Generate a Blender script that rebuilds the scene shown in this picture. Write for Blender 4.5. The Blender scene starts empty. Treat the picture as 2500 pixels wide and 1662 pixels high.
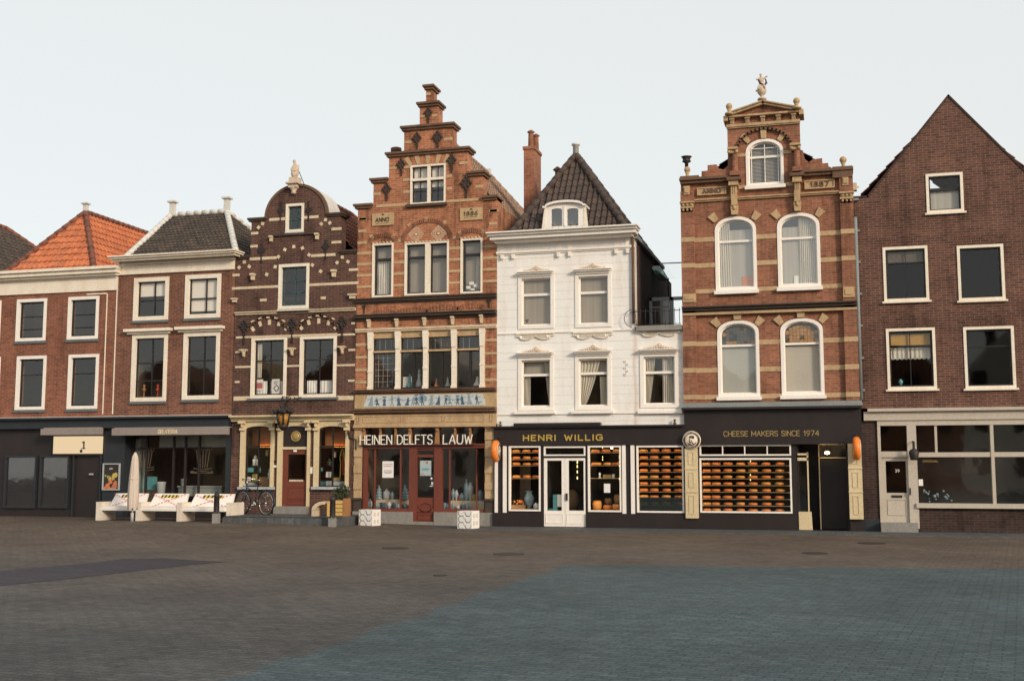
import bpy, bmesh, math, random
from mathutils import Vector, Matrix
random.seed(7)
SC = bpy.context.scene
COL = SC.collection
rad = math.radians
# ------------------------------------------------------------------ camera model (fitted from the vanishing points)
FPX, PW, PH = 2830.0, 2500.0, 1662.0
PITCH, YAW, EYE = rad(6.35), rad(15.6), 1.6
F0 = Vector((-math.sin(YAW), math.cos(YAW), 0)); RT = Vector((math.cos(YAW), math.sin(YAW), 0))
FW = F0*math.cos(PITCH)+Vector((0,0,math.sin(PITCH))); UP = -F0*math.sin(PITCH)+Vector((0,0,math.cos(PITCH)))
def ray(px, py): return FW + RT*((px-PW/2)/FPX) - UP*((py-PH/2)/FPX)
_d = ray(1210, 1285); DIST = EYE/(-_d.z)*_d.y
CAM = Vector((0, -DIST, EYE))
def P(px, py, y=0.0):
    d = ray(px, py); p = CAM + d*((y-CAM.y)/d.y); return p
def PX(px, py, x):
    d = ray(px, py); return CAM + d*((x-CAM.x)/d.x)
def G(px, py, z=0.0):
    d = ray(px, py); return CAM + d*((z-CAM.z)/d.z)
class Crop:
    def __init__(s, ox, oy, k): s.ox, s.oy, s.k = ox, oy, k
    def p(s, x, y): return s.ox+x/s.k, s.oy+y/s.k
C0 = Crop(0,0,1)
C1=Crop(200,480,5.2275); C2=Crop(200,760,5.2275); C3=Crop(200,1000,5.2275)
C4=Crop(550,370,4.237); C5=Crop(550,700,4.9); C6=Crop(550,990,5.057)
D1=Crop(860,190,4.48); D2=Crop(850,500,5.226); D3=Crop(850,760,5.226); D4=Crop(850,1020,5.408)
D5=Crop(1180,310,4.02); D6=Crop(1180,680,4.126); D7=Crop(1180,1020,5.407); D8=Crop(1450,1020,5.406)
E1=Crop(1640,170,4.751); E2=Crop(1640,480,5.019); E3=Crop(1640,730,5.019); E4=Crop(1640,980,4.753)
E5=Crop(1960,980,4.753); E6=Crop(2060,250,4.479); E7=Crop(2060,580,3.733)
def uu(C,x,y,d=0): return P(*C.p(x,y),d).x
def zz(C,x,y,d=0): return P(*C.p(x,y),d).z
def rc(C,x0,x1,yt,yb,d=0):
    xm=(x0+x1)/2; ym=(yt+yb)/2
    return (uu(C,x0,ym,d), uu(C,x1,ym,d), zz(C,xm,yb,d), zz(C,xm,yt,d))
def rp(x0,x1,yt,yb,d=0): return rc(C0,x0,x1,yt,yb,d)
def smooth(t): t=max(0,min(1,t)); return t*t*(3-2*t)
def gz(x,y): return .12*smooth((-x-9)/8.0)*smooth((y+9)/4.0)
# ------------------------------------------------------------------ materials
MATS={}
def newmat(name):
    m=bpy.data.materials.new(name); m.use_nodes=True; m.node_tree.nodes.clear(); return m, m.node_tree
class NT:
    def __init__(s,nt): s.nt=nt
    def n(s,t,**k):
        nd=s.nt.nodes.new(t)
        for a,b in k.items():
            if a.startswith('i_'): nd.inputs[int(a[2:])].default_value=b
            else: setattr(nd,a,b)
        return nd
    def l(s,a,b): s.nt.links.new(a,b)
    def noise(s,vec,scale,detail=4,rough=.55):
        t=s.n('ShaderNodeTexNoise'); t.inputs['Scale'].default_value=scale; t.inputs['Detail'].default_value=detail; t.inputs['Roughness'].default_value=rough
        if vec is not None: s.l(vec,t.inputs['Vector'])
        return t.outputs['Fac']
    def ramp(s,fac,stops):
        r=s.n('ShaderNodeValToRGB'); el=r.color_ramp.elements
        while len(el)<len(stops): el.new(.5)
        for e,(p,c) in zip(el,stops):
            e.position=p; e.color=(c,c,c,1) if not hasattr(c,'__len__') else (*c,1)
        s.l(fac,r.inputs[0]); return r.outputs[0]
    def mix(s,bt,fac,a,b):
        m=s.n('ShaderNodeMix',data_type='RGBA',blend_type=bt)
        for i,v in ((0,fac),(6,a),(7,b)):
            if isinstance(v,bpy.types.NodeSocket): s.l(v,m.inputs[i])
            elif i==0: m.inputs[0].default_value=v
            elif isinstance(v,(int,float)): m.inputs[i].default_value=(v,v,v,1)
            else: m.inputs[i].default_value=(*v[:3],1)
        return m.outputs[2]
    def math(s,op,a,b=0.0):
        m=s.n('ShaderNodeMath',operation=op)
        for i,v in enumerate((a,b)):
            if isinstance(v,bpy.types.NodeSocket): s.l(v,m.inputs[i])
            else: m.inputs[i].default_value=v
        return m.outputs[0]
    def out(s,col,rough=.7,bump=None,bs=.3,bd=.01,metal=0,spec=.4,emis=None,es=0):
        b=s.n('ShaderNodeBsdfPrincipled'); o=s.n('ShaderNodeOutputMaterial')
        if isinstance(col,bpy.types.NodeSocket): s.l(col,b.inputs['Base Color'])
        else: b.inputs['Base Color'].default_value=(*col,1)
        if isinstance(rough,bpy.types.NodeSocket): s.l(rough,b.inputs['Roughness'])
        else: b.inputs['Roughness'].default_value=rough
        b.inputs['Metallic'].default_value=metal; b.inputs['Specular IOR Level'].default_value=spec
        if emis: b.inputs['Emission Color'].default_value=(*emis,1); b.inputs['Emission Strength'].default_value=es
        if bump is not None:
            bp=s.n('ShaderNodeBump'); bp.inputs['Strength'].default_value=bs; bp.inputs['Distance'].default_value=bd
            s.l(bump,bp.inputs['Height']); s.l(bp.outputs[0],b.inputs['Normal'])
        s.l(b.outputs[0],o.inputs[0]); return b
    def wallvec(s):
        g=s.n('ShaderNodeNewGeometry'); sp=s.n('ShaderNodeSeparateXYZ'); s.l(g.outputs['Position'],sp.inputs[0])
        c=s.n('ShaderNodeCombineXYZ'); s.l(s.math('ADD',sp.outputs[0],sp.outputs[1]),c.inputs[0]); s.l(sp.outputs[2],c.inputs[1])
        return c.outputs[0], g.outputs['Position'], sp
def brick(name,c1,c2,mortar,bw=.22,rh=.066,ms=.007,stain=.5,rough=.85,var=.5):
    m,nt=newmat(name); s=NT(nt); v,pos,sp=s.wallvec()
    b=s.n('ShaderNodeTexBrick'); s.l(v,b.inputs['Vector'])
    b.inputs['Color1'].default_value=(*c1,1); b.inputs['Color2'].default_value=(*c2,1); b.inputs['Mortar'].default_value=(*mortar,1)
    b.inputs['Scale'].default_value=1; b.inputs['Mortar Size'].default_value=ms; b.inputs['Mortar Smooth'].default_value=.2
    b.inputs['Brick Width'].default_value=bw; b.inputs['Row Height'].default_value=rh; b.inputs['Bias'].default_value=-.1
    n1=s.ramp(s.noise(pos,.9,6,.65),[(.3,1-var*.5),(.7,1+var*.35)])
    n2=s.ramp(s.noise(pos,9,3,.7),[(.25,.78),(.75,1.18)])
    mp=s.n('ShaderNodeMapping'); mp.inputs['Scale'].default_value=(2.2,2.2,.5); s.l(pos,mp.inputs[0])
    n3=s.ramp(s.noise(mp.outputs[0],1.3,6,.6),[(.52,1.0),(.68,1-stain)])
    c=s.mix('MULTIPLY',1,b.outputs['Color'],n1); c=s.mix('MULTIPLY',1,c,n2); c=s.mix('MULTIPLY',1,c,n3)
    h=s.math('SUBTRACT',s.math('MULTIPLY',s.noise(pos,30,3),.5),b.outputs['Fac'])
    s.out(c,rough,h,.5,.012,spec=.2); MATS[name]=m; return m
def plain(name,col,rough=.6,dirt=.2,ns=3,fine=25,metal=0,spec=.4,bump=.15,streak=True,tint=(.55,.47,.38),emis=None,es=0,bd=.004):
    m,nt=newmat(name); s=NT(nt); v,pos,sp=s.wallvec()
    mp=s.n('ShaderNodeMapping'); mp.inputs['Scale'].default_value=(1,1,.3 if streak else 1); s.l(pos,mp.inputs[0])
    f=s.ramp(s.noise(mp.outputs[0],ns,6,.65),[(.45,0.0),(.75,dirt)])
    dc=tuple(col[i]*tint[i] for i in range(3))
    c=s.mix('MIX',f,col,dc)
    c=s.mix('MULTIPLY',1,c,s.ramp(s.noise(pos,fine,3,.6),[(.3,1-dirt*.45),(.7,1+dirt*.2)]))
    s.out(c,rough,s.noise(pos,fine*1.5,3),bump,bd,metal,spec,emis,es); MATS[name]=m; return m
def glassmat(name,ior=1.75,tint=(.8,.82,.8),wav=.35,k=1.0):
    m,nt=newmat(name); s=NT(nt); g=s.n('ShaderNodeNewGeometry')
    bp=s.n('ShaderNodeBump'); bp.inputs['Strength'].default_value=wav; bp.inputs['Distance'].default_value=.004
    s.l(s.noise(g.outputs['Position'],2.2,2,.4),bp.inputs['Height'])
    lw=s.n('ShaderNodeLayerWeight'); lw.inputs[0].default_value=.5; r0=((ior-1)/(ior+1))**2*1.6
    fr=s.math('ADD',r0,s.math('MULTIPLY',s.math('POWER',lw.outputs['Facing'],5.0),1-r0)); fr=s.math('MULTIPLY',fr,k)
    t=s.n('ShaderNodeBsdfTransparent'); t.inputs[0].default_value=(*tint,1)
    gl=s.n('ShaderNodeBsdfGlossy'); gl.inputs['Roughness'].default_value=.03; gl.inputs[0].default_value=(.95,.95,.95,1); s.l(bp.outputs[0],gl.inputs['Normal'])
    mx=s.n('ShaderNodeMixShader'); s.l(fr,mx.inputs[0]); s.l(t.outputs[0],mx.inputs[1]); s.l(gl.outputs[0],mx.inputs[2])
    o=s.n('ShaderNodeOutputMaterial'); s.l(mx.outputs[0],o.inputs[0]); MATS[name]=m; return m
def tilemat(name,c1,c2,moss):
    m,nt=newmat(name); s=NT(nt); v,pos,sp=s.wallvec()
    vo=s.n('ShaderNodeTexVoronoi'); vo.inputs['Scale'].default_value=4.5; s.l(pos,vo.inputs['Vector'])
    c=s.mix('MIX',s.ramp(vo.outputs['Color'],[(.2,0.),(.8,1.)]),c1,c2)
    c=s.mix('MIX',s.ramp(s.noise(pos,1.6,6,.7),[(.5,0.),(.7,.6)]),c,moss)
    c=s.mix('MULTIPLY',1,c,s.ramp(s.noise(pos,22,3,.6),[(.3,.7),(.7,1.2)]))
    s.out(c,.8,s.noise(pos,40,3),.3,.006,spec=.3); MATS[name]=m; return m
def sheer(name,col,tr=.35):
    m,nt=newmat(name); s=NT(nt); g=s.n('ShaderNodeNewGeometry')
    mp=s.n('ShaderNodeMapping'); mp.inputs['Scale'].default_value=(14,14,.3); s.l(g.outputs['Position'],mp.inputs[0])
    c=s.mix('MULTIPLY',1,col,s.ramp(s.noise(mp.outputs[0],1,3),[(.3,.82),(.7,1.05)]))
    d=s.n('ShaderNodeBsdfDiffuse'); s.l(c,d.inputs[0]); tl=s.n('ShaderNodeBsdfTranslucent'); s.l(c,tl.inputs[0])
    mx=s.n('ShaderNodeMixShader'); mx.inputs[0].default_value=tr; s.l(d.outputs[0],mx.inputs[1]); s.l(tl.outputs[0],mx.inputs[2])
    o=s.n('ShaderNodeOutputMaterial'); s.l(mx.outputs[0],o.inputs[0]); MATS[name]=m; return m
def emit(name,col,st):
    m,nt=newmat(name); s=NT(nt); e=s.n('ShaderNodeEmission'); e.inputs[0].default_value=(*col,1); e.inputs[1].default_value=st
    o=s.n('ShaderNodeOutputMaterial'); s.l(e.outputs[0],o.inputs[0]); MATS[name]=m; return m

brick('brick_red',(.21,.083,.053),(.13,.053,.038),(.28,.19,.14),stain=.35)
brick('brick_left',(.27,.096,.056),(.17,.063,.04),(.29,.19,.14),stain=.3)
brick('brick_dark',(.115,.052,.040),(.068,.036,.030),(.17,.125,.1),stain=.45)
brick('brick_orange',(.42,.152,.075),(.27,.098,.054),(.44,.29,.19),stain=.65,var=.55)
brick('brick_rust',(.31,.122,.070),(.205,.086,.053),(.34,.23,.16),ms=.005,stain=.4,var=.6)
brick('brick_brown',(.145,.064,.045),(.08,.039,.031),(.22,.155,.12),stain=.4,var=.6)
brick('brick_shade',(.06,.035,.03),(.035,.024,.022),(.08,.06,.05),stain=.4)  # near-black brick, mostly for side walls
plain('stone_cream',(.66,.54,.38),.8,.55,4,30,tint=(.6,.5,.4))
plain('stone_ochre',(.50,.35,.19),.8,.6,4,30,tint=(.45,.4,.38))
plain('stone_band',(.50,.35,.20),.8,.6,3,30,tint=(.5,.42,.36))
plain('stone_pale',(.60,.48,.37),.8,.6,5,30,tint=(.5,.42,.36))
plain('stone_grey',(.26,.25,.23),.8,.5,4,30)
plain('stone_brown',(.16,.09,.055),.85,.7,3,25,tint=(.35,.33,.3))
plain('seal_brown',(.075,.045,.03),.7,.2,8,40)
plain('stone_black',(.055,.04,.032),.85,.6,4,30,tint=(2.0,1.7,1.3))
plain('bluestone',(.12,.13,.135),.7,.4,5,30)
plain('paint_cream',(.82,.74,.62),.5,.35,3,25,tint=(.72,.55,.38))
plain('paint_greige',(.50,.44,.37),.5,.3,3,25,tint=(.7,.65,.55))
plain('paint_white',(.84,.79,.73),.5,.2,3,25,tint=(.75,.62,.48))
plain('paint_ivory',(.66,.54,.34),.5,.35,3,25,tint=(.65,.55,.42))
plain('paint_black',(.024,.018,.018),.42,.4,2,20,tint=(1.8,1.7,1.7),spec=.35)
plain('paint_navy',(.022,.026,.032),.45,.4,2,20,tint=(1.6,1.6,1.6),spec=.4)
plain('paint_sash',(.02,.016,.015),.4,.3,2,20,tint=(1.5,1.5,1.5))
plain('paint_red',(.17,.045,.028),.5,.4,3,25,tint=(.45,.5,.6))
plain('paint_teal',(.035,.075,.085),.5,.3,3,25)
plain('iron',(.022,.018,.017),.55,.4,6,40,tint=(1.8,1.4,1.1))
plain('anchor_rust',(.05,.032,.024),.8,.5,6,40)
plain('zinc',(.42,.44,.45),.55,.45,3,20,tint=(.55,.6,.62))
plain('pipe_grey',(.23,.25,.25),.6,.35,3,20)
plain('lead_white',(.62,.60,.56),.6,.4,3,20,tint=(.6,.58,.52))
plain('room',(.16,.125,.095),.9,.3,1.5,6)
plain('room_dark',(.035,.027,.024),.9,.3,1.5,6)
plain('shelf',(.34,.22,.10),.6,.3,4,20)
plain('awning_cloth',(.27,.23,.21),.9,.3,3,30,tint=(.6,.6,.6))
plain('board_white',(.78,.76,.72),.6,.08,3,20)
plain('letter_gold',(.62,.42,.10),.35,.2,6,30,metal=.3)
plain('letter_gold_dim',(.42,.30,.12),.4,.2,6,30,metal=.2)
plain('letter_white',(.82,.77,.68),.5,.05,6,30)
plain('letter_black',(.02,.018,.018),.6,.1,6,30)
plain('letter_red',(.5,.06,.04),.6,.1,6,30)
plain('orange_resin',(.82,.22,.03),.4,.25,5,30,tint=(.7,.5,.4))
plain('cheese_rind',(.70,.21,.045),.45,.45,9,40,streak=False,tint=(.75,.5,.35))
plain('cheese_gold',(.70,.29,.06),.45,.4,9,40,streak=False,tint=(.75,.5,.35))
plain('plank_yellow',(.62,.40,.13),.6,.4,3,20,tint=(.6,.55,.45))
plain('concrete_white',(.72,.64,.55),.75,.4,4,25,tint=(.7,.58,.45))
plain('cushion_white',(.78,.74,.69),.7,.15,4,25)
plain('tape_red',(.7,.12,.07),.5,.1,4,25)
plain('tape_yellow',(.62,.5,.06),.5,.1,4,25)
plain('cloth_beige',(.58,.49,.42),.9,.3,5,40,tint=(.65,.62,.6))
plain('rubber',(.02,.019,.018),.8,.2,8,40)
plain('chrome',(.6,.6,.6),.25,.1,8,40,metal=1)
plain('leaf',(.045,.06,.025),.7,.4,8,40)
plain('delft_blue',(.07,.12,.18),.35,.4,14,40)
plain('delft_pale',(.55,.57,.56),.3,.3,8,40,tint=(.4,.5,.7))
plain('delft_mix',(.26,.35,.38),.3,.6,12,40,tint=(.3,.5,.8))
plain('poster_teal',(.12,.36,.38),.5,.5,6,30,tint=(.4,.7,.8))
plain('poster_pale',(.42,.48,.5),.5,.6,10,40,tint=(.4,.6,.7))
plain('fruit_yellow',(.55,.42,.10),.5,.3,9,30); plain('fruit_orange',(.6,.2,.06),.5,.3,9,30)
plain('fruit_green',(.22,.3,.08),.5,.3,9,30); plain('fruit_pink',(.5,.14,.15),.5,.3,9,30)
plain('copper',(.35,.17,.07),.5,.3,9,30)
plain('amber_glass',(.5,.24,.05),.4,.8,14,40,streak=False,tint=(.15,.2,.2))
plain('smoke_glass',(.12,.09,.06),.4,.8,12,40,streak=False,tint=(.3,.4,.5))
plain('counter',(.3,.33,.30),.4,.2,6,30)
plain('blind_white',(.80,.73,.64),.8,.08,2,20)
plain('blind_amber',(.42,.24,.06),.8,.2,2,20)
plain('red_cloth',(.35,.03,.02),.8,.3,6,30)
plain('straw',(.35,.2,.08),.9,.6,20,60)
glassmat('glass',1.6,(.95,.95,.94)); glassmat('glass_clear',1.4,(.96,.97,.97),.1); glassmat('glass_sky',2.0,(.95,.95,.93),.3)
glassmat('glass_teal',1.25,(.30,.50,.47),.1,.3)
plain('blind_grey',(.42,.42,.385),.8,.15,2,20)
plain('blind_beige',(.52,.48,.42),.8,.15,2,20)
tilemat('tile_orange',(.52,.17,.075),(.40,.125,.058),(.30,.12,.07))
tilemat('tile_dark',(.05,.043,.038),(.095,.07,.055),(.045,.045,.038))
tilemat('tile_brown',(.085,.06,.05),(.055,.044,.042),(.1,.062,.042))
tilemat('tile_rust',(.23,.085,.05),(.15,.06,.045),(.09,.06,.05))
tilemat('tile_tan',(.34,.22,.15),(.24,.16,.12),(.15,.12,.10))
sheer('curtain',(.85,.79,.68),.3); sheer('net_curtain',(.36,.31,.25),.1); sheer('net_pale',(.46,.43,.38),.1)  # dark beige sheer is for panels standing in for reflected sky
glassmat('glass_haze',1.9,(.42,.60,.60),.1)
emit('bulb_dim',(1,.8,.3),3)
emit('lamp_glow',(1,.42,.1),6); emit('bulb',(1,.72,.35),22); emit('sign_lit',(.95,.72,.44),.75); emit('strip',(1,.76,.5),8.5); emit('strip_orange',(1,.38,.08),16); emit('window_glow',(1,.33,.06),1.2)
# grooved white stucco
def stucco():
    m,nt=newmat('stucco_white'); s=NT(nt); v,pos,sp=s.wallvec()
    fr=s.math('FRACT',s.math('DIVIDE',s.math('ADD',sp.outputs[2],.03),.247)); ln=s.math('LESS_THAN',fr,.055)
    mp=s.n('ShaderNodeMapping'); mp.inputs['Scale'].default_value=(1.5,1.5,.25); s.l(pos,mp.inputs[0])
    f=s.ramp(s.noise(mp.outputs[0],2.0,7,.65),[(.48,0.),(.8,.5)])
    c=s.mix('MIX',f,(.80,.785,.76),(.62,.50,.38))
    c=s.mix('MULTIPLY',1,c,s.ramp(s.noise(pos,20,3),[(.3,.93),(.7,1.04)]))
    x0=P(1550,850).x; nx=s.math('MULTIPLY',s.math('SUBTRACT',s.noise(mp.outputs[0],5.,4),.5),.22)
    dd=s.math('ABSOLUTE',s.math('ADD',s.math('SUBTRACT',sp.outputs[0],x0),nx)); c=s.mix('MIX',s.ramp(dd,[(0.,.42),(.075,0.)]),c,(.42,.24,.12))
    c=s.mix('MIX',s.math('MULTIPLY',ln,.32),c,(.4,.31,.24))
    s.out(c,.7,s.math('SUBTRACT',s.math('MULTIPLY',s.noise(pos,30,3),.1),ln),.5,.01,spec=.3); MATS['stucco_white']=m
stucco()
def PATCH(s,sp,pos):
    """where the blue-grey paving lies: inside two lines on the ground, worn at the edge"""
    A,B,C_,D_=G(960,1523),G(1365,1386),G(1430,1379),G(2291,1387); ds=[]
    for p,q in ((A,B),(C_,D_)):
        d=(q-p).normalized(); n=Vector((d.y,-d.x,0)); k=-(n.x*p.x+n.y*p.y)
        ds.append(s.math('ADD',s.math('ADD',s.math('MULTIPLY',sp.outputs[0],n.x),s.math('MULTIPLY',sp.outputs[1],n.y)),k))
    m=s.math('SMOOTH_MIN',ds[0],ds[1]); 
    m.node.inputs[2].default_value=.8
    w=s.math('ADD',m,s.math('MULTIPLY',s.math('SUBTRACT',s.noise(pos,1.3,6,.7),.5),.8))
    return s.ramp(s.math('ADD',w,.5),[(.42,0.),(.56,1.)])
def groundmat():
    m,nt=newmat('setts'); s=NT(nt); g=s.n('ShaderNodeNewGeometry'); pos=g.outputs['Position']
    mp=s.n('ShaderNodeMapping'); mp.inputs['Rotation'].default_value=(0,0,rad(8)); s.l(pos,mp.inputs[0])
    b=s.n('ShaderNodeTexBrick'); s.l(mp.outputs[0],b.inputs['Vector'])
    for k,v in (('Color1',(.130,.098,.074,1)),('Color2',(.092,.070,.055,1)),('Mortar',(.060,.047,.038,1))): b.inputs[k].default_value=v
    b.inputs['Scale'].default_value=1; b.inputs['Brick Width'].default_value=.21; b.inputs['Row Height'].default_value=.10; b.inputs['Mortar Size'].default_value=.008
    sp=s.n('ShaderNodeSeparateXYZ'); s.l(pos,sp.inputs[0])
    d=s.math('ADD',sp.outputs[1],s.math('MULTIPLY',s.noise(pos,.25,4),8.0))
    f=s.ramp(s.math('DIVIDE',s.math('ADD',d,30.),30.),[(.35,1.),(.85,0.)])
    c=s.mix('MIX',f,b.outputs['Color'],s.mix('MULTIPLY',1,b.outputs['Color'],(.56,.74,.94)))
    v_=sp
    mk=PATCH(s,sp,pos); c=s.mix('MIX',s.math('MULTIPLY',mk,.92),c,s.mix('MULTIPLY',1,b.outputs['Color'],(.50,1.0,1.42)))  # teal tint mixed into the setts inside the mask
    c=s.mix('MULTIPLY',1,c,s.ramp(s.noise(pos,.35,7,.6),[(.3,.72),(.7,1.2)]))
    c=s.mix('MULTIPLY',1,c,s.ramp(s.noise(pos,6,4,.7),[(.3,.7),(.7,1.3)]))
    c=s.mix('MULTIPLY',1,c,s.ramp(s.noise(pos,38,2,.7),[(.3,.55),(.7,1.45)]))
    h=s.math('SUBTRACT',s.math('MULTIPLY',s.noise(pos,14,4),.8),b.outputs['Fac'])
    s.out(c,s.ramp(s.noise(pos,1.1,4),[(.3,.62),(.7,.9)]),h,.6,.012,spec=.3); MATS['setts']=m
def patchmat(name,c1,c2,mo):
    m,nt=newmat(name); s=NT(nt); g=s.n('ShaderNodeNewGeometry'); pos=g.outputs['Position']
    b=s.n('ShaderNodeTexBrick'); s.l(pos,b.inputs['Vector'])
    for k,v in (('Color1',c1),('Color2',c2),('Mortar',mo)): b.inputs[k].default_value=(*v,1)
    b.inputs['Scale'].default_value=1; b.inputs['Brick Width'].default_value=.21; b.inputs['Row Height'].default_value=.10; b.inputs['Mortar Size'].default_value=.006
    c=s.mix('MULTIPLY',1,b.outputs['Color'],s.ramp(s.noise(pos,.3,6,.6),[(.3,.78),(.7,1.2)]))
    c=s.mix('MULTIPLY',1,c,s.ramp(s.noise(pos,8,4,.7),[(.3,.8),(.7,1.2)]))
    c=s.mix('MULTIPLY',1,c,s.ramp(s.noise(pos,38,2,.7),[(.3,.6),(.7,1.4)]))
    h=s.math('SUBTRACT',s.math('MULTIPLY',s.noise(pos,14,4),.8),b.outputs['Fac'])
    s.out(c,.75,h,.5,.01,spec=.3); MATS[name]=m
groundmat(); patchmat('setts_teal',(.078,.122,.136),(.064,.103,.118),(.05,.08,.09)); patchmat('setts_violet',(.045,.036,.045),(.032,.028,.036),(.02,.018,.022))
patchmat('slabs',(.10,.105,.105),(.07,.075,.078),(.04,.04,.04))
# ------------------------------------------------------------------ mesh builder and scene tree
class MB:
    def __init__(s): s.v=[]; s.f=[]; s.sm=[]; s.g=[]; s.gi=0; s.auto=True
    def grp(s): s.auto=False; s.gi+=1; return s
    def add(s,vs,fs,smooth=False):
        k=len(s.v); s.v+= [tuple(v) for v in vs]; s.f+=[tuple(i+k for i in f) for f in fs]; s.sm+=[smooth]*len(fs)
        if s.auto: s.gi+=1
        s.g+=[(s.gi,k,len(s.v))]; return s
    def box(s,x0,x1,y0,y1,z0,z1):
        if x1<x0:x0,x1=x1,x0
        if y1<y0:y0,y1=y1,y0
        if z1<z0:z0,z1=z1,z0
        return s.add([(x,y,z) for z in(z0,z1) for y in(y0,y1) for x in(x0,x1)],[(0,2,3,1),(4,5,7,6),(0,1,5,4),(2,6,7,3),(0,4,6,2),(1,3,7,5)])
    def rbox(s,r,y0,y1): return s.box(r[0],r[1],y0,y1,r[2],r[3])
    def obox(s,c,h,rz=0,rx=0,ry=0):
        M=Matrix.Rotation(rz,3,'Z')@Matrix.Rotation(ry,3,'Y')@Matrix.Rotation(rx,3,'X')
        return s.add([Vector(c)+M@Vector((x*h[0],y*h[1],z*h[2])) for z in(-1,1) for y in(-1,1) for x in(-1,1)],[(0,2,3,1),(4,5,7,6),(0,1,5,4),(2,6,7,3),(0,4,6,2),(1,3,7,5)])
    def prism(s,poly,y0,y1,smooth=False):
        n=len(poly); a=sum(poly[i][0]*poly[(i+1)%n][1]-poly[(i+1)%n][0]*poly[i][1] for i in range(n))
        if a<0: poly=poly[::-1]
        vs=[(x,y0,z) for x,z in poly]+[(x,y1,z) for x,z in poly]
        fs=[tuple(range(n)),tuple(range(2*n-1,n-1,-1))]+[(i,i+n,(i+1)%n+n,(i+1)%n) for i in range(n)]
        return s.add(vs,fs,smooth)
    def ring(s,A,B,y0,y1):
        n=len(A); vs=[(x,y0,z) for x,z in A]+[(x,y0,z) for x,z in B]+[(x,y1,z) for x,z in A]+[(x,y1,z) for x,z in B]; fs=[]
        for i in range(n):
            j=(i+1)%n
            if abs(A[i][0]-A[j][0])+abs(A[i][1]-A[j][1])<1e-7: continue
            fs+=[(i,j,n+j,n+i),(2*n+j,2*n+i,3*n+i,3*n+j),(j,i,2*n+i,2*n+j),(n+i,n+j,3*n+j,3*n+i)]
        return s.add(vs,fs)
    def seg(s,a,b,w,y0,y1):
        a=Vector(a);b=Vector(b);d=(b-a); L=d.length
        if L<1e-6: return s
        d/=L; n=Vector((-d.y,d.x))*w/2; e=d*w*.35
        return s.prism([tuple(a-e-n),tuple(b+e-n),tuple(b+e+n),tuple(a-e+n)],y0,y1)
    def lathe(s,c,prof,n=16,axis='z'):
        vs=[];fs=[]
        for r,h in prof:
            for i in range(n):
                a=2*math.pi*i/n; x,y=r*math.cos(a),r*math.sin(a)
                p={'z':(x,y,h),'y':(x,h,y),'x':(h,x,y)}[axis]
                vs.append((c[0]+p[0],c[1]+p[1],c[2]+p[2]))
        for k in range(len(prof)-1):
            for i in range(n):
                j=(i+1)%n; fs.append((k*n+i,k*n+j,(k+1)*n+j,(k+1)*n+i))
        fs.append(tuple(range(n))[::-1]); fs.append(tuple(range((len(prof)-1)*n,len(prof)*n)))
        return s.add(vs,fs,True)
    def ball(s,c,r,n=14,sc=(1,1,1)):
        m=8; prof=[(max(1e-4,r*math.sin(math.pi*k/m)),-r*math.cos(math.pi*k/m)) for k in range(m+1)]
        k0=len(s.v); s.lathe((0,0,0),prof,n)
        for i in range(k0,len(s.v)):
            v=s.v[i]; s.v[i]=(c[0]+v[0]*sc[0],c[1]+v[1]*sc[1],c[2]+v[2]*sc[2])
        return s
    def tube(s,path,r,n=8,rs=None):
        path=[Vector(p) for p in path]; vs=[];fs=[]; m=len(path)
        for k,p in enumerate(path):
            t=(path[min(k+1,m-1)]-path[max(k-1,0)]).normalized(); a=Vector((0,0,1)) if abs(t.z)<.9 else Vector((1,0,0))
            u=t.cross(a).normalized(); w=t.cross(u); rr=rs[k] if rs else r
            for i in range(n):
                q=2*math.pi*i/n; vs.append(p+u*rr*math.cos(q)+w*rr*math.sin(q))
        for k in range(m-1):
            for i in range(n):
                j=(i+1)%n; fs.append((k*n+i,k*n+j,(k+1)*n+j,(k+1)*n+i))
        fs.append(tuple(range(n))[::-1]); fs.append(tuple(range((m-1)*n,m*n)))
        return s.add(vs,fs,True)
    def quad(s,*p): return s.add(p,[tuple(range(len(p)))])
W={}
def link(name,me,origin,parent):
    o=bpy.data.objects.new(name,me); COL.objects.link(o); W[o.name]=Vector(origin)
    if parent is not None: o.parent=parent; o.location=Vector(origin)-W[parent.name]
    else: o.location=Vector(origin)
    return o
def part(name,mb,mat,parent,label=None):
    if not mb.v: return None
    xs=[v[0] for v in mb.v]; ys=[v[1] for v in mb.v]; zs=[v[2] for v in mb.v]
    O=Vector(((min(xs)+max(xs))/2,(min(ys)+max(ys))/2,min(zs)))
    me=bpy.data.meshes.new(name); me.from_pydata([tuple(Vector(v)-O) for v in mb.v],[],mb.f)
    me.polygons.foreach_set('use_smooth',mb.sm); me.materials.append(MATS[mat]); me.update()
    o=link(name,me,O,parent)
    if label: o['label']=label
    return o
def multi(name,mb,mat,parent,label=None):
    """one part per group of shapes"""
    gs={}
    for gi,a,b in mb.g: gs.setdefault(gi,[]).append((a,b))
    own={}
    for gi,l in gs.items():
        for a,b in l:
            for i in range(a,b): own[i]=gi
    fg={}
    for f,smt in zip(mb.f,mb.sm): fg.setdefault(own[f[0]],[]).append((f,smt))
    for gi in gs:
        m=MB(); mp={}
        for a,b in gs[gi]:
            for i in range(a,b): mp[i]=len(m.v); m.v.append(mb.v[i])
        for f,smt in fg.get(gi,[]): m.f.append(tuple(mp[i] for i in f)); m.sm.append(smt)
        part(name,m,mat,parent,label)
def thing(name,label,cat,loc,group=None):
    o=link(name,None,loc,None); o.empty_display_size=.2
    o['label']=label; o['category']=cat
    if group:o['group']=group
    return o
def solo(name,mb,mat,label,cat,group=None):
    o=part(name,mb,mat,None,label); o['category']=cat
    if group:o['group']=group
    return o
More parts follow.
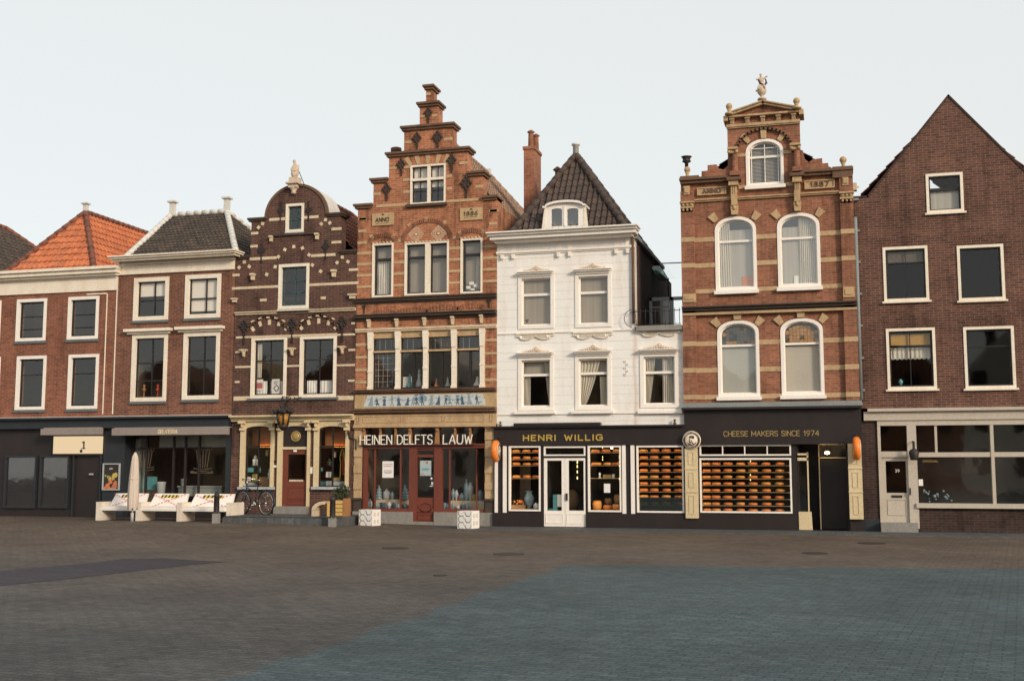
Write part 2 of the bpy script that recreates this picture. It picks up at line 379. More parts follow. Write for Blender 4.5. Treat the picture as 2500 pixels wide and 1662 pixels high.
def struct(name,mb,mat,kind='structure'):
    o=part(name,mb,mat,None); o['kind']=kind; return o
def dup(root,loc,label=None,rz=None):
    r=root.copy(); COL.objects.link(r); r.location=loc; W[r.name]=Vector(loc)
    if rz is not None: r.rotation_euler=(0,0,rz)
    if label: r['label']=label
    for ch in list(root.children):
        c=ch.copy(); COL.objects.link(c); c.parent=r
        for g in list(ch.children):
            d=g.copy(); COL.objects.link(d); d.parent=c
    return r
# ------------------------------------------------------------------ architecture helpers
NA=14
def outl(r,arch=0,d=0):
    u0,u1,zb,zt=r; w=u1-u0; k=(w-2*d)/w
    a0,a1,b,t=u0+d,u1-d,zb+d,zt-d; ar=arch*k; sp=t-ar
    pts=[(a0,b),(a1,b),(a1,sp)]
    for i in range(1,NA):
        q=math.pi*i/NA; pts.append(((a0+a1)/2+(a1-a0)/2*math.cos(q), sp+ar*math.sin(q)**.9 if ar>0 else sp))
    pts.append((a0,sp)); return pts
def wall(name,top,zb,holes,y0,th,mat,parent):
    """front with openings: top = [(u,z)...] left to right, holes = [(rect, arch)]"""
    mb=MB(); bps={p[0] for p in top}
    hs=[]
    for r,ar in holes:
        o=outl(r,ar); arc=sorted(set((round(p[0],5),p[1]) for p in o[2:]),key=lambda p:p[0]); hs.append((r,ar,o,arc))
        bps|={r[0],r[1]}
        if ar: bps|={p[0] for p in arc}
    us=sorted(u for u in bps if top[0][0]-1e-6<=u<=top[-1][0]+1e-6)
    def itp(pts,u,side):
        for i in range(len(pts)-1):
            (a,za),(b,zb_)=pts[i],pts[i+1]
            if b-a<1e-7: continue
            if (side>0 and a-1e-6<=u<b-1e-6) or (side<0 and a+1e-6<u<=b+1e-6): return za+(zb_-za)*(u-a)/(b-a)
        return pts[-1][1] if side>0 else pts[0][1]
    for a,b in zip(us[:-1],us[1:]):
        if b-a<1e-5: continue
        m=(a+b)/2; ta,tb=itp(top,a,1),itp(top,b,-1)
        act=sorted([h for h in hs if h[0][0]<m<h[0][1]],key=lambda h:h[0][2])
        lo=(zb,zb); iv=[]
        for h in act:
            iv.append((lo,(h[0][2],h[0][2])))
            lo=(itp(h[3],a,1),itp(h[3],b,-1)) if h[1] else (h[0][3],h[0][3])
        iv.append((lo,(ta,tb)))
        for (la,lb),(ha,hb) in iv:
            if ha-la<1e-5 and hb-lb<1e-5: continue
            mb.quad((a,y0,la),(b,y0,lb),(b,y0,hb),(a,y0,ha)); mb.quad((b,y0+th,lb),(a,y0+th,la),(a,y0+th,ha),(b,y0+th,hb))
    for r,ar,o,arc in hs:
        n=len(o)
        for i in range(n):
            (x0,z0),(x1,z1)=o[i],o[(i+1)%n]
            if abs(x0-x1)+abs(z0-z1)>1e-6: mb.quad((x0,y0,z0),(x0,y0+th,z0),(x1,y0+th,z1),(x1,y0,z1))
    pr=[(top[0][0],zb)]+list(top)+[(top[-1][0],zb)]
    for (x0,z0),(x1,z1) in zip(pr[:-1],pr[1:]):
        if abs(x0-x1)+abs(z0-z1)>1e-6: mb.quad((x0,y0,z0),(x1,y0,z1),(x1,y0+th,z1),(x0,y0+th,z0))
    return part(name,mb,mat,parent)
def window(parent,holes,r,arch=0,cw=.08,cm='paint_white',sw=.045,sm='paint_sash',hb=(),vb=(),sill=None,sillm='bluestone',glass='glass',proud=.03,rec=.07,bw=.03,hbw=None,name='window',frame_d=.06,label=None):
    """casing ring (the window) > sash, pane, sill.  hb: z values, vb: u values"""
    holes.append((r,arch))
    O=outl(r,arch); I=outl(r,arch,cw); mb=MB(); mb.ring(O,I,-proud,rec+frame_d)
    w=part(name,mb,cm,parent,label)
    I2=outl(r,arch,cw+sw); s=MB()
    if sw>0: s.ring(outl(r,arch,cw-.004),I2,rec,rec+frame_d-.01)
    u0,u1,zb,zt=I2[0][0],I2[1][0],I2[0][1],r[3]-cw-sw; ar=arch*(u1-u0)/(r[1]-r[0]); sp=zt-ar
    for k,z in enumerate(hb):
        h=(hbw if hbw else bw)/2
        s.box(u0-.01,u1+.01,rec-.008,rec+frame_d-.02,z-h,z+h)
    for u in vb:
        t=zt
        if ar>0:
            q=(u-(u0+u1)/2)/((u1-u0)/2); t=sp+ar*math.sqrt(max(0,1-q*q))
        s.box(u-bw/2,u+bw/2,rec-.002,rec+frame_d-.025,zb-.005,t+.005)
    if s.v: part('sash',s,sm,w)
    g=MB(); g.add([(x,rec+.02,z) for x,z in outl(r,arch,cw+.001)],[tuple(range(len(O)))]); part('pane',g,glass,w)
    if sill:
        ov,h,pj=sill; q=MB(); q.box(r[0]-ov,r[1]+ov,-pj,rec,r[2]-h,r[2]-.002); part('sill',q,sillm,w)
    return w
def roof_plane(mb,A,B,C,D,p=.25,course=.33,amp=.03,step=.035):
    A,B,C,D=map(Vector,(A,B,C,D)); e=(B-A).normalized(); up=((D-A)+(C-B)); up-=e*up.dot(e); H=up.length/2; n=e.cross(up).normalized()
    if n.z<0: n=-n
    rows=max(2,int(H/course+.5)); smin=min(0,(D-A).dot(e),(C-A).dot(e)); smax=max((B-A).dot(e),(D-A).dot(e),(C-A).dot(e))
    ns=int((smax-smin)/(p/6))+1; S=[smin+i*p/6 for i in range(ns+1)]
    for k in range(rows):
        t0,t1=k/rows,(k+1)/rows; L0,R0=A.lerp(D,t0),B.lerp(C,t0); L1,R1=A.lerp(D,t1),B.lerp(C,t1)
        vs=[];fs=[];m=0
        l0,r0,l1,r1=[(q-A).dot(e) for q in(L0,R0,L1,R1)]
        for sx in S:
            a=min(max(sx,l0),r0); b=min(max(sx,l1),r1)
            def wv(s_): 
                ph=(s_/p)%1; return amp*(math.sin(2*math.pi*ph)+.35*math.sin(4*math.pi*ph))
            pa=L0+e*(a-l0)+n*(wv(a)+step); pb=L1+e*(b-l1)+n*wv(b); pc=L0+e*(a-l0)+n*(wv(a)-.01)
            vs+=[pa,pb,pc]; m+=1
        for i in range(m-1):
            if (vs[3*i]-vs[3*i+3]).length<1e-6 and (vs[3*i+1]-vs[3*i+4]).length<1e-6: continue
            fs+=[(3*i,3*i+3,3*i+4,3*i+1),(3*i+2,3*i+5,3*i+3,3*i)]
        mb.add(vs,fs,False)
def hip_roof(parent,u0,u1,y0,yb,ze,R0,R1,mat,ridge_mat,p=.25,course=.33,amp=.03,rr=.09,alongx=False,lead=None,step=.035):
    R0=Vector(R0);R1=Vector(R1); mb=MB(); a,b,c,d=Vector((u0,y0,ze)),Vector((u1,y0,ze)),Vector((u1,yb,ze)),Vector((u0,yb,ze))
    if alongx:
        roof_plane(mb,a,b,R1,R0,p,course,amp,step); roof_plane(mb,b,c,R1,R1,p,course,amp,step); roof_plane(mb,c,d,R0,R1,p,course,amp,step); roof_plane(mb,d,a,R0,R0,p,course,amp,step)
        edges=[(a,R0),(b,R1),(c,R1),(d,R0),(R0,R1)]
    else:
        if R0.y-y0>.05: roof_plane(mb,a,b,R0,R0,p,course,amp,step)
        roof_plane(mb,b,c,R1,R0,p,course,amp,step); roof_plane(mb,d,a,R0,R1,p,course,amp,step)
        if yb-R1.y>.05: roof_plane(mb,c,d,R1,R1,p,course,amp,step)
        edges=[(R0,R1)]+([(a,R0),(b,R0)] if R0.y-y0>.05 else [])+([(c,R1),(d,R1)] if yb-R1.y>.05 else [])
    rf=part('roof',mb,mat,parent); t=MB()
    for e0,e1 in edges:
        n=max(2,int((e1-e0).length/.3)); 
        for k in range(n):
            q0,q1=e0.lerp(e1,k/n),e0.lerp(e1,(k+1.12)/n); o=Vector((0,0,.03))
            t.tube([q0+o,q1+o],rr,8,[rr*(1.02 if lead else 1.12),rr*(.98 if lead else .92)])
    part('ridge_tiles' if not lead else 'lead_flashing',t,ridge_mat,rf)
    return rf
def shell(parent,u0,u1,zt,floors,mat,depth=3.6,yb=8.5,side='brick_shade',ztb=None):
    """side and back walls, storey floors and the back wall of the front rooms"""
    s=MB(); t=.12
    s.box(u0+.002,u0+t,.36,yb,-.1,zt); s.box(u1-t,u1-.002,.36,yb,-.1,zt); s.box(u0+t,u1-t,yb-.2,yb,-.1,zt)
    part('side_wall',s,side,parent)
    m=MB(); m.box(u0+t,u1-t,depth,depth+.1,-.05,zt)
    for f in floors: m.box(u0+t+.001,u1-t-.001,.37,depth-.001,f-.12,f)
    m.box(u0+t+.002,u0+t+.03,.37,depth-.002,0,zt-.05); m.box(u1-t-.03,u1-t-.002,.37,depth-.002,0,zt-.05)
    part('interior',m,mat,parent)
def mould(mb,u0,u1,levels,yb=.05):
    """stacked horizontal mouldings: (z0,z1,projection,side overhang)"""
    for z0,z1,pj,ov in levels: mb.box(u0-ov,u1+ov,-pj,yb,z0,z1)
def curtain(name,r,ut0,ut1,y,mat,label,cat='curtain',group=None,folds=7,amp=.025,scallop=0):
    """cloth from r's bottom edge (u0..u1) to its top edge (ut0..ut1)"""
    u0,u1,zb,zt=r; n=folds*6; vs=[];fs=[]; rows=6
    for j in range(rows+1):
        t=j/rows; a=u0+(ut0-u0)*t**.8; b=u1+(ut1-u1)*t**.8
        for i in range(n+1):
            q=i/n; z=zb+(zt-zb)*t
            if j==0 and scallop: z-=scallop*abs(math.sin(math.pi*folds*q))
            vs.append((a+(b-a)*q, y+amp*math.sin(2*math.pi*folds*q)+amp*.4*math.sin(5*q+j), z))
    w=n+1
    for j in range(rows):
        for i in range(n): fs.append((j*w+i,j*w+i+1,(j+1)*w+i+1,(j+1)*w+i))
    m=MB(); m.add(vs,fs,True); return solo(name,m,mat,label,cat,group)
GL={'A':(.8,['0,0 .4,1 .8,0','.14,.35 .66,.35']),'B':(.7,['0,0 0,1 .5,1 .66,.88 .66,.65 .5,.53 0,.53','.5,.53 .7,.4 .7,.12 .5,0 0,0']),
'C':(.75,['.75,.82 .58,1 .2,1 0,.8 0,.2 .2,0 .58,0 .75,.18']),'D':(.75,['0,0 0,1 .45,1 .75,.75 .75,.25 .45,0 0,0']),
'E':(.62,['.62,1 0,1 0,0 .62,0','0,.52 .52,.52']),'F':(.6,['.6,1 0,1 0,0','0,.52 .5,.52']),
'G':(.78,['.75,.82 .58,1 .2,1 0,.8 0,.2 .2,0 .6,0 .78,.15 .78,.48 .45,.48']),'H':(.72,['0,0 0,1','.72,0 .72,1','0,.5 .72,.5']),
'I':(.08,['.04,0 .04,1']),'K':(.7,['0,0 0,1','.68,1 0,.42','.2,.6 .72,0']),'L':(.58,['0,1 0,0 .58,0']),
'M':(.9,['0,0 0,1 .45,.25 .9,1 .9,0']),'N':(.74,['0,0 0,1 .74,0 .74,1']),'O':(.8,['.2,0 0,.2 0,.8 .2,1 .6,1 .8,.8 .8,.2 .6,0 .2,0']),
'R':(.7,['0,0 0,1 .5,1 .68,.86 .68,.62 .5,.48 0,.48','.4,.48 .7,0']),'S':(.66,['.64,.84 .48,1 .17,1 .02,.85 .02,.66 .16,.54 .5,.46 .65,.34 .65,.15 .5,0 .16,0 0,.16']),
'T':(.7,['0,1 .7,1','.35,1 .35,0']),'U':(.74,['0,1 0,.2 .18,0 .56,0 .74,.2 .74,1']),'W':(1.0,['0,1 .25,0 .5,.8 .75,0 1,1']),
'1':(.4,['.05,.75 .3,1 .3,0']),'4':(.75,['.55,0 .55,1 0,.3 .75,.3']),'6':(.68,['.6,1 .3,.9 .02,.45 .02,.18 .18,0 .5,0 .66,.18 .66,.4 .5,.56 .2,.56 .03,.4']),
'7':(.68,['0,1 .68,1 .25,0']),'8':(.68,['.34,.53 .1,.63 .05,.85 .2,1 .48,1 .62,.85 .58,.63 .34,.53 .06,.4 0,.18 .16,0 .52,0 .68,.18 .62,.4 .34,.53']),
'9':(.68,['.1,0 .4,.1 .66,.55 .66,.82 .5,1 .18,1 .02,.82 .02,.6 .18,.44 .5,.44 .65,.6']),'3':(.66,['0,.86 .16,1 .48,1 .62,.86 .62,.66 .46,.54 .25,.54','.46,.54 .66,.4 .66,.14 .5,0 .16,0 0,.14']),
'5':(.66,['.6,1 .05,1 .02,.56 .45,.6 .65,.42 .65,.16 .48,0 .14,0 0,.14']),'&':(.7,['.7,0 .1,.75 .2,1 .42,.95 .42,.7 .05,.35 .05,.1 .3,0 .68,.35'])}
def text(mb,s,u0,u1,z0,z1,y,lw,gap=.32,space=.55,depth=.012,slant=0):
    adv=sum((GL[c][0] if c!=' ' else space)+gap for c in s)-gap; k=(u1-u0)/adv; h=z1-z0; x=u0; j=0
    for c in s:
        if c==' ': x+=(space+gap)*k; continue
        for st in GL[c][1]:
            pts=[tuple(map(float,q.split(','))) for q in st.split()]
            for a,b in zip(pts[:-1],pts[1:]):
                j+=1; dy=.0004*(j%7)
                mb.seg((x+a[0]*k+slant*a[1]*h,z0+a[1]*h),(x+b[0]*k+slant*b[1]*h,z0+b[1]*h),lw,y-depth-dy,y-.001)
        x+=(GL[c][0]+gap)*k
def vouss(mb,C,x,y,w,h,rot,y0=-.03,y1=.02,taper=0,sc=None):
    p=P(*C.p(x,y)); k=(P(*C.p(x+10,y)).x-p.x)/10; w*=k/2; h*=k/2*1.03; a=rad(rot)
    pts=[]
    for sx,sz in((-1,-1),(1,-1),(1,1),(-1,1)):
        ww=w*(1+taper*sz); X,Z=sx*ww,sz*h; pts.append((p.x+X*math.cos(a)-Z*math.sin(a),p.z+X*math.sin(a)+Z*math.cos(a)))
    mb.prism(pts,y0,y1)
def anchor(mb,C,x,y,s=1.0,tail=1):
    """wrought-iron wall anchor: a leafy diamond cross with a tail"""
    p=P(*C.p(x,y)); k=.24*s
    mb.prism([(p.x,p.z-k*.75),(p.x+k*.35,p.z),(p.x,p.z+k*.75),(p.x-k*.35,p.z)],-.05,-.02)
    for a in range(0,360,45):
        q=rad(a); r=k*(.55 if a%90 else .8); mb.ball((p.x+math.sin(q)*r*.62,-.045,p.z+math.cos(q)*r*.8),k*.2,6,(1,.5,1))
    if tail: mb.box(p.x-.02,p.x+.02,-.045,-.01,p.z-k*(.8+tail),p.z-k*.6); mb.box(p.x-.045,p.x+.045,-.05,-.02,p.z-k*1.1,p.z-k*.98)
def skin(name,pts,edges,mat,parent,root=0,sub=2):
    me=bpy.data.meshes.new(name); bm=bmesh.new(); O=Vector(pts[root][:3]); ly=bm.verts.layers.skin.verify(); vs=[]
    for p in pts:
        v=bm.verts.new(Vector(p[:3])-O); r=p[3]; v[ly].radius=(r,r if len(p)<5 else p[4]); vs.append(v)
    for a,b in edges: bm.edges.new((vs[a],vs[b]))
    vs[root][ly].use_root=True; bm.to_mesh(me); bm.free()
    o=link(name,me,O,parent); o.modifiers.new('Skin','SKIN').use_smooth_shade=True
    m=o.modifiers.new('Sub','SUBSURF'); m.levels=sub; m.render_levels=sub
    me.materials.append(MATS[mat]); return o
# ================================================================== the setting
XS=[-200,-120,-60,-40]+[-30+i*.75 for i in range(0,33)]+[0,20,60,120,200]; YS=[-160,-60,-20]+[-9.5+i*.5 for i in range(0,26)]+[10,40,160]
g=MB(); g.v=[(x,y,gz(x,y)) for y in YS for x in XS]; n=len(XS)
g.f=[(j*n+i,j*n+i+1,(j+1)*n+i+1,(j+1)*n+i) for j in range(len(YS)-1) for i in range(n-1)]; g.sm=[True]*len(g.f)
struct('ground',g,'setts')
def sheet(name,pts,mat,z=.004):
    m=MB(); m.add([(p.x,p.y,z) for p in pts],[tuple(range(len(pts)))]); return struct(name,m,mat)
0 and sheet('paving_patch',[G(560,1661),G(760,1590),G(960,1523),G(1130,1466),G(1300,1408),G(1365,1386),G(1430,1378),G(1560,1378),G(1800,1381),G(2291,1387),G(2520,1390),G(2700,1662),G(2700,1720),G(560,1720)],'setts_teal')
sheet('paving_patch',[G(-60,1400),G(90,1385),G(208,1376),G(300,1364),G(400,1362),G(480,1368),G(552,1371),G(470,1378),G(380,1388),G(290,1398),G(200,1409),G(-60,1436)],'setts_violet')  # flat dark violet sheet over the setts
m=MB()
for i in range(48):
    x0=-13.3+i*.4; m.add([(x0,-1.95,.016),(x0+.395,-1.95,.016),(x0+.395,-.0,.016),(x0,-.0,.016),(x0,-1.95,-.05),(x0+.395,-1.95,-.05)],[(0,1,2,3),(4,5,1,0)])
struct('pavement',m,'slabs')
for k,(px,py,w) in enumerate([(965,1338,.55),(1242,1352,.6),(2128,1326,.6),(1990,1350,.5),(1075,1404,.22)]):
    c=G(px,py); m=MB(); m.lathe((c.x,c.y,0),[(w*.5,.002),(w*.5,.008),(w*.46,.009),(w*.44,.005),(w*.1,.005)],20)
    lab=['round dark drain cover in the square before the stepped gable shop','round dark drain cover before the white double doors','round dark drain cover before the cream door at far right','small round drain cover before the dark doorway with lantern','smallest round cover, nearest the camera, in the brown setts']
    solo('manhole_cover',m,'iron',lab[k],'manhole cover','manhole covers in the square')
# ================================================================== H1 far left house with orange roof
def house(name,label,u0,u1,group=None): return thing(name,label,'house',((u0+u1)/2,0,0),group)
xA,xB=P(286,760).x-6.1,P(286,760).x; H=house('brick_house','narrow brown brick house with bright orange tiled roof at the far left',xA,xB); holes=[]
def w2(C,x0,x1,yt,yb,**k):
    return window(H,holes,rc(C,x0,x1,yt,yb),**k)
r=rc(C0,166,241,724,828); zt1=r[3]
du=r[1]-r[0]
for q in (0,1.95,3.7):
    rr=(r[0]-q,r[1]-q,r[2],r[3]); window(H,holes,rr,cw=.10,sw=.05,hb=(zz(C0,220,767),zz(C0,220,798)),sill=(.04,.09,.05))
r2=rc(C0,166,240,865,998)
for q in (0,1.95,3.7):
    rr=(r2[0]-q,r2[1]-q,r2[2],r2[3]); window(H,holes,rr,cw=.10,sw=.05,hb=(zz(C0,220,911),),sill=(.04,.09,.05))
zc=zz(C0,250,668); zf0=zz(C0,230,711); zf1=zz(C0,230,680)
zs=zz(C3,300,235); zsT=zz(C3,300,95)
wall('wall',[(xA,zc),(xB,zc)],zsT-.02,holes,0,.36,'brick_left',H)
m=MB(); m.box(xA,xB-.0,-.05,.02,zf0,zf1); mould(m,xA,xB-.02,[(zf1,zf1+.05,.09,0),(zf1+.12,zf1+.24,.30,.12),(zf1+.05,zf1+.12,.2,.06),(zf1+.24,zf1+.33,.38,.16)])
part('cornice',m,'paint_cream',H)
m=MB(); zb=zz(C2,300,1310)
for px in (261,): x=P(px,760).x; m.box(x-.012,x+.012,-.03,.0,zb,zz(C0,262,717))
x=P(286,760).x; m.box(x-.03,x-.006,-.03,.0,zb,zf0); m.box(P(213,718).x,P(261,718).x,-.03,0,zz(C0,237,716),zz(C0,237,719)); part('white_trim',m,'paint_cream',H)
apx=PX(209,520,P(224,660).x-1.75); R0=apx
hip_roof(H,P(224,660).x-3.5,P(226,660).x,.1,9,zc+.1,R0,(R0.x,7.2,R0.z),'tile_orange','tile_rust',p=.2,course=.3,amp=.025)
m=MB(); m.box(R0.x-.07,R0.x+.07,R0.y-.07,R0.y+.07,R0.z,R0.z+.30); m.box(R0.x-.12,R0.x+.12,R0.y-.12,R0.y+.12,R0.z+.30,R0.z+.35); part('finial',m,'lead_white',H)
shell(H,xA,xB,zc,[zsT,zz(C0,240,850)],'room')
# ground floor of H1: black timber front, H2's front, one long dark fascia
m=MB(); gzz=.1; xd=P(262,1150).x
m.box(xA,P(268,1100).x-.0,.05,.3,gzz,zs+.0); part('shop_front_panel',m,'paint_black',H)
for x0_,x1_,y0_,y1_ in ((10,88,1112,1240),(96,168,1112,1240)):
    rq=rp(x0_,x1_,y0_,y1_,0); m=MB(); m.ring(outl(rq),outl(rq,0,.06),-.03,.06); f_=part('shop_window',m,'paint_navy',H); m=MB(); m.box(rq[0]+.05,rq[1]-.05,.035,.045,rq[2]+.05,rq[3]-.05); part('pane',m,'glass',f_)
rq=rp(176,246,1108,1268,0); m=MB(); m.ring(outl(rq),outl(rq,0,.05),-.02,.06); d_=part('door',m,'paint_navy',H); m=MB(); rh=rp(221,230,1156,1158); m.rbox((rh[0],rh[1],rh[2]-.01,rh[3]+.01),-.08,-.03); part('door_handle',m,'zinc',d_)
m=MB(); mould(m,xA,xB-.003,[(zs,zs+.14,.16,0),(zs+.14,zsT-.06,.12,0),(zsT-.06,zsT,.26,0)]); part('fascia',m,'paint_navy',H)
m=MB(); m.box(xA,xB,-.27,.04,zsT,zsT+.018); part('fascia_flashing',m,'lead_white',H)
r=rp(120,259.5,1047,1062); m=MB(); m.box(r[0],r[1],-.42,-.16,r[2],r[3]); m.box(r[0]+.02,r[1]-.02,-.30,.04,r[3]-.0,r[3]+.04); solo('awning',m,'awning_cloth','rolled grey beige awning above the lit sign box at far left','awning')
r=rp(140,249.5,1065,1107); t=thing('sign_box','cream lit sign box with a dark numeral below the far left awning','sign',((r[0]+r[1])/2,-.2,r[2]))
m=MB(); m.box(r[0],r[1],-.2,.04,r[2],r[3]); part('light_box',m,'sign_lit',t)
m=MB(); u=P(214.5,1087).x; z0=P(214,1096).z; z1=P(214,1077).z; m.box(u-.02,u+.025,-.212,-.201,z0,z1); m.box(u-.09,u+.06,-.211,-.201,z0,z0+.03); m.box(u-.07,u-.02,-.211,-.201,z1-.06,z1-.02); m.lathe((P(208,1101).x,-.2,P(208,1101).z),[(.05,-.01),(.05,0)],12,'y'); part('lettering',m,'letter_black',t)
r=rc(C3,273,490,683,1025); t=thing('framed_poster','framed ice cream poster with colourful fruit on the dark wall left of the benches','poster',((r[0]+r[1])/2,-.02,r[2]))
m=MB(); rr=[(r[0],r[2]),(r[1],r[2]),(r[1],r[3]),(r[0],r[3])]; ri=[(r[0]+.035,r[2]+.035),(r[1]-.035,r[2]+.035),(r[1]-.035,r[3]-.035),(r[0]+.035,r[3]-.035)]
m.ring(rr,ri,-.06,.04); part('frame',m,'zinc',t)
m=MB(); m.box(ri[0][0],ri[1][0],-.02,.04,ri[0][1],ri[2][1]); part('poster_sheet',m,'room_dark',t)
random.seed(3)
for mat,cnt,zl,zh in (('fruit_yellow',6,.38,.55),('fruit_orange',9,.03,.5),('fruit_green',3,.4,.55),('fruit_pink',6,.08,.55),('zinc',2,.72,.85)):
    m=MB()
    for i in range(cnt):
        x=random.uniform(r[0]+.09,r[1]-.09); z=r[2]+random.uniform(zl,zh)*(r[3]-r[2])+.02; q=random.uniform(.03,.075) if mat!='zinc' else .03
        y=-.0215-.0007*random.random(); k=9; m.prism([(x+q*math.cos(6.283*a/k),max(r[2]+.04,z+q*math.sin(6.283*a/k)*random.uniform(.7,1.3))) for a in range(k)],y-random.random()*.004,-.019)
    part('printed_fruit',m,mat,t)
# ================================================================== H2 gelateria house
u0,u1=xB,P(571,800).x; H=house('brick_house','brown brick house with dark tiled hip roof and four tall white framed windows',u0,u1); holes=[]
zT=zz(C1,1200,718,-.45); zCo=zz(C1,1200,785,-.4); zM=zz(C1,1200,838,-.15); zFr=zz(C1,1200,968)
specs=[(C1,668,1112,1032,0,dict(vb=[915],hb=[1325])),(C1,1322,1780,993,0,dict(vb=[1575],hb=[1295]))]
def hcol(C,x0,x1,px): return uu(C,px,(x0+x1)/2)
def WW(x0,x1,yt,yb,vb=(),hb=(),cw=.13,vin=None,**k):
    """window in whole-photo pixels"""
    r=rp(x0,x1,yt,yb); ym=(yt+yb)/2
    return window(H,holes,r,cw=cw,vb=[P(x,ym).x for x in vb],hb=[P((x0+x1)/2,y).z for y in hb],**k),r
def cc(C,*a):
    return [ (C.ox+v/C.k) if i%2==0 else (C.oy+v/C.k) for i,v in enumerate(a)]
kw=dict(cm='paint_cream',sw=.035,bw=.035,sill=(.02,.085,.06))
_,ra=WW(326.8,412.2,677.4,782,vb=[375],hb=[733],cw=.13,**kw)
_,rb=WW(452,539.5,670,776.5,vb=[501.2],hb=[727.8],cw=.13,**kw)
_,rcw=WW(321.3,408.2,816,979.5,vb=[368.4],hb=[886,929],cw=.125,**kw)
_,rd=WW(447,536,811,975,vb=[495.5],hb=[879.7],cw=.125,**kw)
for x0,x1,yt,yb in ((311,420,803,815.3),(435,547.5,797.5,810)):
    r=rp(x0,x1,yt,yb); h=(r[3]-r[2])/2; m=MB(); mould(m,r[0]+.05,r[1]-.05,[(r[2],r[2]+h*.9,.10,0),(r[2]+h*.9,r[2]+2*h,.2,.07)]); part('window_hood',m,'paint_cream',H)
for rr,yb_,lab in ((ra,722,'half-lowered pale blind in the upper left window of the dark roofed house'),(rb,758,'nearly closed pale blind in the upper right window of the dark roofed house')):
    m=MB(); zbl=P(370 if rr is ra else 495,yb_).z; m.box(rr[0]+.14,rr[1]-.14,.135,.145,zbl,rr[3]-.14); solo('roller_blind',m,'blind_white',lab,'blind')
wall('wall',[(u0,zT-.05),(u1,zT-.05)],zsT-.02,holes,0,.36,'brick_red',H)
m=MB(); m.box(P(289,665).x,u1-.02,-.06,.0,zFr,zM+.06); mould(m,u0+.25,u1-.02,[(zM,zM+.1,.16,.04),(zM+.1,zCo,.24,.12),(zCo,zCo+.06,.42,.2),(zCo+.06,zT-.04,.5,.26),(zT-.04,zT,.56,.3)]); part('cornice',m,'paint_cream',H)
ze=zT-.02; RL=P(*C1.p(1140,245),2.9); RR=P(*C1.p(1850,205),2.9); zr=(RL.z+RR.z)/2
rf=hip_roof(H,P(311,620).x,P(580,607).x,-.1,5.9,ze,(RL.x,2.9,zr),(RR.x,2.9,zr),'tile_dark','lead_white',p=.15,course=.22,amp=.02,rr=.10,alongx=True,lead=1)
for x in (RL.x+.05,RR.x):
    m=MB(); m.box(x-.085,x+.085,2.82,2.98,zr,zr+.46); m.box(x-.15,x+.15,2.76,3.04,zr+.46,zr+.52); part('roof_post',m,'lead_white',H)
shell(H,u0,u1,zT-.1,[zsT,zz(C0,430,793)],'room')
m=MB(); mould(m,u0,u1-.003,[(zs,zs+.14,.16,0),(zs+.14,zsT-.06,.12,0),(zsT-.06,zsT,.26,0)]); part('fascia',m,'paint_navy',H)
m=MB(); m.box(u0,u1,-.27,.04,zsT,zsT+.018); part('fascia_flashing',m,'lead_white',H)
def wpart(name,mat,boxes,parent=None):
    m=MB()
    for b in boxes: m.box(*b)
    return part(name,m,mat,parent or H)
gl0,gl1=P(303,1150).x,P(550,1150).x; zgt=zs-.02
wpart('pier','paint_navy',[(u0-.3,gl0,.0,.35,.05,zs)]); wpart('pier','paint_navy',[(gl1,u1,.0,.35,.05,zs)])
wpart('plinth','paint_black',[(gl0,gl1,.25,.5,.05,.55)])
rS=(gl0,gl1,.55,zgt); fr=MB(); fr.ring(outl(rS),outl(rS,0,.05),.35,.43)
for x in (340,407,436,470): fr.box(P(x,1150).x-.03,P(x,1150).x+.03,.345,.41,.55,zz(C3,1200,330))
fr.box(gl0,gl1,.34,.42,zz(C3,1200,485),zz(C3,1200,478)); sw=part('shop_window',fr,'paint_black',H)
m=MB(); m.quad((gl0,.39,.55),(gl1,.39,.55),(gl1,.39,zgt),(gl0,.39,zgt)); part('pane',m,'glass',sw)
wpart('blind_strip','counter',[(gl0+.9,gl1-.05,.5,.53,zz(C3,1200,478,.5),zgt)])
wpart('inner_column','counter',[(gl0+.05,gl0+.22,.5,.8,.55,zgt-.3)])
# logo sketches etched on the panes
def flower(mb,cx,cz,s):
    for k in range(5):
        x=cx+(k-2)*.11*s; mb.seg((cx+(k-2)*.07*s,cz-.30*s),(x,cz+.22*s),.022*s,.372,.385)
        for a in range(6):
            q0=rad(30*a); q1=rad(30*(a+1)); mb.seg((x+.07*s*math.cos(q0),cz+.22*s+.09*s*math.sin(q0)),(x+.07*s*math.cos(q1),cz+.22*s+.09*s*math.sin(q1)),.02*s,.372,.385)
    for dz in (-.34,-.42): mb.seg((cx-.3*s,cz+dz*s+.03),(cx,cz+dz*s-.02),.024*s,.372,.385); mb.seg((cx,cz+dz*s-.02),(cx+.3*s,cz+dz*s+.03),.024*s,.372,.385)
m=MB(); c=P(*C3.p(820,610),.38); flower(m,c.x,c.z,.95); c=P(*C3.p(1545,610),.38); flower(m,c.x,c.z,1.05); r=rc(C3,1385,1670,780,812,.38); m.box(r[0],r[1],.372,.385,r[2],r[3]); part('etched_drawing',m,'smoke_glass',sw)
r=rc(C3,277*0+405,1855,232,322,-.3)
t=thing('awning','rolled grey beige awning with pale capital lettering above the benches','awning',((r[0]+r[1])/2,-.3,r[2]))
m=MB(); m.box(r[0],r[1],-.40,-.16,r[2],r[3]); m.box(r[0]+.02,r[1]-.02,-.3,.0,r[3],r[3]+.03); part('rolled_cloth',m,'awning_cloth',t)
r=rc(C3,998,1240,258,305,-.3); m=MB(); text(m,'GELATERIA',r[0],r[1],r[2],r[3],-.401,.028,gap=.22); part('lettering',m,'stone_cream',t)
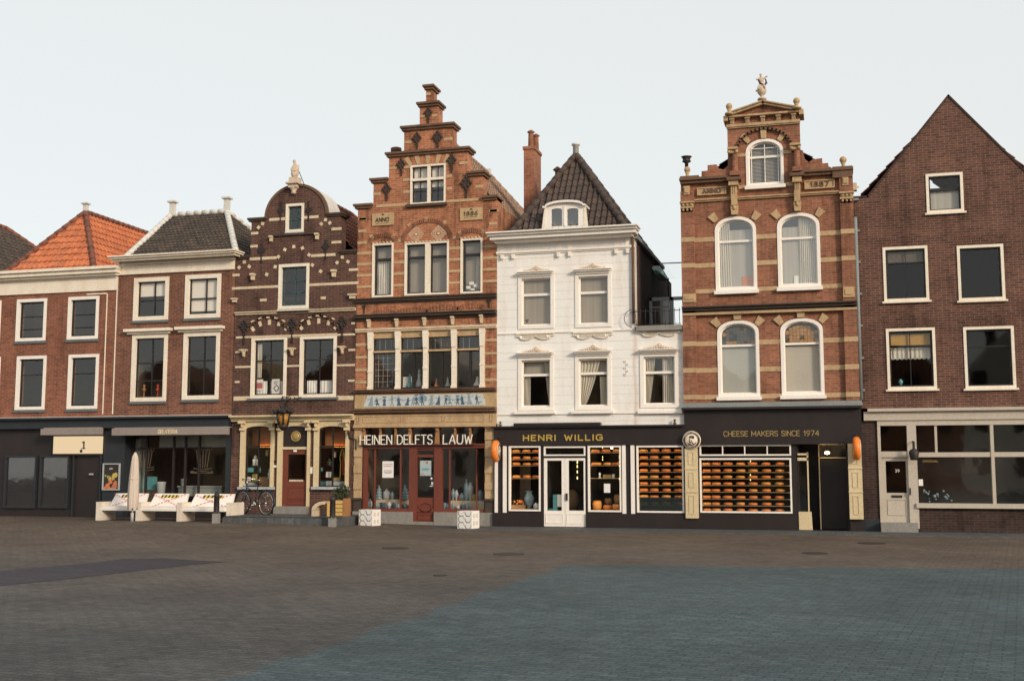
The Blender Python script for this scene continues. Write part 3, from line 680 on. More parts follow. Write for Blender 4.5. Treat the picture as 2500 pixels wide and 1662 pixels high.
# things inside the gelateria
r=rc(C3,690,955,852,1018,.8); m=MB(); m.box(r[0],r[1],.75,.82,r[2],r[3]); solo('menu_board',m,'poster_teal','teal patterned board inside the ice cream shop window behind the parasol','board')
r=rc(C3,1255,1800,970,1100,.7); t=thing('shop_counter','pale grey serving counter inside the ice cream shop on the right','counter',((r[0]+r[1])/2,.8,r[2])); m=MB(); m.box(r[0],r[1],.6,1.0,r[2],r[3]-.04); part('counter_front',m,'counter',t); m=MB(); m.box(r[0]-.03,r[1]+.03,.57,1.03,r[3]-.04,r[3]); part('counter_top',m,'zinc',t)
ctr=r[3]; cmz=MB(); c=P(*C3.p(1010,1000),.6); cmz.lathe((c.x,.6,c.z-.2),[(.09,0),(.12,.02),(.15,.38),(.16,.4)],14); solo('paper_cup',cmz,'delft_pale','large pale ice cream cup behind the glass in the middle of the ice cream shop','cup')
cmz=MB(); c=P(*C3.p(1297,950),.7); cmz.lathe((c.x,.7,ctr),[(.06,0),(.08,.02),(.09,.2),(.10,.22)],14); solo('paper_cup',cmz,'zinc','small grey cup standing on the shop counter end','cup')
# ================================================================== H3 dark brick house with round gable
u0,u1=P(571,850).x,P(869,850).x; H=house('brick_house','dark purple brick house with a rounded gable and cream stone dashes',u0,u1); holes=[]
L4=lambda x,y: zz(C4,x,y)
zs1=L4(730,1068); zs2=L4(730,680)
uc=P(*C4.p(742,500)).x; ul=uu(C4,425,600); ur=uu(C4,1052,600); R=(ur-ul)/2; uc=(ul+ur)/2; ztop=L4(742,352); zsp=L4(742,672)
u262,u1205=uu(C4,268,880),uu(C4,1190,880)
arc=[(uc-R*math.cos(math.pi*i/24),zsp+(ztop-zsp)*math.sin(math.pi*i/24)) for i in range(25)]
top=[(u0,zs1),(u262,zs1),(u262,zs2),(ul,zs2)]+arc+[(ur,zs2),(u1205,zs2),(u1205,zs1),(u1,zs1)]
kw=dict(cm='paint_cream',sw=.04,sm='paint_sash',bw=.03)
q=C4.p(720,540); _,rt=WW(*[C4.p(628,0)[0],C4.p(815,0)[0]],C4.p(0,540)[1],C4.p(0,832)[1],vb=[C4.p(732,0)[0]],hb=[C4.p(0,702)[1]],cw=.075,sill=(.01,.09,.05),sillm='zinc',**{**kw,'sm':'paint_teal'})
_,rm=WW(C4.p(556,0)[0]-.8,C4.p(868,0)[0],C4.p(0,1162)[1],C5.p(0,262)[1],vb=[C4.p(715,0)[0]],hb=[C4.p(0,1340)[1],C4.p(0,1456)[1]],cw=.09,sill=(.02,.13,.05),sillm='zinc',**{**kw,'sm':'paint_teal'})
_,r5=WW(C5.p(310,0)[0],C5.p(736,0)[0],C5.p(0,598)[1],C5.p(0,1332)[1],vb=[C5.p(528,0)[0]],hb=[C5.p(0,880)[1]],cw=.10,sill=(.08,.07,.07),**kw)
_,r6=WW(C5.p(891,0)[0],C5.p(1331,0)[0],C5.p(0,585)[1],C5.p(0,1322)[1],vb=[C5.p(1118,0)[0]],hb=[C5.p(0,868)[1]],cw=.10,sill=(.08,.07,.07),**kw)
zcor=zz(C6,840,150)
wall('wall',top,zcor,holes,0,.42,'brick_dark',H)
# coping and lead edge of the round gable
m=MB(); A=[(uc-(R+.05)*math.cos(math.pi*i/24),zsp+(ztop-zsp+.05)*math.sin(math.pi*i/24)) for i in range(25)]; B=[(uc-(R-.03)*math.cos(math.pi*i/24),zsp+(ztop-zsp-.03)*math.sin(math.pi*i/24)) for i in range(25)]
for i in range(24): m.prism([A[i],A[i+1],B[i+1],B[i]],.06,.95)
part('gable_flashing',m,'lead_white',H)
m=MB()
for i in range(24): m.prism([A[i],A[i+1],B[i+1],B[i]],-.035,.058)
part('gable_rim',m,'stone_brown',H)
m=MB()
for a,b,z in ((u0-.02,u262,zs1),(u262-.12,ul,zs2),(ur,u1205+.12,zs2),(u1205,u1,zs1)): m.grp(); m.box(a,b,-.07,.47,z,z+.06); m.box(a+.03,b-.03,-.04,.44,z-.05,z)
z=L4(730,860); m.grp(); m.box(uu(C4,470,870),uu(C4,990,850),-.06,.0,z-.02,z+.045)
multi('coping',m,'stone_black',H)
st=MB()
def band(mb,C,segs,zc_,h,pj=.012):
    for a,b in segs: mb.box(uu(C,a,700) if C is C0 else uu(C,a,zc_[1]),uu(C,b,zc_[1]),-pj,.02,zz(C,*zc_)-h/2,zz(C,*zc_)+h/2)
band(st,C4,[(455,572),(576,626),(815,862),(870,965)],(715,690),.085)
band(st,C4,[(255,372),(380,532),(888,1035),(1042,1140)],(715,1088),.085)
band(st,C4,[(70,556),(868,1378)],(715,1387),.08)
for a,b,y in ((268,342,846),(262,335,980),(1100,1200,800),(1100,1198,938),(76,148,1278),(1280,1376,1222),(360,428,1536),(988,1040,1514)):
    x0,x1=uu(C4,a,y),uu(C4,b,y); z=zz(C4,(a+b)/2,y); st.box(x0,x1,-.014,.02,z-.04,z+.04)
for x,y,rr in ((347,786,45),(388,747,15),(995,750,-45),(1038,708,0),(1083,740,50),(145,1200,45),(198,1143,0),(250,1190,-60),(1158,1150,45),(1212,1093,0),(1270,1140,-60),(552,1089,40),(618,1015,25),(710,985,0),(800,1000,-25),(868,1070,-55),(518,1193,10),(430,1272,25),(903,1175,-60),(988,1240,-55)):
    vouss(st,C4,x,y,30,30,-rr,-.02)
for x,y,rr in ((330,505,38),(418,445,20),(530,425,0),(645,438,-15),(735,495,-40),(908,488,35),(1000,428,15),(1120,410,0),(1237,430,-15),(1325,480,-40)): vouss(st,C5,x,y,34,56,rr,-.02)
for x,y,rr in ((335,417,30),(425,381,12),(520,370,0),(615,378,-10),(705,410,-30),(930,408,32),(1015,370,12),(1110,350,0),(1200,358,-12),(1298,385,-30)): vouss(st,C5,x,y,34,14,rr,-.07)
for a,b,y,h in ((125,178,783,.06),(116,172,1138,.06),(1475,1555,755,.06),(1470,1548,1123,.06),(1510,1552,436,.06),(120,308,958,.06),(735,892,947,.06),(1330,1552,937,.06),(102,302,1335,.13),(722,872,1328,.13),(1333,1535,1328,.13),(128,330,604,.06),(735,905,600,.06),(1333,1555,572,.06)):
    x0,x1=uu(C5,a,y),uu(C5,b,y); z=zz(C5,(a+b)/2,y); st.box(x0,x1,-.015,.02,z-h/2,z+h/2)
z=zz(C5,800,600); st.box(uu(C5,300,600),uu(C5,1340,600),-.04,.0,z+.0,z+.065)
multi('stone_block',st,'stone_cream',H)
# corbels
m=MB()
for C,x,y,w,h in ((C4,483,905,44,70),(C4,957,880,50,75),(C4,293,1298,58,82),(C4,1130,1262,62,88),(C4,104,1540,76,50),(C4,1322,1500,100,56)):
    c=P(*C.p(x,y)); k=.0048*(4.237/C.k)*.55; ww=w/C.k/95/1.0; hh=h/C.k/95; m.grp()
    m.box(c.x-ww*.5,c.x+ww*.5,-.14,.0,c.z+hh*.2,c.z+hh*.5); m.prism([(c.x-ww*.36,c.z+hh*.2),(c.x+ww*.36,c.z+hh*.2),(c.x+ww*.3,c.z-hh*.5),(c.x-ww*.3,c.z-hh*.5)],-.10,0)
multi('corbel',m,'stone_cream',H)
m=MB(); z=zz(C5,830,292); mould(m,u0+.03,u1-.02,[(z-.06,z,.05,0),(z,z+.03,.10,0)]); part('string_course',m,'stone_cream',H)
m=MB()
for i in range(2):
    cx,cy,ww,hh=((520,480,500,220),(1115,462,500,225))[i]
    m.grp(); pts=[P(*C5.p(cx-ww/2+ww*k/16, cy+40-hh*.78*math.sin(math.pi*k/16)+ (60 if 0 else 0))) for k in range(17)]
    for a,b in zip(pts[:-1],pts[1:]): m.seg((a.x,a.z),(b.x,b.z),.05,-.05,.0)
multi('arch_mould',m,'brick_dark',H)
for x,y in ((230,470),(805,452),(1405,432)):
    m=MB(); anchor(m,C5,x,y,1.0,1.6); part('wall_anchor',m,'iron',H)
    m=MB(); c=P(*C5.p(x+4,y+290)); m.box(c.x-.105,c.x+.105,-.18,0,c.z-.02,c.z+.02); m.lathe((c.x,-.09,c.z-.17),[(.02,0),(.05,.02),(.03,.05),(.08,.12),(.09,.15)],10); m.box(c.x-.02,c.x+.02,-.1,0,c.z-.2,c.z-.1); part('wall_console',m,'stone_cream',H)
m=MB()
for x,y in ((575,600),(862,600)):
    c=P(*C4.p(x,y)); m.grp(); m.box(c.x-.013,c.x+.013,-.03,0,c.z-.35,c.z+.25); m.prism([(c.x-.1,c.z-.02),(c.x,c.z+.12),(c.x+.1,c.z-.02),(c.x,c.z-.12)],-.035,-.005)
for x,y in ((375,1020),(1040,980)):
    c=P(*C4.p(x,y)); m.grp(); m.box(c.x-.013,c.x+.013,-.03,0,c.z-.4,c.z+.2); m.prism([(c.x-.13,c.z),(c.x,c.z+.14),(c.x+.13,c.z),(c.x,c.z-.14)],-.035,-.005)
multi('wall_anchor',m,'iron',H)
ridge=PX(*C4.p(1040,525),uc); 
hip_roof(H,u0+.15,u1-.1,.42,7.0,zs1-.1,(uc,.42,ridge.z),(uc,4.2,ridge.z),'tile_rust','tile_rust',p=.2,course=.28,amp=.025)
# statue console and statue
m=MB(); c=P(*C4.p(718,400)); z1=zz(C4,718,330); m.lathe((c.x,-.06,zz(C4,718,445)),[(.05,0),(.09,.03),(.06,.08),(.12,.17),(.14,.2)],12); m.box(c.x-.2,c.x+.2,-.25,.3,z1-.05,z1); m.box(c.x-.14,c.x+.14,-.18,.2,z1-.16,z1-.05); part('statue_console',m,'stone_pale',H)
t=thing('statue','pale stone seated draped figure on the round brick gable','statue',(c.x,0,z1)); m=MB(); m.box(c.x-.14,c.x+.15,-.14,.14,z1,z1+.17); part('pedestal',m,'stone_pale',t)
zb=z1+.17; x=c.x+.0
skin('figure',[(x,0,zb+.12,.115),(x+.02,.0,zb+.25,.10),(x+.03,0,zb+.37,.085),(x+.0,-.01,zb+.45,.035),(x-.02,-.02,zb+.52,.06),(x-.03,-.02,zb+.57,.05),(x-.07,-.06,zb+.02,.07),(x+.06,-.06,zb+.02,.075),
  (x-.07,-.01,zb+.36,.04),(x-.09,-.08,zb+.25,.035),(x-.03,-.12,zb+.2,.03),(x+.10,-.01,zb+.36,.042),(x+.10,-.08,zb+.24,.035),(x+.03,-.13,zb+.18,.03)],
 [(0,1),(1,2),(2,3),(3,4),(4,5),(0,6),(0,7),(2,8),(8,9),(9,10),(2,11),(11,12),(12,13)],'stone_pale',t)
m=MB(); a=P(*C4.p(762,205),.3); b=P(*C4.p(818,348),.3); m.tube([a,b],.012,6); part('iron_stay',m,'iron',H)
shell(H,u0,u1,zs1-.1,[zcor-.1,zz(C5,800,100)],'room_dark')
# curtains and cards behind the first floor windows
f=lambda a,b,yt,yb,d=.2: rc(C5,a,b,yt,yb,d)
r=f(372,446,690,1090); curtain('curtain',r,r[0],r[1],.16,'curtain','cream curtain strip in the left first floor window of the dark gabled house',folds=4)
for i,(a,b,lab) in enumerate(((372,508,'short white cafe curtain at the left foot of the window with posters'),(540,692,'short white cafe curtain behind the round emblem poster'),(985,1105,'short white cafe curtain, left of the pair without posters'),(1135,1284,'short white cafe curtain, right of the pair without posters'))):
    r=f(a,b,1130 if i<2 else 1122,1303,.2); n=3; m=MB(); q0=r
    curtain('cafe_curtain',r,r[0],r[1],.165,'board_white',lab,'curtain','short cafe curtains in the dark gabled house',folds=4,amp=.012)
t=thing('poster','small white sheet with a red photograph in a first floor window','poster',(P(*C5.p(415,1170)).x,.17,P(*C5.p(415,1230)).z)); r=f(373,457,1108,1238,.17); m=MB(); m.box(r[0],r[1],.135,.14,r[2],r[3]); part('sheet',m,'board_white',t); r=f(380,450,1148,1215,.16); m=MB(); m.box(r[0],r[1],.13,.1348,r[2],r[3]); part('picture',m,'fruit_pink',t)
t=thing('poster','white sheet with black round emblem in a first floor window','poster',(P(*C5.p(610,1190)).x,.17,P(*C5.p(610,1290)).z)); r=f(562,658,1105,1295,.17); m=MB(); m.box(r[0],r[1],.135,.14,r[2],r[3]); part('sheet',m,'board_white',t)
c=P(*C5.p(617,1213),.16); m=MB()
m.ring([(c.x+(.085+.012*math.cos(4*a))*math.cos(a),c.z+(.095+.012*math.cos(4*a))*math.sin(a)) for a in [6.283*k/24 for k in range(24)]],[(c.x+(.06+.014*math.cos(4*a))*math.cos(a),c.z+(.066+.014*math.cos(4*a))*math.sin(a)) for a in [6.283*k/24 for k in range(24)]],.13,.1345)
for k in range(3): m.box(c.x-.09,c.x+.02+.02*k,.13,.1345,c.z+.13+.035*k,c.z+.142+.035*k)
part('emblem',m,'letter_black',t)
# ---- ground floor of H3
g6=lambda a,b,yt,yb,d=0: rc(C6,a,b,yt,yb,d)
zc0,zc1=zz(C6,840,188),zz(C6,840,116)
m=MB(); mould(m,u0+.02,u1-.0,[(zc0,zc0+.07,.10,0),(zc0+.07,zc1-.05,.16,.0),(zc1-.05,zc1,.26,0)]); part('cornice',m,'paint_ivory',H)
shz=zc0; holes2=[]; 
def archfront(x0,x1,yt,yb,pl,pr,cap=None,door=False):
    """cream timber frame with pilasters, basket arch head, bracket capitals; returns opening rect"""
    r=g6(x0,x1,yt,yb); a,b=uu(C6,pl,650),uu(C6,pr,650); rise=(r[3]-zz(C6,(x0+x1)/2,yt+48)); m=MB()
    o=outl(r,rise); topz=zc0; 
    for i in range(2,len(o)-1):
        (xa,za),(xb,zb_)=o[i],o[i+1]; m.prism([(xa,za),(xb,zb_),(xb,topz),(xa,topz)],-.03,.08)
    zbm=r[2]-.0; m.box(a,r[0],-.06,.08,zbm,topz); m.box(r[1],b,-.06,.08,zbm,topz)
    holes2.append(((a,b,zbm,topz-.0),0)); f=part('window' if not door else 'door_case',m,'paint_ivory',H)
    m=MB()
    for x in ((a+r[0])/2,(b+r[1])/2):
        z=zz(C6,(x0+x1)/2,285); m.grp(); m.box(x-.09,x+.09,-.12,-.061,z-.05,z+.02); m.lathe((x,-.12,z+.05),[(.03,0),(.05,.03),(.04,.08),(.07,.13),(.09,.16)],8); m.box(x-.1,x+.1,-.2,-.061,zc0-.07,zc0-.002)
    multi('capital',m,'paint_ivory',f); return r,rise,f
for x0,x1,pl,pr,vb in ((248,566,190,606,404),(1155,1490,1098,1530,1322)):
    r,rise,f=archfront(x0,x1,252,1000,pl,pr)
    m=MB(); I=outl(r,rise); m.ring(I,outl(r,rise,.035),.02,.08); v=uu(C6,vb,650); m.box(v-.02,v+.02,.018,.07,r[2]+.02,r[3]-.02); z=zz(C6,(x0+x1)/2,500); m.box(r[0]+.02,r[1]-.02,.016,.07,z-.02,z+.02); part('sash',m,'paint_sash',f)
    m=MB(); m.add([(x,.05,z_) for x,z_ in I],[tuple(range(len(I)))]); part('pane',m,'glass',f)
    m=MB(); m.box(uu(C6,pl-20,1020),uu(C6,pr+10,1020),-.12,.06,r[2]-.08,r[2]-.002); part('sill',m,'zinc',f)
    m=MB(); z=zz(C6,(x0+x1)/2,500); m.box(r[0]+.0,r[1]-.0,.42,.45,z-.05,z+.9); m.box(r[0],r[1],.12,.42,z-.05,z-.02); part('pelmet',m,'copper',f); m=MB(); m.box(uu(C6,x0+(x1-x0)*.3,500),r[1]-.06,.385,.40,z-.015,z+.012); part('strip_light',m,'strip_orange',f)  # board added to catch the orange glow, strip hidden at its foot
    m=MB(); m.box(r[0],r[1],.2,.7,r[2]-.12,r[2]+.02); part('display_floor',m,'shelf',f)
r,rise,f=archfront(702,1015,250,1240,650,1050,door=True)
zt=zz(C6,860,508); zd=zz(C6,860,540); zth=zz(C6,860,1240)
m=MB(); m.box(r[0],r[1],-.02,.07,zd,zt); part('transom',m,'paint_ivory',f)
m=MB(); m.box(r[0],r[1],.03,.07,zt,r[3]+.1); part('fanlight_board',m,'paint_black',f)
c=P(*C6.p(870,378)); m=MB(); m.lathe((c.x,.03,c.z),[(.155,0),(.165,-.03),(.14,-.05),(.125,-.02)],24,'y'); m.lathe((c.x,.03,c.z),[(.12,0),(.12,-.03),(.06,-.045)],20,'y'); part('medallion',m,'letter_gold_dim',f)
dr=MB(); dr.box(r[0]+.01,r[1]-.01,.05,.10,zth,zd-.01); gr=g6(765,980,600,918)
h2=MB()
door=MB(); dd=(r[0]+.01,r[1]-.01,zth,zd-.005)
hh=[((gr[0],gr[1],gr[2],gr[3]),0)]
d0=wall('door',[(dd[0],dd[3]),(dd[1],dd[3])],dd[2],hh,.03,.05,'paint_red',H)
m=MB(); m.quad((gr[0],.055,gr[2]),(gr[1],.055,gr[2]),(gr[1],.055,gr[3]),(gr[0],.055,gr[3])); part('door_glass',m,'glass',d0)
m=MB()
for a,b,yt,yb in ((760,985,1000,1150),(760,985,1165,1225)):
    q=g6(a,b,yt,yb); m.ring(outl(q),outl(q,0,.025),.018,.031)
multi('door_panel',m,'paint_red',d0)
q=g6(785,955,912,936); m=MB(); m.rbox(q,.012,.032); part('letter_slot',m,'stone_cream',d0)
q=g6(848,888,545,570); m=MB(); m.rbox(q,-.035,-.02); part('number_plate',m,'board_white',f)
zpv=.30
wall('shop_wall',[(u0,zcor+.01),(u1,zcor+.01)],.1,holes2,.0,.40,'brick_dark',H)
q=g6(640,1040,1240,1300); wpart('door_step','stone_grey',[(q[0],q[1],-.25,.4,zpv,zth)])
for a,b,y0_,y1_,mt,nm in ((585,660,675,700,'iron','name_plate'),(592,655,735,762,'board_white','name_plate'),(1053,1083,757,838,'board_white','bell_plate')):
    q=g6(a,b,y0_,y1_); m=MB(); m.rbox(q,-.03,.0); part(nm,m,mt,H)
# raised stone stoop before H3 is paving
a0,a1=P(546,1268,-2.2).x,P(905,1270,-1.5).x-.55
m=MB(); m.box(a0,a1,-2.2,.0,-.05,zpv); m.box(a0,a1,-2.26,-2.2,-.05,zpv-.03); struct('pavement',m,'slabs')
# ================================================================== H4 stepped gable
u0,u1=P(869,850).x,P(1213.3,850).x; H=house('brick_house','tall orange brick house with a stepped gable and date plaques',u0,u1); holes=[]
um=lambda x,y: uu(D1,x,y)
gr_=28
lv=lambda y,x=840: zz(D1,x,y)
zL=[lv(1349),lv(1076),lv(803),lv(528),zz(D1,850,280),zz(D1,855,95)]
el=[u0,um(232,1250),um(402,960),um(567,680),um(738,400),um(807,180)]
er=[u1,um(1428,1170),um(1258,930),um(1092,640),um(935,400),um(872,180)]
top=[(u0,zL[0])]
for i in range(1,6): top+=[(el[i],zL[i-1]),(el[i],zL[i])]
for i in range(5,0,-1): top+=[(er[i],zL[i]),(er[i],zL[i-1])]
top+=[(u1,zL[0])]
kw=dict(cm='paint_cream',sm='paint_sash')
def wx(C,x0,x1,yt,yb,vb=(),hb=(),**k):
    r=rc(C,x0,x1,yt,yb); return window(H,holes,r,vb=[uu(C,x,(yt+yb)/2) for x in vb],hb=[zz(C,(x0+x1)/2,y) for y in hb],**k),r
w_,rt=wx(D1,637,1022,950,1378,cw=.05,sw=0,hb=(),**kw)
m=MB(); x=uu(D1,838,1165); m.box(x-.045,x+.045,-.02,.13,rt[2]+.04,rt[3]-.04); z=zz(D1,830,1105); m.box(rt[0]+.04,rt[1]-.04,-.021,.129,z-.045,z+.03); part('mullion',m,'paint_cream',w_)
m=MB()
for a,b in ((rt[0]+.05,x-.045),(x+.045,rt[1]-.05)):
    for c,d in ((rt[2]+.05,z-.045),(z+.03,rt[3]-.05)):
        q=(a,b,c,d); m.ring(outl(q),outl(q,0,.025),.06,.1); m.box((a+b)/2-.012,(a+b)/2+.012,.062,.098,c+.02,d-.02)
    m.box(a+.02,b-.02,.063,.097,rt[2]+.05+(z-rt[2])*.46,rt[2]+.07+(z-rt[2])*.46)
part('sash',m,'paint_sash',w_)
m=MB(); m.box(rt[0]-.12,rt[1]+.05,-.1,.08,rt[2]-.085,rt[2]-.003); part('sill',m,'stone_black',w_)
# second floor
W2=[]
for x0,x1,yt,yb,bar,vb in ((308,578,493,1178,696,None),(722,1285,475,1150,665,1014),(1435,1715,430,1130,634,None)):
    w_,r=wx(D2,x0,x1,yt,yb,cw=.055,sw=.045,hb=[bar],hbw=.08,**kw); W2.append((w_,r))
    if vb:
        m=MB(); x=uu(D2,vb,800); m.box(x-.075,x+.075,-.03,.12,r[2]+.05,r[3]-.05); part('mullion',m,'paint_cream',w_)
        s=MB(); s.box(x-.12,x-.076,.068,.12,r[2]+.06,r[3]-.06); s.box(x+.076,x+.12,.068,.12,r[2]+.06,r[3]-.06); part('sash',s,'paint_sash',w_)
zst=zz(D2,1000,1180)
# first floor band of four
z4t,z4b=zz(D3,1000,240),zz(D3,1000,1003); cols=[287,637,990,1353,1715]
zPan=zz(D3,1000,1048); zP0=zz(D3,1000,1232)
hx0,hx1=uu(D3,250,650),uu(D3,1742,650); holes.append(((hx0,hx1,z4b,z4t),0))
zM0=zz(D4,1000,85)
wall('wall',top,zM0,holes,0,.45,'brick_orange',H)
m=MB()
caps=[(el[0]-.12,el[1]+.0,zL[0]),(el[1]-.1,el[2],zL[1]),(el[2]-.1,er[2]+.1,zL[2]),(el[3]-.1,er[3]+.1,zL[3]),(el[4]-.08,er[4]+.08,zL[4]),(el[5]-.08,er[5]+.09,zL[5]),(er[2],er[1]+.1,zL[1]),(er[1],er[0]+.04,zL[0])]
for a,b,z in caps: m.grp(); m.box(a,b,-.12,.55,z-.03,z+.035); m.box(a+.04,b-.04,-.07,.5,z-.10,z-.03)
multi('coping',m,'stone_brown',H)
st=MB()
for a,b,y in ((405,485,990),(562,630,978),(1030,1085,942),(1170,1262,932),(555,635,1115),(1030,1090,1075),(230,310,1270),(555,635,1248),(1030,1090,1212),(1345,1430,1190),(76,155,1547),(1505,1600,1455),(568,650,705),(1005,1092,670),(808,858,178),(870,932,414),(745,800,422),(262,600,1395),(1030,1385,1340)):
    x0,x1=um(a,y),um(b,y); z=zz(D1,(a+b)/2,y); st.box(x0,x1,-.012,.02,z-.04,z+.04)
    
for a,b,y in ((130,230,335),(130,232,180),(1800,1900,240),(1800,1900,75)):
    x0,x1=max(u0,uu(D2,a,y)),min(u1,uu(D2,b,y)); z=zz(D2,(a+b)/2,y); st.box(x0,x1,-.012,.02,z-.04,z+.04)
for y in (437,572,715,860,1008):
    z=zz(D2,1000,y)
    ws=[r for _,r in W2]
    for a,b in ((u0,ws[0][0]),(ws[0][1],ws[1][0]),(ws[1][1],ws[2][0]),(ws[2][1],u1)): st.box(a,b,-.012,.02,z-.042,z+.038)
for yl,yr in ((423,365),(585,532),(745,702),(905,870)):
    st.box(u0,hx0,-.012,.02,zz(D3,170,yl)-.042,zz(D3,170,yl)+.038); st.box(hx1,u1,-.012,.02,zz(D3,1820,yr)-.042,zz(D3,1820,yr)+.038)
for x,y,rr in ((617,918,32),(715,900,15),(828,892,2),(938,885,-14),(1030,888,-28)): vouss(st,D1,x,y,42,95,rr,-.015,taper=.2)
for x,y,rr in ((304,412,30),(582,402,-30),(1428,362,28),(1720,348,-30),(1002,188,0),(785,265,35),(1232,228,-35)): vouss(st,D2,x,y,42,50,rr,-.03)
multi('stone_band',st,'stone_band',H)
# brick arches with tympanum
ar=MB(); tp=MB()
def arch(C,cx,cy,hw,hh,t,n):
    for k in range(n):
        q=math.pi*(k+.5)/n; x=cx-(hw+t/2)*math.cos(q); y=cy-(hh+t/2)*math.sin(q)-.065*(x-cx); vouss(ar,C,x,y,(hw+hh)*math.pi/2/n*.72,t,90-math.degrees(q),-.035)
ar.grp(); arch(D2,1010,450,278,225,48,40); ar.grp(); arch(D2,446,474,135,58,60,20); ar.grp(); arch(D2,1577,418,138,60,60,20)
multi('brick_arch',ar,'brick_rust',H)
for cx,cy,hw,hh in ((1010,450,278,222),(446,474,134,56),(1577,418,136,58)):
    pts=[P(*D2.p(cx-hw*math.cos(math.pi*k/20),cy-hh*math.sin(math.pi*k/20)+.065*hw*math.cos(math.pi*k/20))) for k in range(21)]
    tp.prism([(p.x,p.z) for p in pts],-.008,.01)
multi('tympanum',tp,'brick_orange',H)
m=MB()
for cx,cy in ((868,378),(1155,365)):
    for k,(s0,s1) in enumerate(((24,0),(62,52),(92,82),(120,110))):
        c=P(*D2.p(cx,cy)); a=s0/5.226/92; b=s1/5.226/92
        O=[(c.x-a,c.z),(c.x,c.z-a),(c.x+a,c.z),(c.x,c.z+a)]
        if s1: m.ring(O,[(c.x-b,c.z),(c.x,c.z-b),(c.x+b,c.z),(c.x,c.z+b)],-.014,-.006)
        else: m.prism(O,-.016,-.006)
for r in [r for _,r in W2]:
    n=int((r[1]-r[0])/.055)
    for k in range(0,n,2): x=r[0]+(r[1]-r[0])*k/n; m.box(x,x+.05,-.05,.0,r[3]+.0,r[3]+.04)
part('pattern_tiles',m,'stone_cream',H)
for k,(x,y,s) in enumerate(((540,950,1.05),(1090,905,1.1),(382,1220,1.05),(1250,1155,1.3),(712,665,1.05),(937,655,1.15),(835,385,.95))):
    m=MB(); anchor(m,D1,x,y,s*.9,.75); part('wall_anchor',m,'anchor_rust',H)
m=MB()
for x,y in ((208,1300),(1800,1230)):
    c=P(*D2.p(x,y)); m.grp(); m.prism([(c.x-.06,c.z+.04),(c.x+.06,c.z+.04),(c.x,c.z-.06)],-.05,0); m.box(c.x-.012,c.x+.012,-.04,0,c.z-.2,c.z)
multi('wall_anchor',m,'iron',H)
for k,(a,b,yt,yb,txt,lab) in enumerate(((312,586,110,265,'ANNO','stone plaque reading ANNO'),(1432,1716,42,198,'1886','stone plaque with the year'))):
    r=rc(D2,a,b,yt,yb); m=MB(); m.rbox(r,-.04,.0); o=part('plaque',m,'stone_ochre',H,lab)
    q=rc(D2,a+48,b-62,yt+(60 if k==0 else 48),yb-(48 if k==0 else 60)); m=MB(); text(m,txt,q[0],q[1],q[2],q[3],-.041,.017,gap=.36,slant=.05); m.box(q[0],q[1],-.045,-.04,q[2]-.06,q[2]-.05); m.prism([(( r[0]+r[1])/2-.06,r[3]-.06),((r[0]+r[1])/2,r[3]-.01),((r[0]+r[1])/2+.06,r[3]-.06)],-.05,-.04); part('lettering',m,'stone_black',o)
m=MB(); z=zz(D2,1000,1190); m.grp(); mould(m,u0,u1,[(z-.10,z-.05,.05,0),(z-.05,z+.02,.1,0),(z+.02,z+.05,.14,.0)]); z=zz(D2,1000,1412); m.grp(); mould(m,u0,u1,[(z-.09,z-.02,.07,0),(z-.02,z+.05,.16,0),(z+.05,z+.08,.2,0)]); multi('string_course',m,'stone_black',H)
m=MB()
for cx,hw in ((450,140),(820,190),(1200,200),(1570,170)):
    m.grp()
    for k in range(14):
        q=math.pi*(k+.5)/14; x=cx-hw*math.cos(q); vouss(m,D2,x,1372-.068*(x-1000)-48*math.sin(q),13,62,(90-math.degrees(q))*.35,-.02)
multi('brick_arch',m,'brick_rust',H)
m=MB()
for x,y in ((275,1515),(628,1505),(982,1490),(1340,1475),(1708,1455)):
    c=P(*D2.p(x,y)); m.grp(); m.box(c.x-.055,c.x+.055,-.14,0,c.z+.06,c.z+.11); m.prism([(c.x-.045,c.z+.06),(c.x+.045,c.z+.06),(c.x+.025,c.z-.13),(c.x-.025,c.z-.13)],-.11,0); m.box(c.x-.04,c.x+.04,-.12,0,c.z-.02,c.z+.01)
multi('corbel',m,'stone_cream',H)
m=MB(); z=zz(D3,1000,235); mould(m,u0,u1,[(z-.02,z+.03,.06,0),(z+.03,z+.09,.09,0)]); part('lintel',m,'stone_cream',H)
# column window: four bays
fw=MB(); zt_=z4t-.02
for i,x in enumerate(cols):
    c=uu(D3,x,650); fw.box(c-.065,c+.065,-.06,.16,z4b,zt_-.0); fw.box(c-.085,c+.085,-.09,.02,zt_-.12,zt_); fw.box(c-.08,c+.08,-.08,.02,z4b,z4b+.12)
    fw.prism([(c-.08,zt_-.12),(c+.08,zt_-.12),(c+.066,zt_-.5),(c-.066,zt_-.5)],-.085,0)
    z=zz(D3,x,725-(x-1000)*.065); fw.box(c-.075,c+.075,-.075,0,z-.02,z+.025)
bay=part('window',fw,'paint_cream',H,'four bay window with cream columns')
cxs=[uu(D3,x,650) for x in cols]; m=MB(); zt2=zz(D3,1000,512+(-12)); zc2=zz(D3,1000,313)
for a,b in zip(cxs[:-1],cxs[1:]): m.box(a+.065,b-.065,-.02,.14,zt2-.025,zt2+.03); m.box(a+.065,b-.065,.02,.14,zc2-.03,z4t)
part('transom',m,'stone_band',bay)
m=MB()
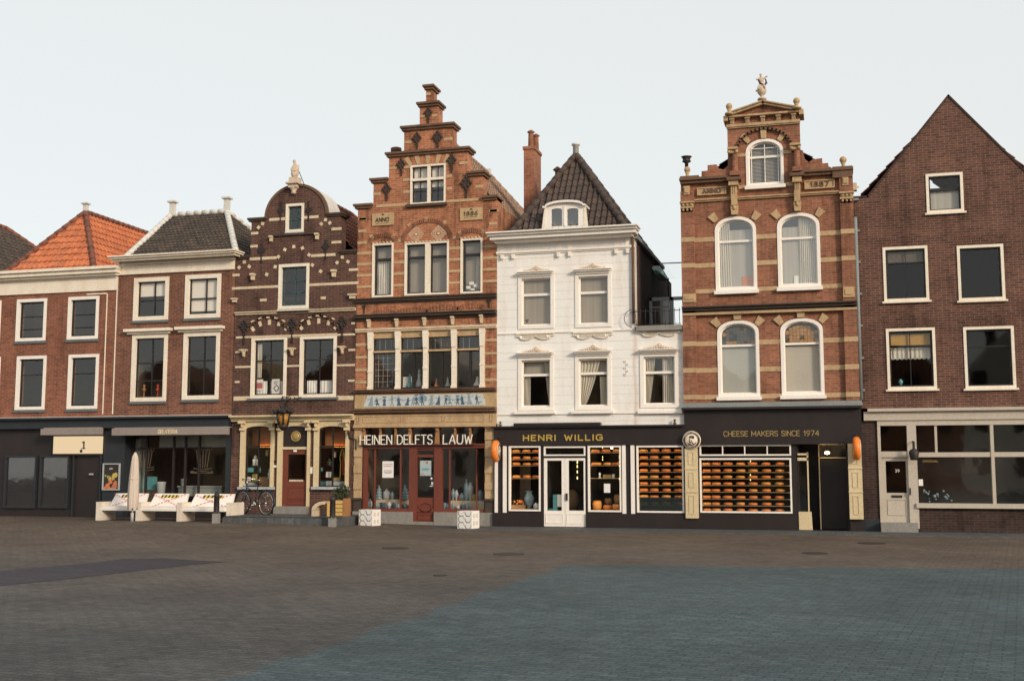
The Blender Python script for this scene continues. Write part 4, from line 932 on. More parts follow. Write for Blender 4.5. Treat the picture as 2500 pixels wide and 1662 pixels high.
for i,(a,b) in enumerate(zip(cxs[:-1],cxs[1:])):
    q=(a+.065,b-.065,z4b,zt2-.025); m.ring(outl(q),outl(q,0,.025),.07,.12); m.box(a+.066,b-.066,.06,.13,z4b,z4b+.10); q=(a+.065,b-.065,zt2+.03,zc2-.03); m.ring(outl(q),outl(q,0,.02),.07,.12)
    if i>0: x=uu(D3,(0,825,1185,1550)[i],750); m.box(x-.035,x+.035,.065,.125,z4b,zt2-.03)
part('sash',m,'paint_sash',bay)
m=MB(); 
for i,(a,b) in enumerate(zip(cxs[:-1],cxs[1:])):
    m.quad((a+.06,.10,z4b),(b-.06,.10,z4b),(b-.06,.10,z4t-.05),(a+.06,.10,z4t-.05))
part('pane',m,'glass',bay)
m=MB()
for i,(a,b) in enumerate(zip(cxs[:-1],cxs[1:])):
    if i in (0,):
        for k in range(1,5): m.box(a+.07+(b-a-.14)*k/5-.003,a+.07+(b-a-.14)*k/5+.003,.09,.096,z4b+.1,zt2)
        for k in range(1,6): z=z4b+.1+(zt2-z4b-.1)*k/6; m.box(a+.07,b-.07,.089,.095,z-.003,z+.003)
    for k in range(1,4): m.box(a+.07+(b-a-.14)*k/4-.003,a+.07+(b-a-.14)*k/4+.003,.09,.096,zt2+.03,zc2-.04)
part('leading',m,'zinc',bay)
# sill, tile panel, stone frieze
m=MB(); z=zz(D3,1000,1022); m.grp(); mould(m,u0,u1,[(zPan-.0,z,.06,0),(z,z+.05,.14,0.0),(z+.05,z+.08,.18,0)]); z=zz(D3,1000,1262); m.grp(); mould(m,u0,u1,[(z-.10,z-.05,.07,0),(z-.05,z+.02,.15,0),(z+.02,z+.07,.2,0)]); multi('string_course',m,'stone_brown',H)
m=MB(); m.box(u0,u1,-.045,.0,zP0,zPan); part('panel_surround',m,'stone_ochre',H)
ua,ub=uu(D3,205,1150),uu(D3,1762,1150); m=MB(); zA,zB=zP0+.05,zPan-.03
m.prism([(ua,zA),(ub,zA),(ub-.02,zA+.12),(ub-.1,zB),(ua+.12,zB),(ua+.03,zA+.12)],-.06,-.04); tp=part('tile_panel',m,'delft_pale',H,'white tile panel with blue figures')
random.seed(11); fg={'delft_blue':MB(),'delft_mix':MB()}
k=0; x=ua+.22
while x<ub-.2:
    h=random.uniform(.26,.36); b=fg['delft_blue' if k%3 else 'delft_mix']; c2=fg['delft_mix']; z=zA+.03; w=random.uniform(.05,.1); s=random.uniform(-.04,.04); y=-.064-.0006*(k%5)
    sk=random.random()<.6
    if sk: b.prism([(x-w*1.1,z),(x+w*1.1,z),(x+w*.35+s,z+h*.5),(x-w*.35+s,z+h*.5)],y,-.0602)
    else:
        b.seg((x-.03,z),(x+s*.5,z+h*.45),.022,y,-.0602); b.seg((x+.05,z),(x+s*.5,z+h*.45),.022,y-.0002,-.0602)
    b.prism([(x-.04+s,z+h*.42),(x+.045+s,z+h*.42),(x+.035+s*1.3,z+h*.74),(x-.035+s*1.3,z+h*.74)],y-.0003,-.0603)
    for sg in (-1,1): c2.seg((x+sg*.03+s,z+h*.7),(x+sg*random.uniform(.06,.12),z+h*random.uniform(.4,.75)),.02,y-.0004,-.0604)
    c2.prism([(x+s*1.3+.028*math.cos(a),z+h*.84+.034*math.sin(a)) for a in [6.283*j/9 for j in range(9)]],y-.0005,-.0604)
    if random.random()<.5: b.seg((x+s*1.3-.05,z+h*.93),(x+s*1.3+.05,z+h*.95),.025,y-.0007,-.0604)
    x+=random.uniform(.13,.26); k+=1
for i in range(14):
    x=random.uniform(ua+.15,ub-.15); c2=fg['delft_mix']; q=random.uniform(.02,.05); z=zA+.05+q
    c2.prism([(x+q*1.6*math.cos(a),z+q*.5*math.sin(a)) for a in [6.283*j/8 for j in range(8)]],-.063,-.0601)
cx=uu(D3,960,1120); fg['delft_mix'].prism([(cx+.14*math.cos(a),zA+.22+.12*math.sin(a)*(1+.2*math.cos(3*a))) for a in [6.283*j/14 for j in range(14)]],-.0628,-.0601)
for mt,b in fg.items(): part('painted_figures',b,mt,tp)
zF0,zF1=zz(D3,1000,1432),zz(D3,1000,1312)
m=MB(); m.box(u0,u1,-.05,.0,zF0,zF1); mould(m,u0,u1,[(zF0-.05,zF0,.10,0),(zF0-.10,zF0-.05,.14,0)]); a=u0+.35
for k in range(3): a=u0+.28+k*(u1-u0-.56)/3; b=a+(u1-u0-.56)/3-.06; q=(a,b,zF0+.04,zF1-.03); m.ring(outl(q),outl(q,0,.02),-.065,-.049)
for x in (u0+.1,u0+.17,u1-.1,u1-.17): m.box(x-.015,x+.015,-.07,-.049,zF0+.02,zF1-.02)
part('frieze',m,'stone_band',H)
# shop front
q=lambda a,b,yt,yb,d=0: rc(D4,a,b,yt,yb,d)
pl,pr=uu(D4,188,700),uu(D4,1808,700); zp=zz(D4,1000,1060); 
for a,b in ((u0,pl),(pr,u1)):
    m=MB(); n=9; h=(zM0-zp)/n
    for k in range(n): pj=.05 if k%2 else .02; m.box(a,b,-pj,.4,zp+k*h+.012,zp+(k+1)*h)
    m.box(a,b,-.015,.4,zp,zM0-.001); m.box(a-.0,b,-.09,.0,zM0-.12,zM0-.02); part('pier',m,'stone_band',H)
    m=MB(); m.box(a+.02,b-.02,-.06,.4,zz(D4,1000,1243),zp-.06); m.box(a,b,-.1,.38,zp-.06,zp); part('pier_base',m,'stone_black',H)
zpl=zz(D4,700,1236); dL,dR=uu(D4,858,1300),uu(D4,1142,1300); zth=zz(D4,1000,1368)
m=MB(); m.box(u0,dL,-.08,.4,-.02,zpl); m.box(dR,u1,-.08,.4,-.02,zpl); m.box(dL,dR,-.06,.5,-.02,zth); part('plinth',m,'stone_grey',H)
zSg0,zSg1=zz(D4,900,400),zz(D4,900,352)
m=MB(); m.box(pl,pr,-.02,.12,zSg0,zSg1); m.box(pl,pr,-.06,.1,zSg1-.03,zSg1+.02); m.box(pl,pr,0,.1,zpl,zpl+.09)
fx=[190,258,345,685,805,1240,1335,1690]
for x,w,y in ((222,.13,.0),(345,.035,.02),(685,.035,.02),(1335,.035,.02),(1690,.03,.02)):
    c=uu(D4,x,800); m.box(c-w/2,c+w/2,y,.1,zpl+.09,zSg0)
for a,b in ((803,905),(1135,1240)): m.box(uu(D4,a,800),uu(D4,b,800),-.01,.12,zth,zSg0)
sf=part('shop_window',m,'paint_red',H)
m=MB(); 
for a,b in ((uu(D4,258,800),uu(D4,803,800)),(uu(D4,1240,800),pr)): m.quad((a,.06,zpl+.09),(b,.06,zpl+.09),(b,.06,zSg0),(a,.06,zSg0))
m.quad((pl,.06,zSg1+.02),(pr,.06,zSg1+.02),(pr,.06,zM0),(pl,.06,zM0)); part('pane',m,'glass',sf)
m=MB()
for x,s in ((215,.8),(430,.6),(630,.6),(820,1),(1180,1),(1415,.6),(1615,.6)):
    c=P(*D4.p(x,150)); m.grp(); m.box(c.x-.05*s,c.x+.05*s,-.06,.04,c.z-.05,zM0-.0); m.prism([(c.x-.045*s,c.z-.05),(c.x+.045*s,c.z-.05),(c.x+.075*s,zSg1+.02),(c.x-.075*s,zSg1+.02)],-.04,.03); m.ball((c.x,-.06,c.z-.02),.045*s,8)
multi('bracket',m,'copper',sf)
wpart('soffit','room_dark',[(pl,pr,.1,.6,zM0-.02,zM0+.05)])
dl=q(905,1135,520,1050); dd=(uu(D4,905,800)-.07,uu(D4,1135,800)+.07,zth,zSg0-.25)
d0=wall('door',[(dd[0]+.0,zSg0),(dd[1],zSg0)],zth,[((dl[0],dl[1],dl[2],dl[3]),0),((dl[0],dl[1],dl[3]+.08,zSg0-.06),0)],.03,.05,'paint_red',H)
m=MB(); m.quad((dl[0],.06,dl[2]),(dl[1],.06,dl[2]),(dl[1],.06,zSg0-.06),(dl[0],.06,zSg0-.06)); part('door_glass',m,'glass',d0)
m=MB(); r=q(925,1115,1110,1245); cx,cz=(r[0]+r[1])/2,(r[2]+r[3])/2; E=[(cx+(r[1]-r[0])/2*math.cos(a),cz+(r[3]-r[2])/2*math.sin(a)) for a in [6.283*k/20 for k in range(20)]]; m.ring(E,[(cx+(x-cx)*.8,cz+(z-cz)*.8) for x,z in E],.0,.031); r=q(915,1130,1265,1345); m.ring(outl(r),outl(r,0,.02),.01,.031); part('door_panels',m,'paint_red',d0)
def sheetposter(C,a,b,yt,yb,y,mat,label,lines=()):
    r=rc(C,a,b,yt,yb,y); t=thing('poster',label,'poster',((r[0]+r[1])/2,y,r[2])); m=MB(); m.rbox(r,y-.006,y); part('sheet',m,mat,t)
    for mt,fx0,fx1,f0,f1 in lines:
        m=MB(); w,h=r[1]-r[0],r[3]-r[2]; m.box(r[0]+fx0*w,r[0]+fx1*w,y-.009,y-.0061,r[2]+f0*h,r[2]+f1*h); part('print',m,mt,t)
    return t,r
t,r=sheetposter(D4,453,600,570,788,.05,'board_white','white printed notice with red and black words in the left pottery shop window')
def ftext(s,u0,u1,z0,y,mat,parent,name='lettering',h=None):
    cu=bpy.data.curves.new('txt','FONT'); cu.body=s; cu.extrude=.0; ob=bpy.data.objects.new('txt',cu); COL.objects.link(ob)
    dg=bpy.context.evaluated_depsgraph_get(); me=bpy.data.meshes.new_from_object(ob.evaluated_get(dg)); xs=[v.co.x for v in me.vertices]; k=(u1-u0)/(max(xs)-min(xs)); x0=min(xs)
    mb=MB(); mb.add([(u0+(v.co.x-x0)*k,y,z0+v.co.y*(k if h is None else h)) for v in me.vertices],[tuple(p.vertices) for p in me.polygons])
    bpy.data.objects.remove(ob); bpy.data.curves.remove(cu); bpy.data.meshes.remove(me); return part(name,mb,mat,parent)
w,h=r[1]-r[0],r[3]-r[2]
ftext('nu mag weer',r[0]+w*.08,r[1]-w*.08,r[2]+h*.80,.042,'letter_black',t); ftext('winkelen!',r[0]+w*.08,r[1]-w*.08,r[2]+h*.66,.042,'letter_red',t)
m=MB()
for k,(a,b) in enumerate(((.12,.85),(.1,.9),(.2,.8))): m.box(r[0]+w*a,r[0]+w*b,.0435,.0438,r[2]+h*(.42-.08*k),r[2]+h*(.445-.08*k))
part('print',m,'letter_black',t)
t,r=sheetposter(D4,950,1097,562,762,.05,'poster_pale','grey blue flowery poster on the glass of the red pottery shop door',[('poster_teal',.15,.85,.38,.5),('fruit_orange',.1,.3,.08,.16),('letter_red',.55,.7,.8,.92)])
m=MB(); r=q(1082,1115,785,815,.05); m.lathe(((r[0]+r[1])/2,.05,(r[2]+r[3])/2),[(.035,-.008),(.035,0)],14,'y'); r=q(1100,1128,842,882,.05); m.rbox(r,.042,.05); r=q(1078,1128,893,902,.05); m.rbox(r,.042,.05); solo('window_sticker',m,'board_white','small white stickers beside the poster on the red shop door glass','sticker')
# sign letters
r=q(157,1108,228,345,-.12); t=thing('shop_sign','long white thin capital lettering over the pottery shop front','sign',((r[0]+r[1])/2,-.1,r[2]))
m=MB(); text(m,'HEINEN DELFTS',r[0],r[1],r[2],r[3],-.10,.026,gap=.26,space=.34,depth=.02); r=q(1252,1632,222,340,-.12); text(m,'LAUW',r[0],r[1],r[2],r[3],-.10,.026,gap=.28,depth=.02,slant=.04); part('lettering',m,'letter_white',t)
r=q(140,1660,345,356,-.1); m=MB(); m.box(r[0],r[1],-.1,-.07,r[2]-.02,r[3]-.02)
for k in range(6): x=r[0]+.1+k*(r[1]-r[0]-.2)/5; m.box(x-.012,x+.012,-.08,.0,r[2]-.03,r[3]-.03)
part('mounting_rail',m,'iron',t)
# pottery
def vase(x,y,z,h,w,mat,label,shape=0):
    prof={0:[(.35,0),(.4,.03),(.8,.35),(1,.6),(.75,.82),(.4,.9),(.55,1)],1:[(.7,0),(.95,.2),(1,.5),(.9,.75),(.35,.85),(.35,1)],2:[(1,0),(1,.1),(.6,.18),(.95,.22),(.95,.3),(.5,.38),(.8,.42),(.8,.5),(.4,.58),(.6,.62),(.6,.7),(.25,.8),(.3,1)],3:[(.5,0),(.9,.3),(1,.9),(1,1)]}[shape]
    m=MB(); m.lathe((x,y,z),[(r_*w/2,t_*h) for r_,t_ in prof],14); return solo('vase' if shape!=3 else 'bowl',m,mat,label,'pottery','blue and white pottery in the shop windows')
zfl=zz(D4,500,1195,.3)
wpart('display_floor','room',[(uu(D4,262,900),uu(D4,800,900),.2,.9,zpl-.05,zfl),(uu(D4,1245,900),pr,.2,.9,zpl-.05,zfl)])
zst_=zz(D4,500,1075,.55)
for a,b,lab in ((365,780,'cream display step under pottery in the left shop window'),(1345,1795,'cream display step under pottery in the right shop window')):
    r=rc(D4,a,b,1075 if a<1000 else 1090,1195,.5); m=MB(); m.box(r[0],r[1],.5,.85,zfl+.001,r[3]); solo('display_step',m,'stone_cream',lab,'display step')
random.seed(5)
pots=[(285,.3,.28,.16,1,'delft_pale','tall pale ginger jar at the far left of the pottery display'),(405,.6,.42,.26,2,'delft_mix','tiered tulip vase at left on the cream step of the left pottery window'),(505,.6,.30,.22,1,'delft_pale','round pale vase in the middle of the left cream step'),(580,.6,.22,.14,0,'delft_mix','small blue vase right of the round pale vase'),(750,.55,.42,.26,2,'delft_mix','tiered tulip vase at the right end of the left pottery window'),
 (1385,.6,.34,.14,0,'delft_mix','slim blue vase at left of the right pottery window'),(1430,.6,.30,.13,0,'delft_pale','slim pale vase beside the slim blue vase'),(1500,.6,.22,.16,1,'delft_mix','small round blue vase in the right pottery window'),(1560,.6,.62,.17,1,'delft_mix','tallest blue and white vase in the right pottery window'),(1615,.62,.52,.2,0,'delft_pale','tall pale vase beside the tallest blue vase'),(1745,.6,.3,.2,0,'delft_mix','blue flower vase at the right end of the right pottery window'),(1660,.6,.18,.12,3,'fruit_yellow','small yellow bowl in the right pottery window'),(1468,.58,.14,.1,3,'letter_red','small red bowl in the right pottery window')]
for x,y,h_,w,s,mt,lab in pots:
    zb_=zfl if y<.4 else (rc(D4,365,780,1075,1195,.5)[3] if x<1000 else rc(D4,1345,1795,1090,1195,.5)[3]); vase(P(*D4.p(x,1000),y).x,y,zb_,h_,w,mt,lab,s)
for i in range(16):
    lft=i<10; x=(375+i*42) if lft else (1262+(i-10)*(30 if i<12 else 62)); mt=('delft_mix','delft_pale','delft_blue')[i%3]
    o=vase(P(*D4.p(x,1150),.33).x,.33+.06*(i%2),zfl,random.uniform(.12,.2),random.uniform(.11,.17),mt,'small blue and white pot in the front row of the %s pottery window'%('left' if lft else 'right'),(0,1,3,1)[i%4])
    o['group']='front row pots in the %s window'%('left' if lft else 'right')
# first floor display (column window)
r=lambda a,b,yt,yb,d=.3: rc(D3,a,b,yt,yb,d)
q_=r(700,810,835,970); m=MB(); m.rbox(q_,.3,.32); solo('display_card',m,'board_white','white card standing at the foot of the second bay of the column window','card')
zfl2=z4b+.09
for x,h_,w,mt,lab in ((785,.42,.2,'poster_teal','teal draped doll in the column window beside the white card'),(905,.55,.22,'delft_pale','pale blue standing doll in the second bay of the column window'),(1125,.26,.16,'fruit_orange','orange and black doll in the third bay of the column window'),(1270,.3,.18,'delft_pale','pale doll behind the fourth cream column'),(1650,.3,.3,'board_white','white lace doll in the last bay of the column window')):
    c=P(*D3.p(x,900),.28); m=MB(); m.lathe((c.x,.28,zfl2),[(w*.5,0),(w*.42,h_*.2),(w*.18,h_*.55),(w*.22,h_*.7),(w*.08,h_*.76),(w*.15,h_*.86),(w*.12,h_*.96),(w*.02,h_)],12); solo('doll',m,mt,lab,'doll','dolls in the column window')
# roof
rp0=PX(*D1.p(1120,735),(el[3]+er[3])/2); rp1=PX(*D1.p(1480,1055),(el[3]+er[3])/2)
hip_roof(H,u0+.1,u1-.1,.45,rp1.y+2.5,zL[0]-.15,((el[3]+er[3])/2,.45,rp1.z),((el[3]+er[3])/2,rp1.y,rp1.z),'tile_tan','tile_tan',p=.2,course=.28,amp=.02)
c=P(*D1.p(480,800),1.2); m=MB(); m.lathe((c.x,1.2,c.z-.9),[(.13,0),(.13,.85),(.17,.87),(.17,.98),(.12,1)],12); m.lathe((c.x+.17,1.3,c.z-.9),[(.1,0),(.1,.75),(.12,.77),(.12,.88)],12); multi('chimney_pot',m,'stone_brown',H)
m=MB(); c=P(*D1.p(1497,1030),rp1.y); m.box(c.x-.06,c.x+.06,c.y-.06,c.y+.06,c.z-.25,c.z+.1); part('roof_post',m,'lead_white',H)
shell(H,u0,u1,zL[0]-.2,[zM0-.0,zst-.1,zL[0]-.4],'room',side='brick_orange')
rr=W2[0][1]; a=rc(D2,378,525,715,1150,.17); curtain('curtain',a,a[0],a[1],.17,'curtain','long white curtain in the left second floor window of the stepped gable',folds=5)
a=rc(D2,1618,1703,645,1080,.18); curtain('curtain',a,a[0]+.06,a[1],.18,'curtain','narrow white curtain in the right second floor window of the stepped gable',folds=4)
t=thing('paper_sheets','white paper squares stuck low in the right second floor window','paper',(P(*D2.p(1575,1030)).x,.16,P(*D2.p(1575,1090)).z)); m=MB()
for k,(a,b,yt,yb) in enumerate(((1545,1603,982,1020),(1507,1560,1035,1070),(1600,1650,1012,1050),(1562,1612,1065,1095))): m.rbox(rc(D2,a,b,yt,yb,.12),.125-.0004*k,.13)
part('sheets',m,'board_white',t)
# grey panels added so the second floor panes look lit by reflected sky
for i,(w_,rr) in enumerate(W2):
    m=MB(); m.box(rr[0]+.1,rr[1]-.1,.22,.225,rr[2]+.05,rr[3]-.06); solo('net_curtain',m,'net_curtain',['grey net curtain in the left second floor window of the stepped gable','grey net curtain in the double second floor window of the stepped gable','grey net curtain in the right second floor window of the stepped gable'][i],'net curtain')
m=MB(); m.box(rt[0]+.07,rt[1]-.07,.14,.15,rt[3]-.66,rt[3]-.06); solo('roller_blind',m,'blind_white','white blind in the four pane attic window of the stepped gable','blind')
# ================================================================== H5 white stucco house with side bay
u0,u1=P(1213.3,850).x,P(1549.8,700).x; uB=P(1668.5,850).x; H=house('white_house','white stucco house with tiled pyramid roof, dormer and low side bay',u0,uB); holes=[]; hB=[]
l5=lambda y,x=800: zz(D5,x,y)
zC1,zC0=zz(D5,800,1003,-.55),zz(D5,800,1066,-.45); zSh=zz(D7,800,122); z6=lambda y,x=800: zz(D6,x,y)
kw=dict(cm='paint_white',sm='paint_white',bw=.03,hbw=.07,sw=.04)
def w5(x0,x1,ytp,ybt,bar,hl=holes,C=D6,**k):
    r=(uu(D6,x0,(bar)),uu(D6,x1,bar),zz(D6,(x0+x1)/2,ybt),ytp); return window(H,hl,r,cw=.10,hb=[zz(D6,(x0+x1)/2,bar)],**{**kw,**k}),r
zt_=(zz(D5,525,1470)); a_,ra=w5(352,714,zt_+.06,505,160)
zt_=(zz(D5,1083,1450)); b_,rb=w5(926,1292,zt_+.06,490,138)
c_,rcc=w5(352,708,z6(785,530),1325,970); d_,rdd=w5(926,1288,z6(770,1110),1318,953); e_,ree=w5(1580,1966,z6(748,1770),1300,943,hB)
zbay=z6(482,1775)
wall('wall',[(u0,zC0+.1),(u1,zC0+.1)],zSh-.05,holes,0,.36,'stucco_white',H)
wall('bay_wall',[(u1,zbay),(uB-.01,zbay)],zSh-.05,hB,.004,.36,'stucco_white',H)
m=MB(); mould(m,u0-.0,u1,[(zC0,zC0+.10,.42,.1),(zC0+.10,zC0+.2,.5,.14),(zC0+.2,zC1,.58,.18),(zC0-.07,zC0,.28,.0)]); part('cornice',m,'paint_white',H)
m=MB(); z=l5(1240,400)-.02; z=zz(D5,800,1213); mould(m,u0,u1,[(z-.05,z-.01,.04,0),(z-.01,z+.05,.08,0.01)]); part('string_course',m,'paint_white',H)
m=MB()
for x,y in ((190,1290),(297,1285),(740,1268),(850,1262),(1307,1237),(1420,1232)):
    c=P(*D5.p(x,y)); m.grp(); m.prism([(c.x-.05,z-.05),(c.x+.05,z-.05),(c.x+.03,c.z-.03),(c.x-.03,c.z-.03)],-.09,.0); m.box(c.x-.07,c.x+.07,-.02,0,z+.05,zC0-.07)
multi('corbel',m,'paint_white',H)
def hood(C,x0,x1,yt,yb,crest,par):
    r=rc(C,x0,x1,yt,yb); h=r[3]-r[2]; m=MB(); mould(m,r[0]+.06,r[1]-.06,[(r[2],r[2]+h*.45,.08,0),(r[2]+h*.45,r[2]+h*.8,.15,.04),(r[2]+h*.8,r[3],.2,.07)]); part('hood',m,'paint_white',par)
    m=MB(); cr=rc(C,*crest); cx=(cr[0]+cr[1])/2; W_,H_=(cr[1]-cr[0])/2,cr[3]-cr[2]; random.seed(2)
    m.prism([(cx-W_,r[3]),(cx+W_,r[3]),(cx+W_*.5,r[3]+H_*.3),(cx+W_*.2,r[3]+H_*.6),(cx,r[3]+H_),(cx-W_*.2,r[3]+H_*.6),(cx-W_*.5,r[3]+H_*.3)],-.06,-.005)
    for k in range(-6,7):
        f=1-abs(k)/6.6; m.ball((cx+k*W_/6.4,-.07,r[3]+H_*.45*f*f+.01),.035+.02*f,6,(1,.6,1))
    part('crest',m,'stone_pale',par)
hood(D5,342,695,1422,1466,(395,650,1362,1420),a_); hood(D5,896,1262,1397,1441,(945,1205,1335,1395),b_)
hood(D6,340,712,750,792,(400,668,682,745),c_); hood(D6,914,1292,732,776,(962,1255,664,730),d_); hood(D6,1572,1972,714,756,(1615,1935,646,710),e_)
lat=MB()
for x0,x1,y in ((333,715,555),(905,1303,545),(1565,1978,520)):
    lat.grp(); a,b=uu(D6,x0,y),uu(D6,x1,y); z=zz(D6,(x0+x1)/2,y); w=b-a; n=22
    for k in range(n):
        t0,t1=k/n,(k+1)/n; f=lambda t: .06+.11*abs(math.sin(2*math.pi*t))**.7*(1 if .12<t<.88 else .3)
        lat.seg((a+w*t0,z-f(t0)),(a+w*t1,z-f(t1)),.022,-.05,-.0)
    for k in range(4,n-4):
        x=a+w*(k+.5)/n; lat.seg((x-.03,z),(x+.03,z-.12 if k%10>2 else z-.08),.01,-.03,0); lat.seg((x+.03,z),(x-.03,z-.12 if k%10>2 else z-.08),.01,-.031,0)
    lat.box(a,b,-.05,0,z-.01,z+.03)
multi('lattice_ornament',lat,'paint_cream',H)
m=MB()
z=z6(538,800); m.box(u0,u1,-.03,0,z-.012,z+.012)
for (x0,x1,y) in ((318,728,1350),(892,1315,1345)):
    q5=rc(D6,x0,x1,y-14,y+14); m.rbox(q5,-.12,.0)
z=z6(1362,800); m.box(u0,u1,-.035,0,z-.012,z+.012); q5=rc(D6,1560,2010,1328,1358); m.rbox(q5,-.1,.003)
part('ledge',m,'paint_white',H)
c=P(*D6.p(1442,890)); m=MB()
for k in range(5): m.ring([(c.x+.035*math.cos(a)+(.03 if k%2 else -.03),c.z-.2+.09*k+.035*math.sin(a)) for a in [6.283*j/8 for j in range(8)]],[(c.x+.018*math.cos(a)+(.03 if k%2 else -.03),c.z-.2+.09*k+.018*math.sin(a)) for a in [6.283*j/8 for j in range(8)]],-.03,-.005)
part('wall_ornament',m,'paint_white',H)
# roof, dormer, chimney
ap=P(*D5.p(908,283),2.0); eL,eR=uu(D5,250,1015,-.2),uu(D5,1425,960,-.1)-.04
rf=hip_roof(H,eL,eR,-.15,5.3,zC1-.03,(ap.x,2.0,ap.z),(ap.x,3.2,ap.z),'tile_brown','tile_brown',p=.175,course=.30,amp=.032,rr=.10,step=.02)
m=MB(); m.lathe((ap.x,2.0,ap.z-.05),[(.09,0),(.09,.36),(.13,.37),(.13,.42)],10); m.lathe((ap.x,2.0,ap.z-.1),[(.17,0),(.10,.1)],10); part('finial',m,'lead_white',H)
dr=rc(D5,612,985,770,995,-.05); cx=(dr[0]+dr[1])/2; hw=(dr[1]-dr[0])/2; zb_,zt_=zC1-.02,zz(D5,800,728,-.05); zs_=zz(D5,800,790,-.05)
o=[(cx-hw,zb_),(cx+hw,zb_),(cx+hw,zs_)]+[(cx+hw*math.cos(math.pi*k/12)*1.0,zs_+(zt_-.05-zs_)*math.sin(math.pi*k/12)) for k in range(1,12)]+[(cx-hw,zs_)]
p0,p1=rc(D5,665,773,800,975,-.05),rc(D5,820,932,798,970,-.05)
topd=[(x,z) for x,z in sorted(o[2:],key=lambda p:p[0])]
dm=wall('dormer',topd,zb_,[((p0[0],p0[1],p0[2],p0[3]),.05),((p1[0],p1[1],p1[2],p1[3]),.05)],-.05,.1,'paint_white',H)
m=MB()
for k in range(len(topd)-1): m.prism([topd[k],topd[k+1],(topd[k+1][0],topd[k+1][1]+.06),(topd[k][0],topd[k][1]+.06)],-.16,1.4)
m.box(cx-hw-.07,cx-hw,-.16,.9,zs_-.0,zs_+.05); m.box(cx+hw,cx+hw+.07,-.16,.9,zs_,zs_+.05); part('dormer_roof',m,'paint_white',dm)
m=MB(); m.box(cx-hw,cx-hw+.05,.05,1.3,zb_,zs_); m.box(cx+hw-.05,cx+hw,.05,1.3,zb_,zs_); m.prism([(cx-hw-.14,zb_),(cx-hw,zb_),(cx-hw,zs_),(cx-hw-.04,zs_)],-.06,.0); m.prism([(cx+hw+.14,zb_),(cx+hw,zb_),(cx+hw,zs_),(cx+hw+.06,zs_)],-.06,.0); multi('dormer_side',m,'paint_cream',dm)
m=MB(); 
for pp in (p0,p1): m.add([(x,.0,z) for x,z in outl(pp,.05)],[tuple(range(17-1+0))] if 0 else [tuple(range(len(outl(pp,.05))))])
part('pane',m,'glass_sky',dm); m=MB(); m.box(cx-.025,cx+.025,-.075,-.04,p0[2],p0[3]+.05); part('dormer_mullion',m,'paint_white',dm); wpart('dormer_back','room',[(cx-hw+.05,cx+hw-.05,.6,.65,zb_,zs_)],dm)
cy=3.0; q5=rc(D5,397,498,190,820,cy); q6=PX(*D5.p(540,500),q5[1])
m=MB(); zcb=q5[2]-1; zct=q5[3]; m.box(q5[0],q5[1],cy,cy+.9,zcb,zct-.1); m.box(q5[0]-.03,q5[1]+.03,cy-.03,cy+.93,zct-.1,zct); ch=part('chimney',m,'brick_rust',H)
m=MB(); 
for dx,dy,h_ in ((.16,.3,.5),(.26,.55,.44)):
    m.grp(); m.lathe((q5[0]+dx,cy+dy,zct-.02),[(.1,0),(.085,h_),(.085,h_+.02)],10); m.lathe((q5[0]+dx,cy+dy,zct+h_),[(.07,0),(.13,.04),(.1,.07),(.02,.12)],10)
multi('chimney_pot',m,'brick_rust',ch)
c=P(*D5.p(728,440),2.6); m=MB(); m.lathe((c.x,2.6,c.z-.5),[(.08,0),(.08,.5),(.15,.56),(.03,.66)],10); part('vent_pipe',m,'stone_brown',H)
# side wall, drainpipe, rear gutter line
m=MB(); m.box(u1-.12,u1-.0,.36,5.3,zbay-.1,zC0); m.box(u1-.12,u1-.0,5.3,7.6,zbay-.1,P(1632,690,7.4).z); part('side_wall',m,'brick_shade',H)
m=MB(); m.box(u1-.1,u1+.1,.0,5.3,zC1-.26,zC1-.16); part('gutter',m,'pipe_grey',H)
m=MB(); m.tube([(u1-.03,-.06,zC0-.1),(u1-.03,-.06,zbay+.1)],.04,8); part('drainpipe',m,'stone_brown',H)
# terrace over the bay: floor, back frames, canopy, railing
wpart('terrace','stone_grey',[(u1,uB-.01,-.06,4.2,zbay-.06,zbay+.0),(u1+.05,uB-.02,-.14,-.06,zbay-.12,zbay+.02)])
m=MB()
y=2.6; zt5=zz(D6,1850,185,y); 
for a,b in ((1660,1700),(1875,1915)): m.box(P(*D6.p(a,300),y).x,P(*D6.p(b,300),y).x,y,y+.08,zbay,zt5)
m.box(P(*D6.p(1660,180),y).x,uB-.05,y,y+.08,zt5-.1,zt5); m.box(P(*D6.p(1700,285),y).x,P(*D6.p(1875,285),y).x,y+.01,y+.07,zz(D6,1790,292,y),zz(D6,1790,280,y)); fr=part('terrace_frame',m,'zinc',H)
m=MB(); m.quad((P(*D6.p(1700,300),y).x,y+.04,zbay),(P(*D6.p(1875,300),y).x,y+.04,zbay),(P(*D6.p(1875,300),y).x,y+.04,zt5-.1),(P(*D6.p(1700,300),y).x,y+.04,zt5-.1)); part('pane',m,'glass',fr)
m=MB(); m.box(P(*D6.p(1860,100),6).x,P(*D6.p(1872,100),6).x,5.9,6,zbay,zz(D6,1866,0,6)); part('terrace_wall',m,'brick_shade',H)
A=[P(*D5.p(1635,1345),3.2),P(*D5.p(1722,1340),4.4),P(*D5.p(1815,1500),4.4),P(*D5.p(1718,1503),3.2)]
m=MB(); m.add([tuple(a) for a in A]+[tuple(a+Vector((0,0,-.02))) for a in A],[(0,1,2,3),(7,6,5,4),(0,4,5,1),(1,5,6,2),(2,6,7,3),(3,7,4,0)]); part('glass_canopy',m,'glass_teal',H)
yy=6.0; B=[P(*D5.p(1722,1340),yy),P(*D5.p(1970,1330),yy),P(*D5.p(1970,1492),yy),P(*D5.p(1812,1492),yy)]
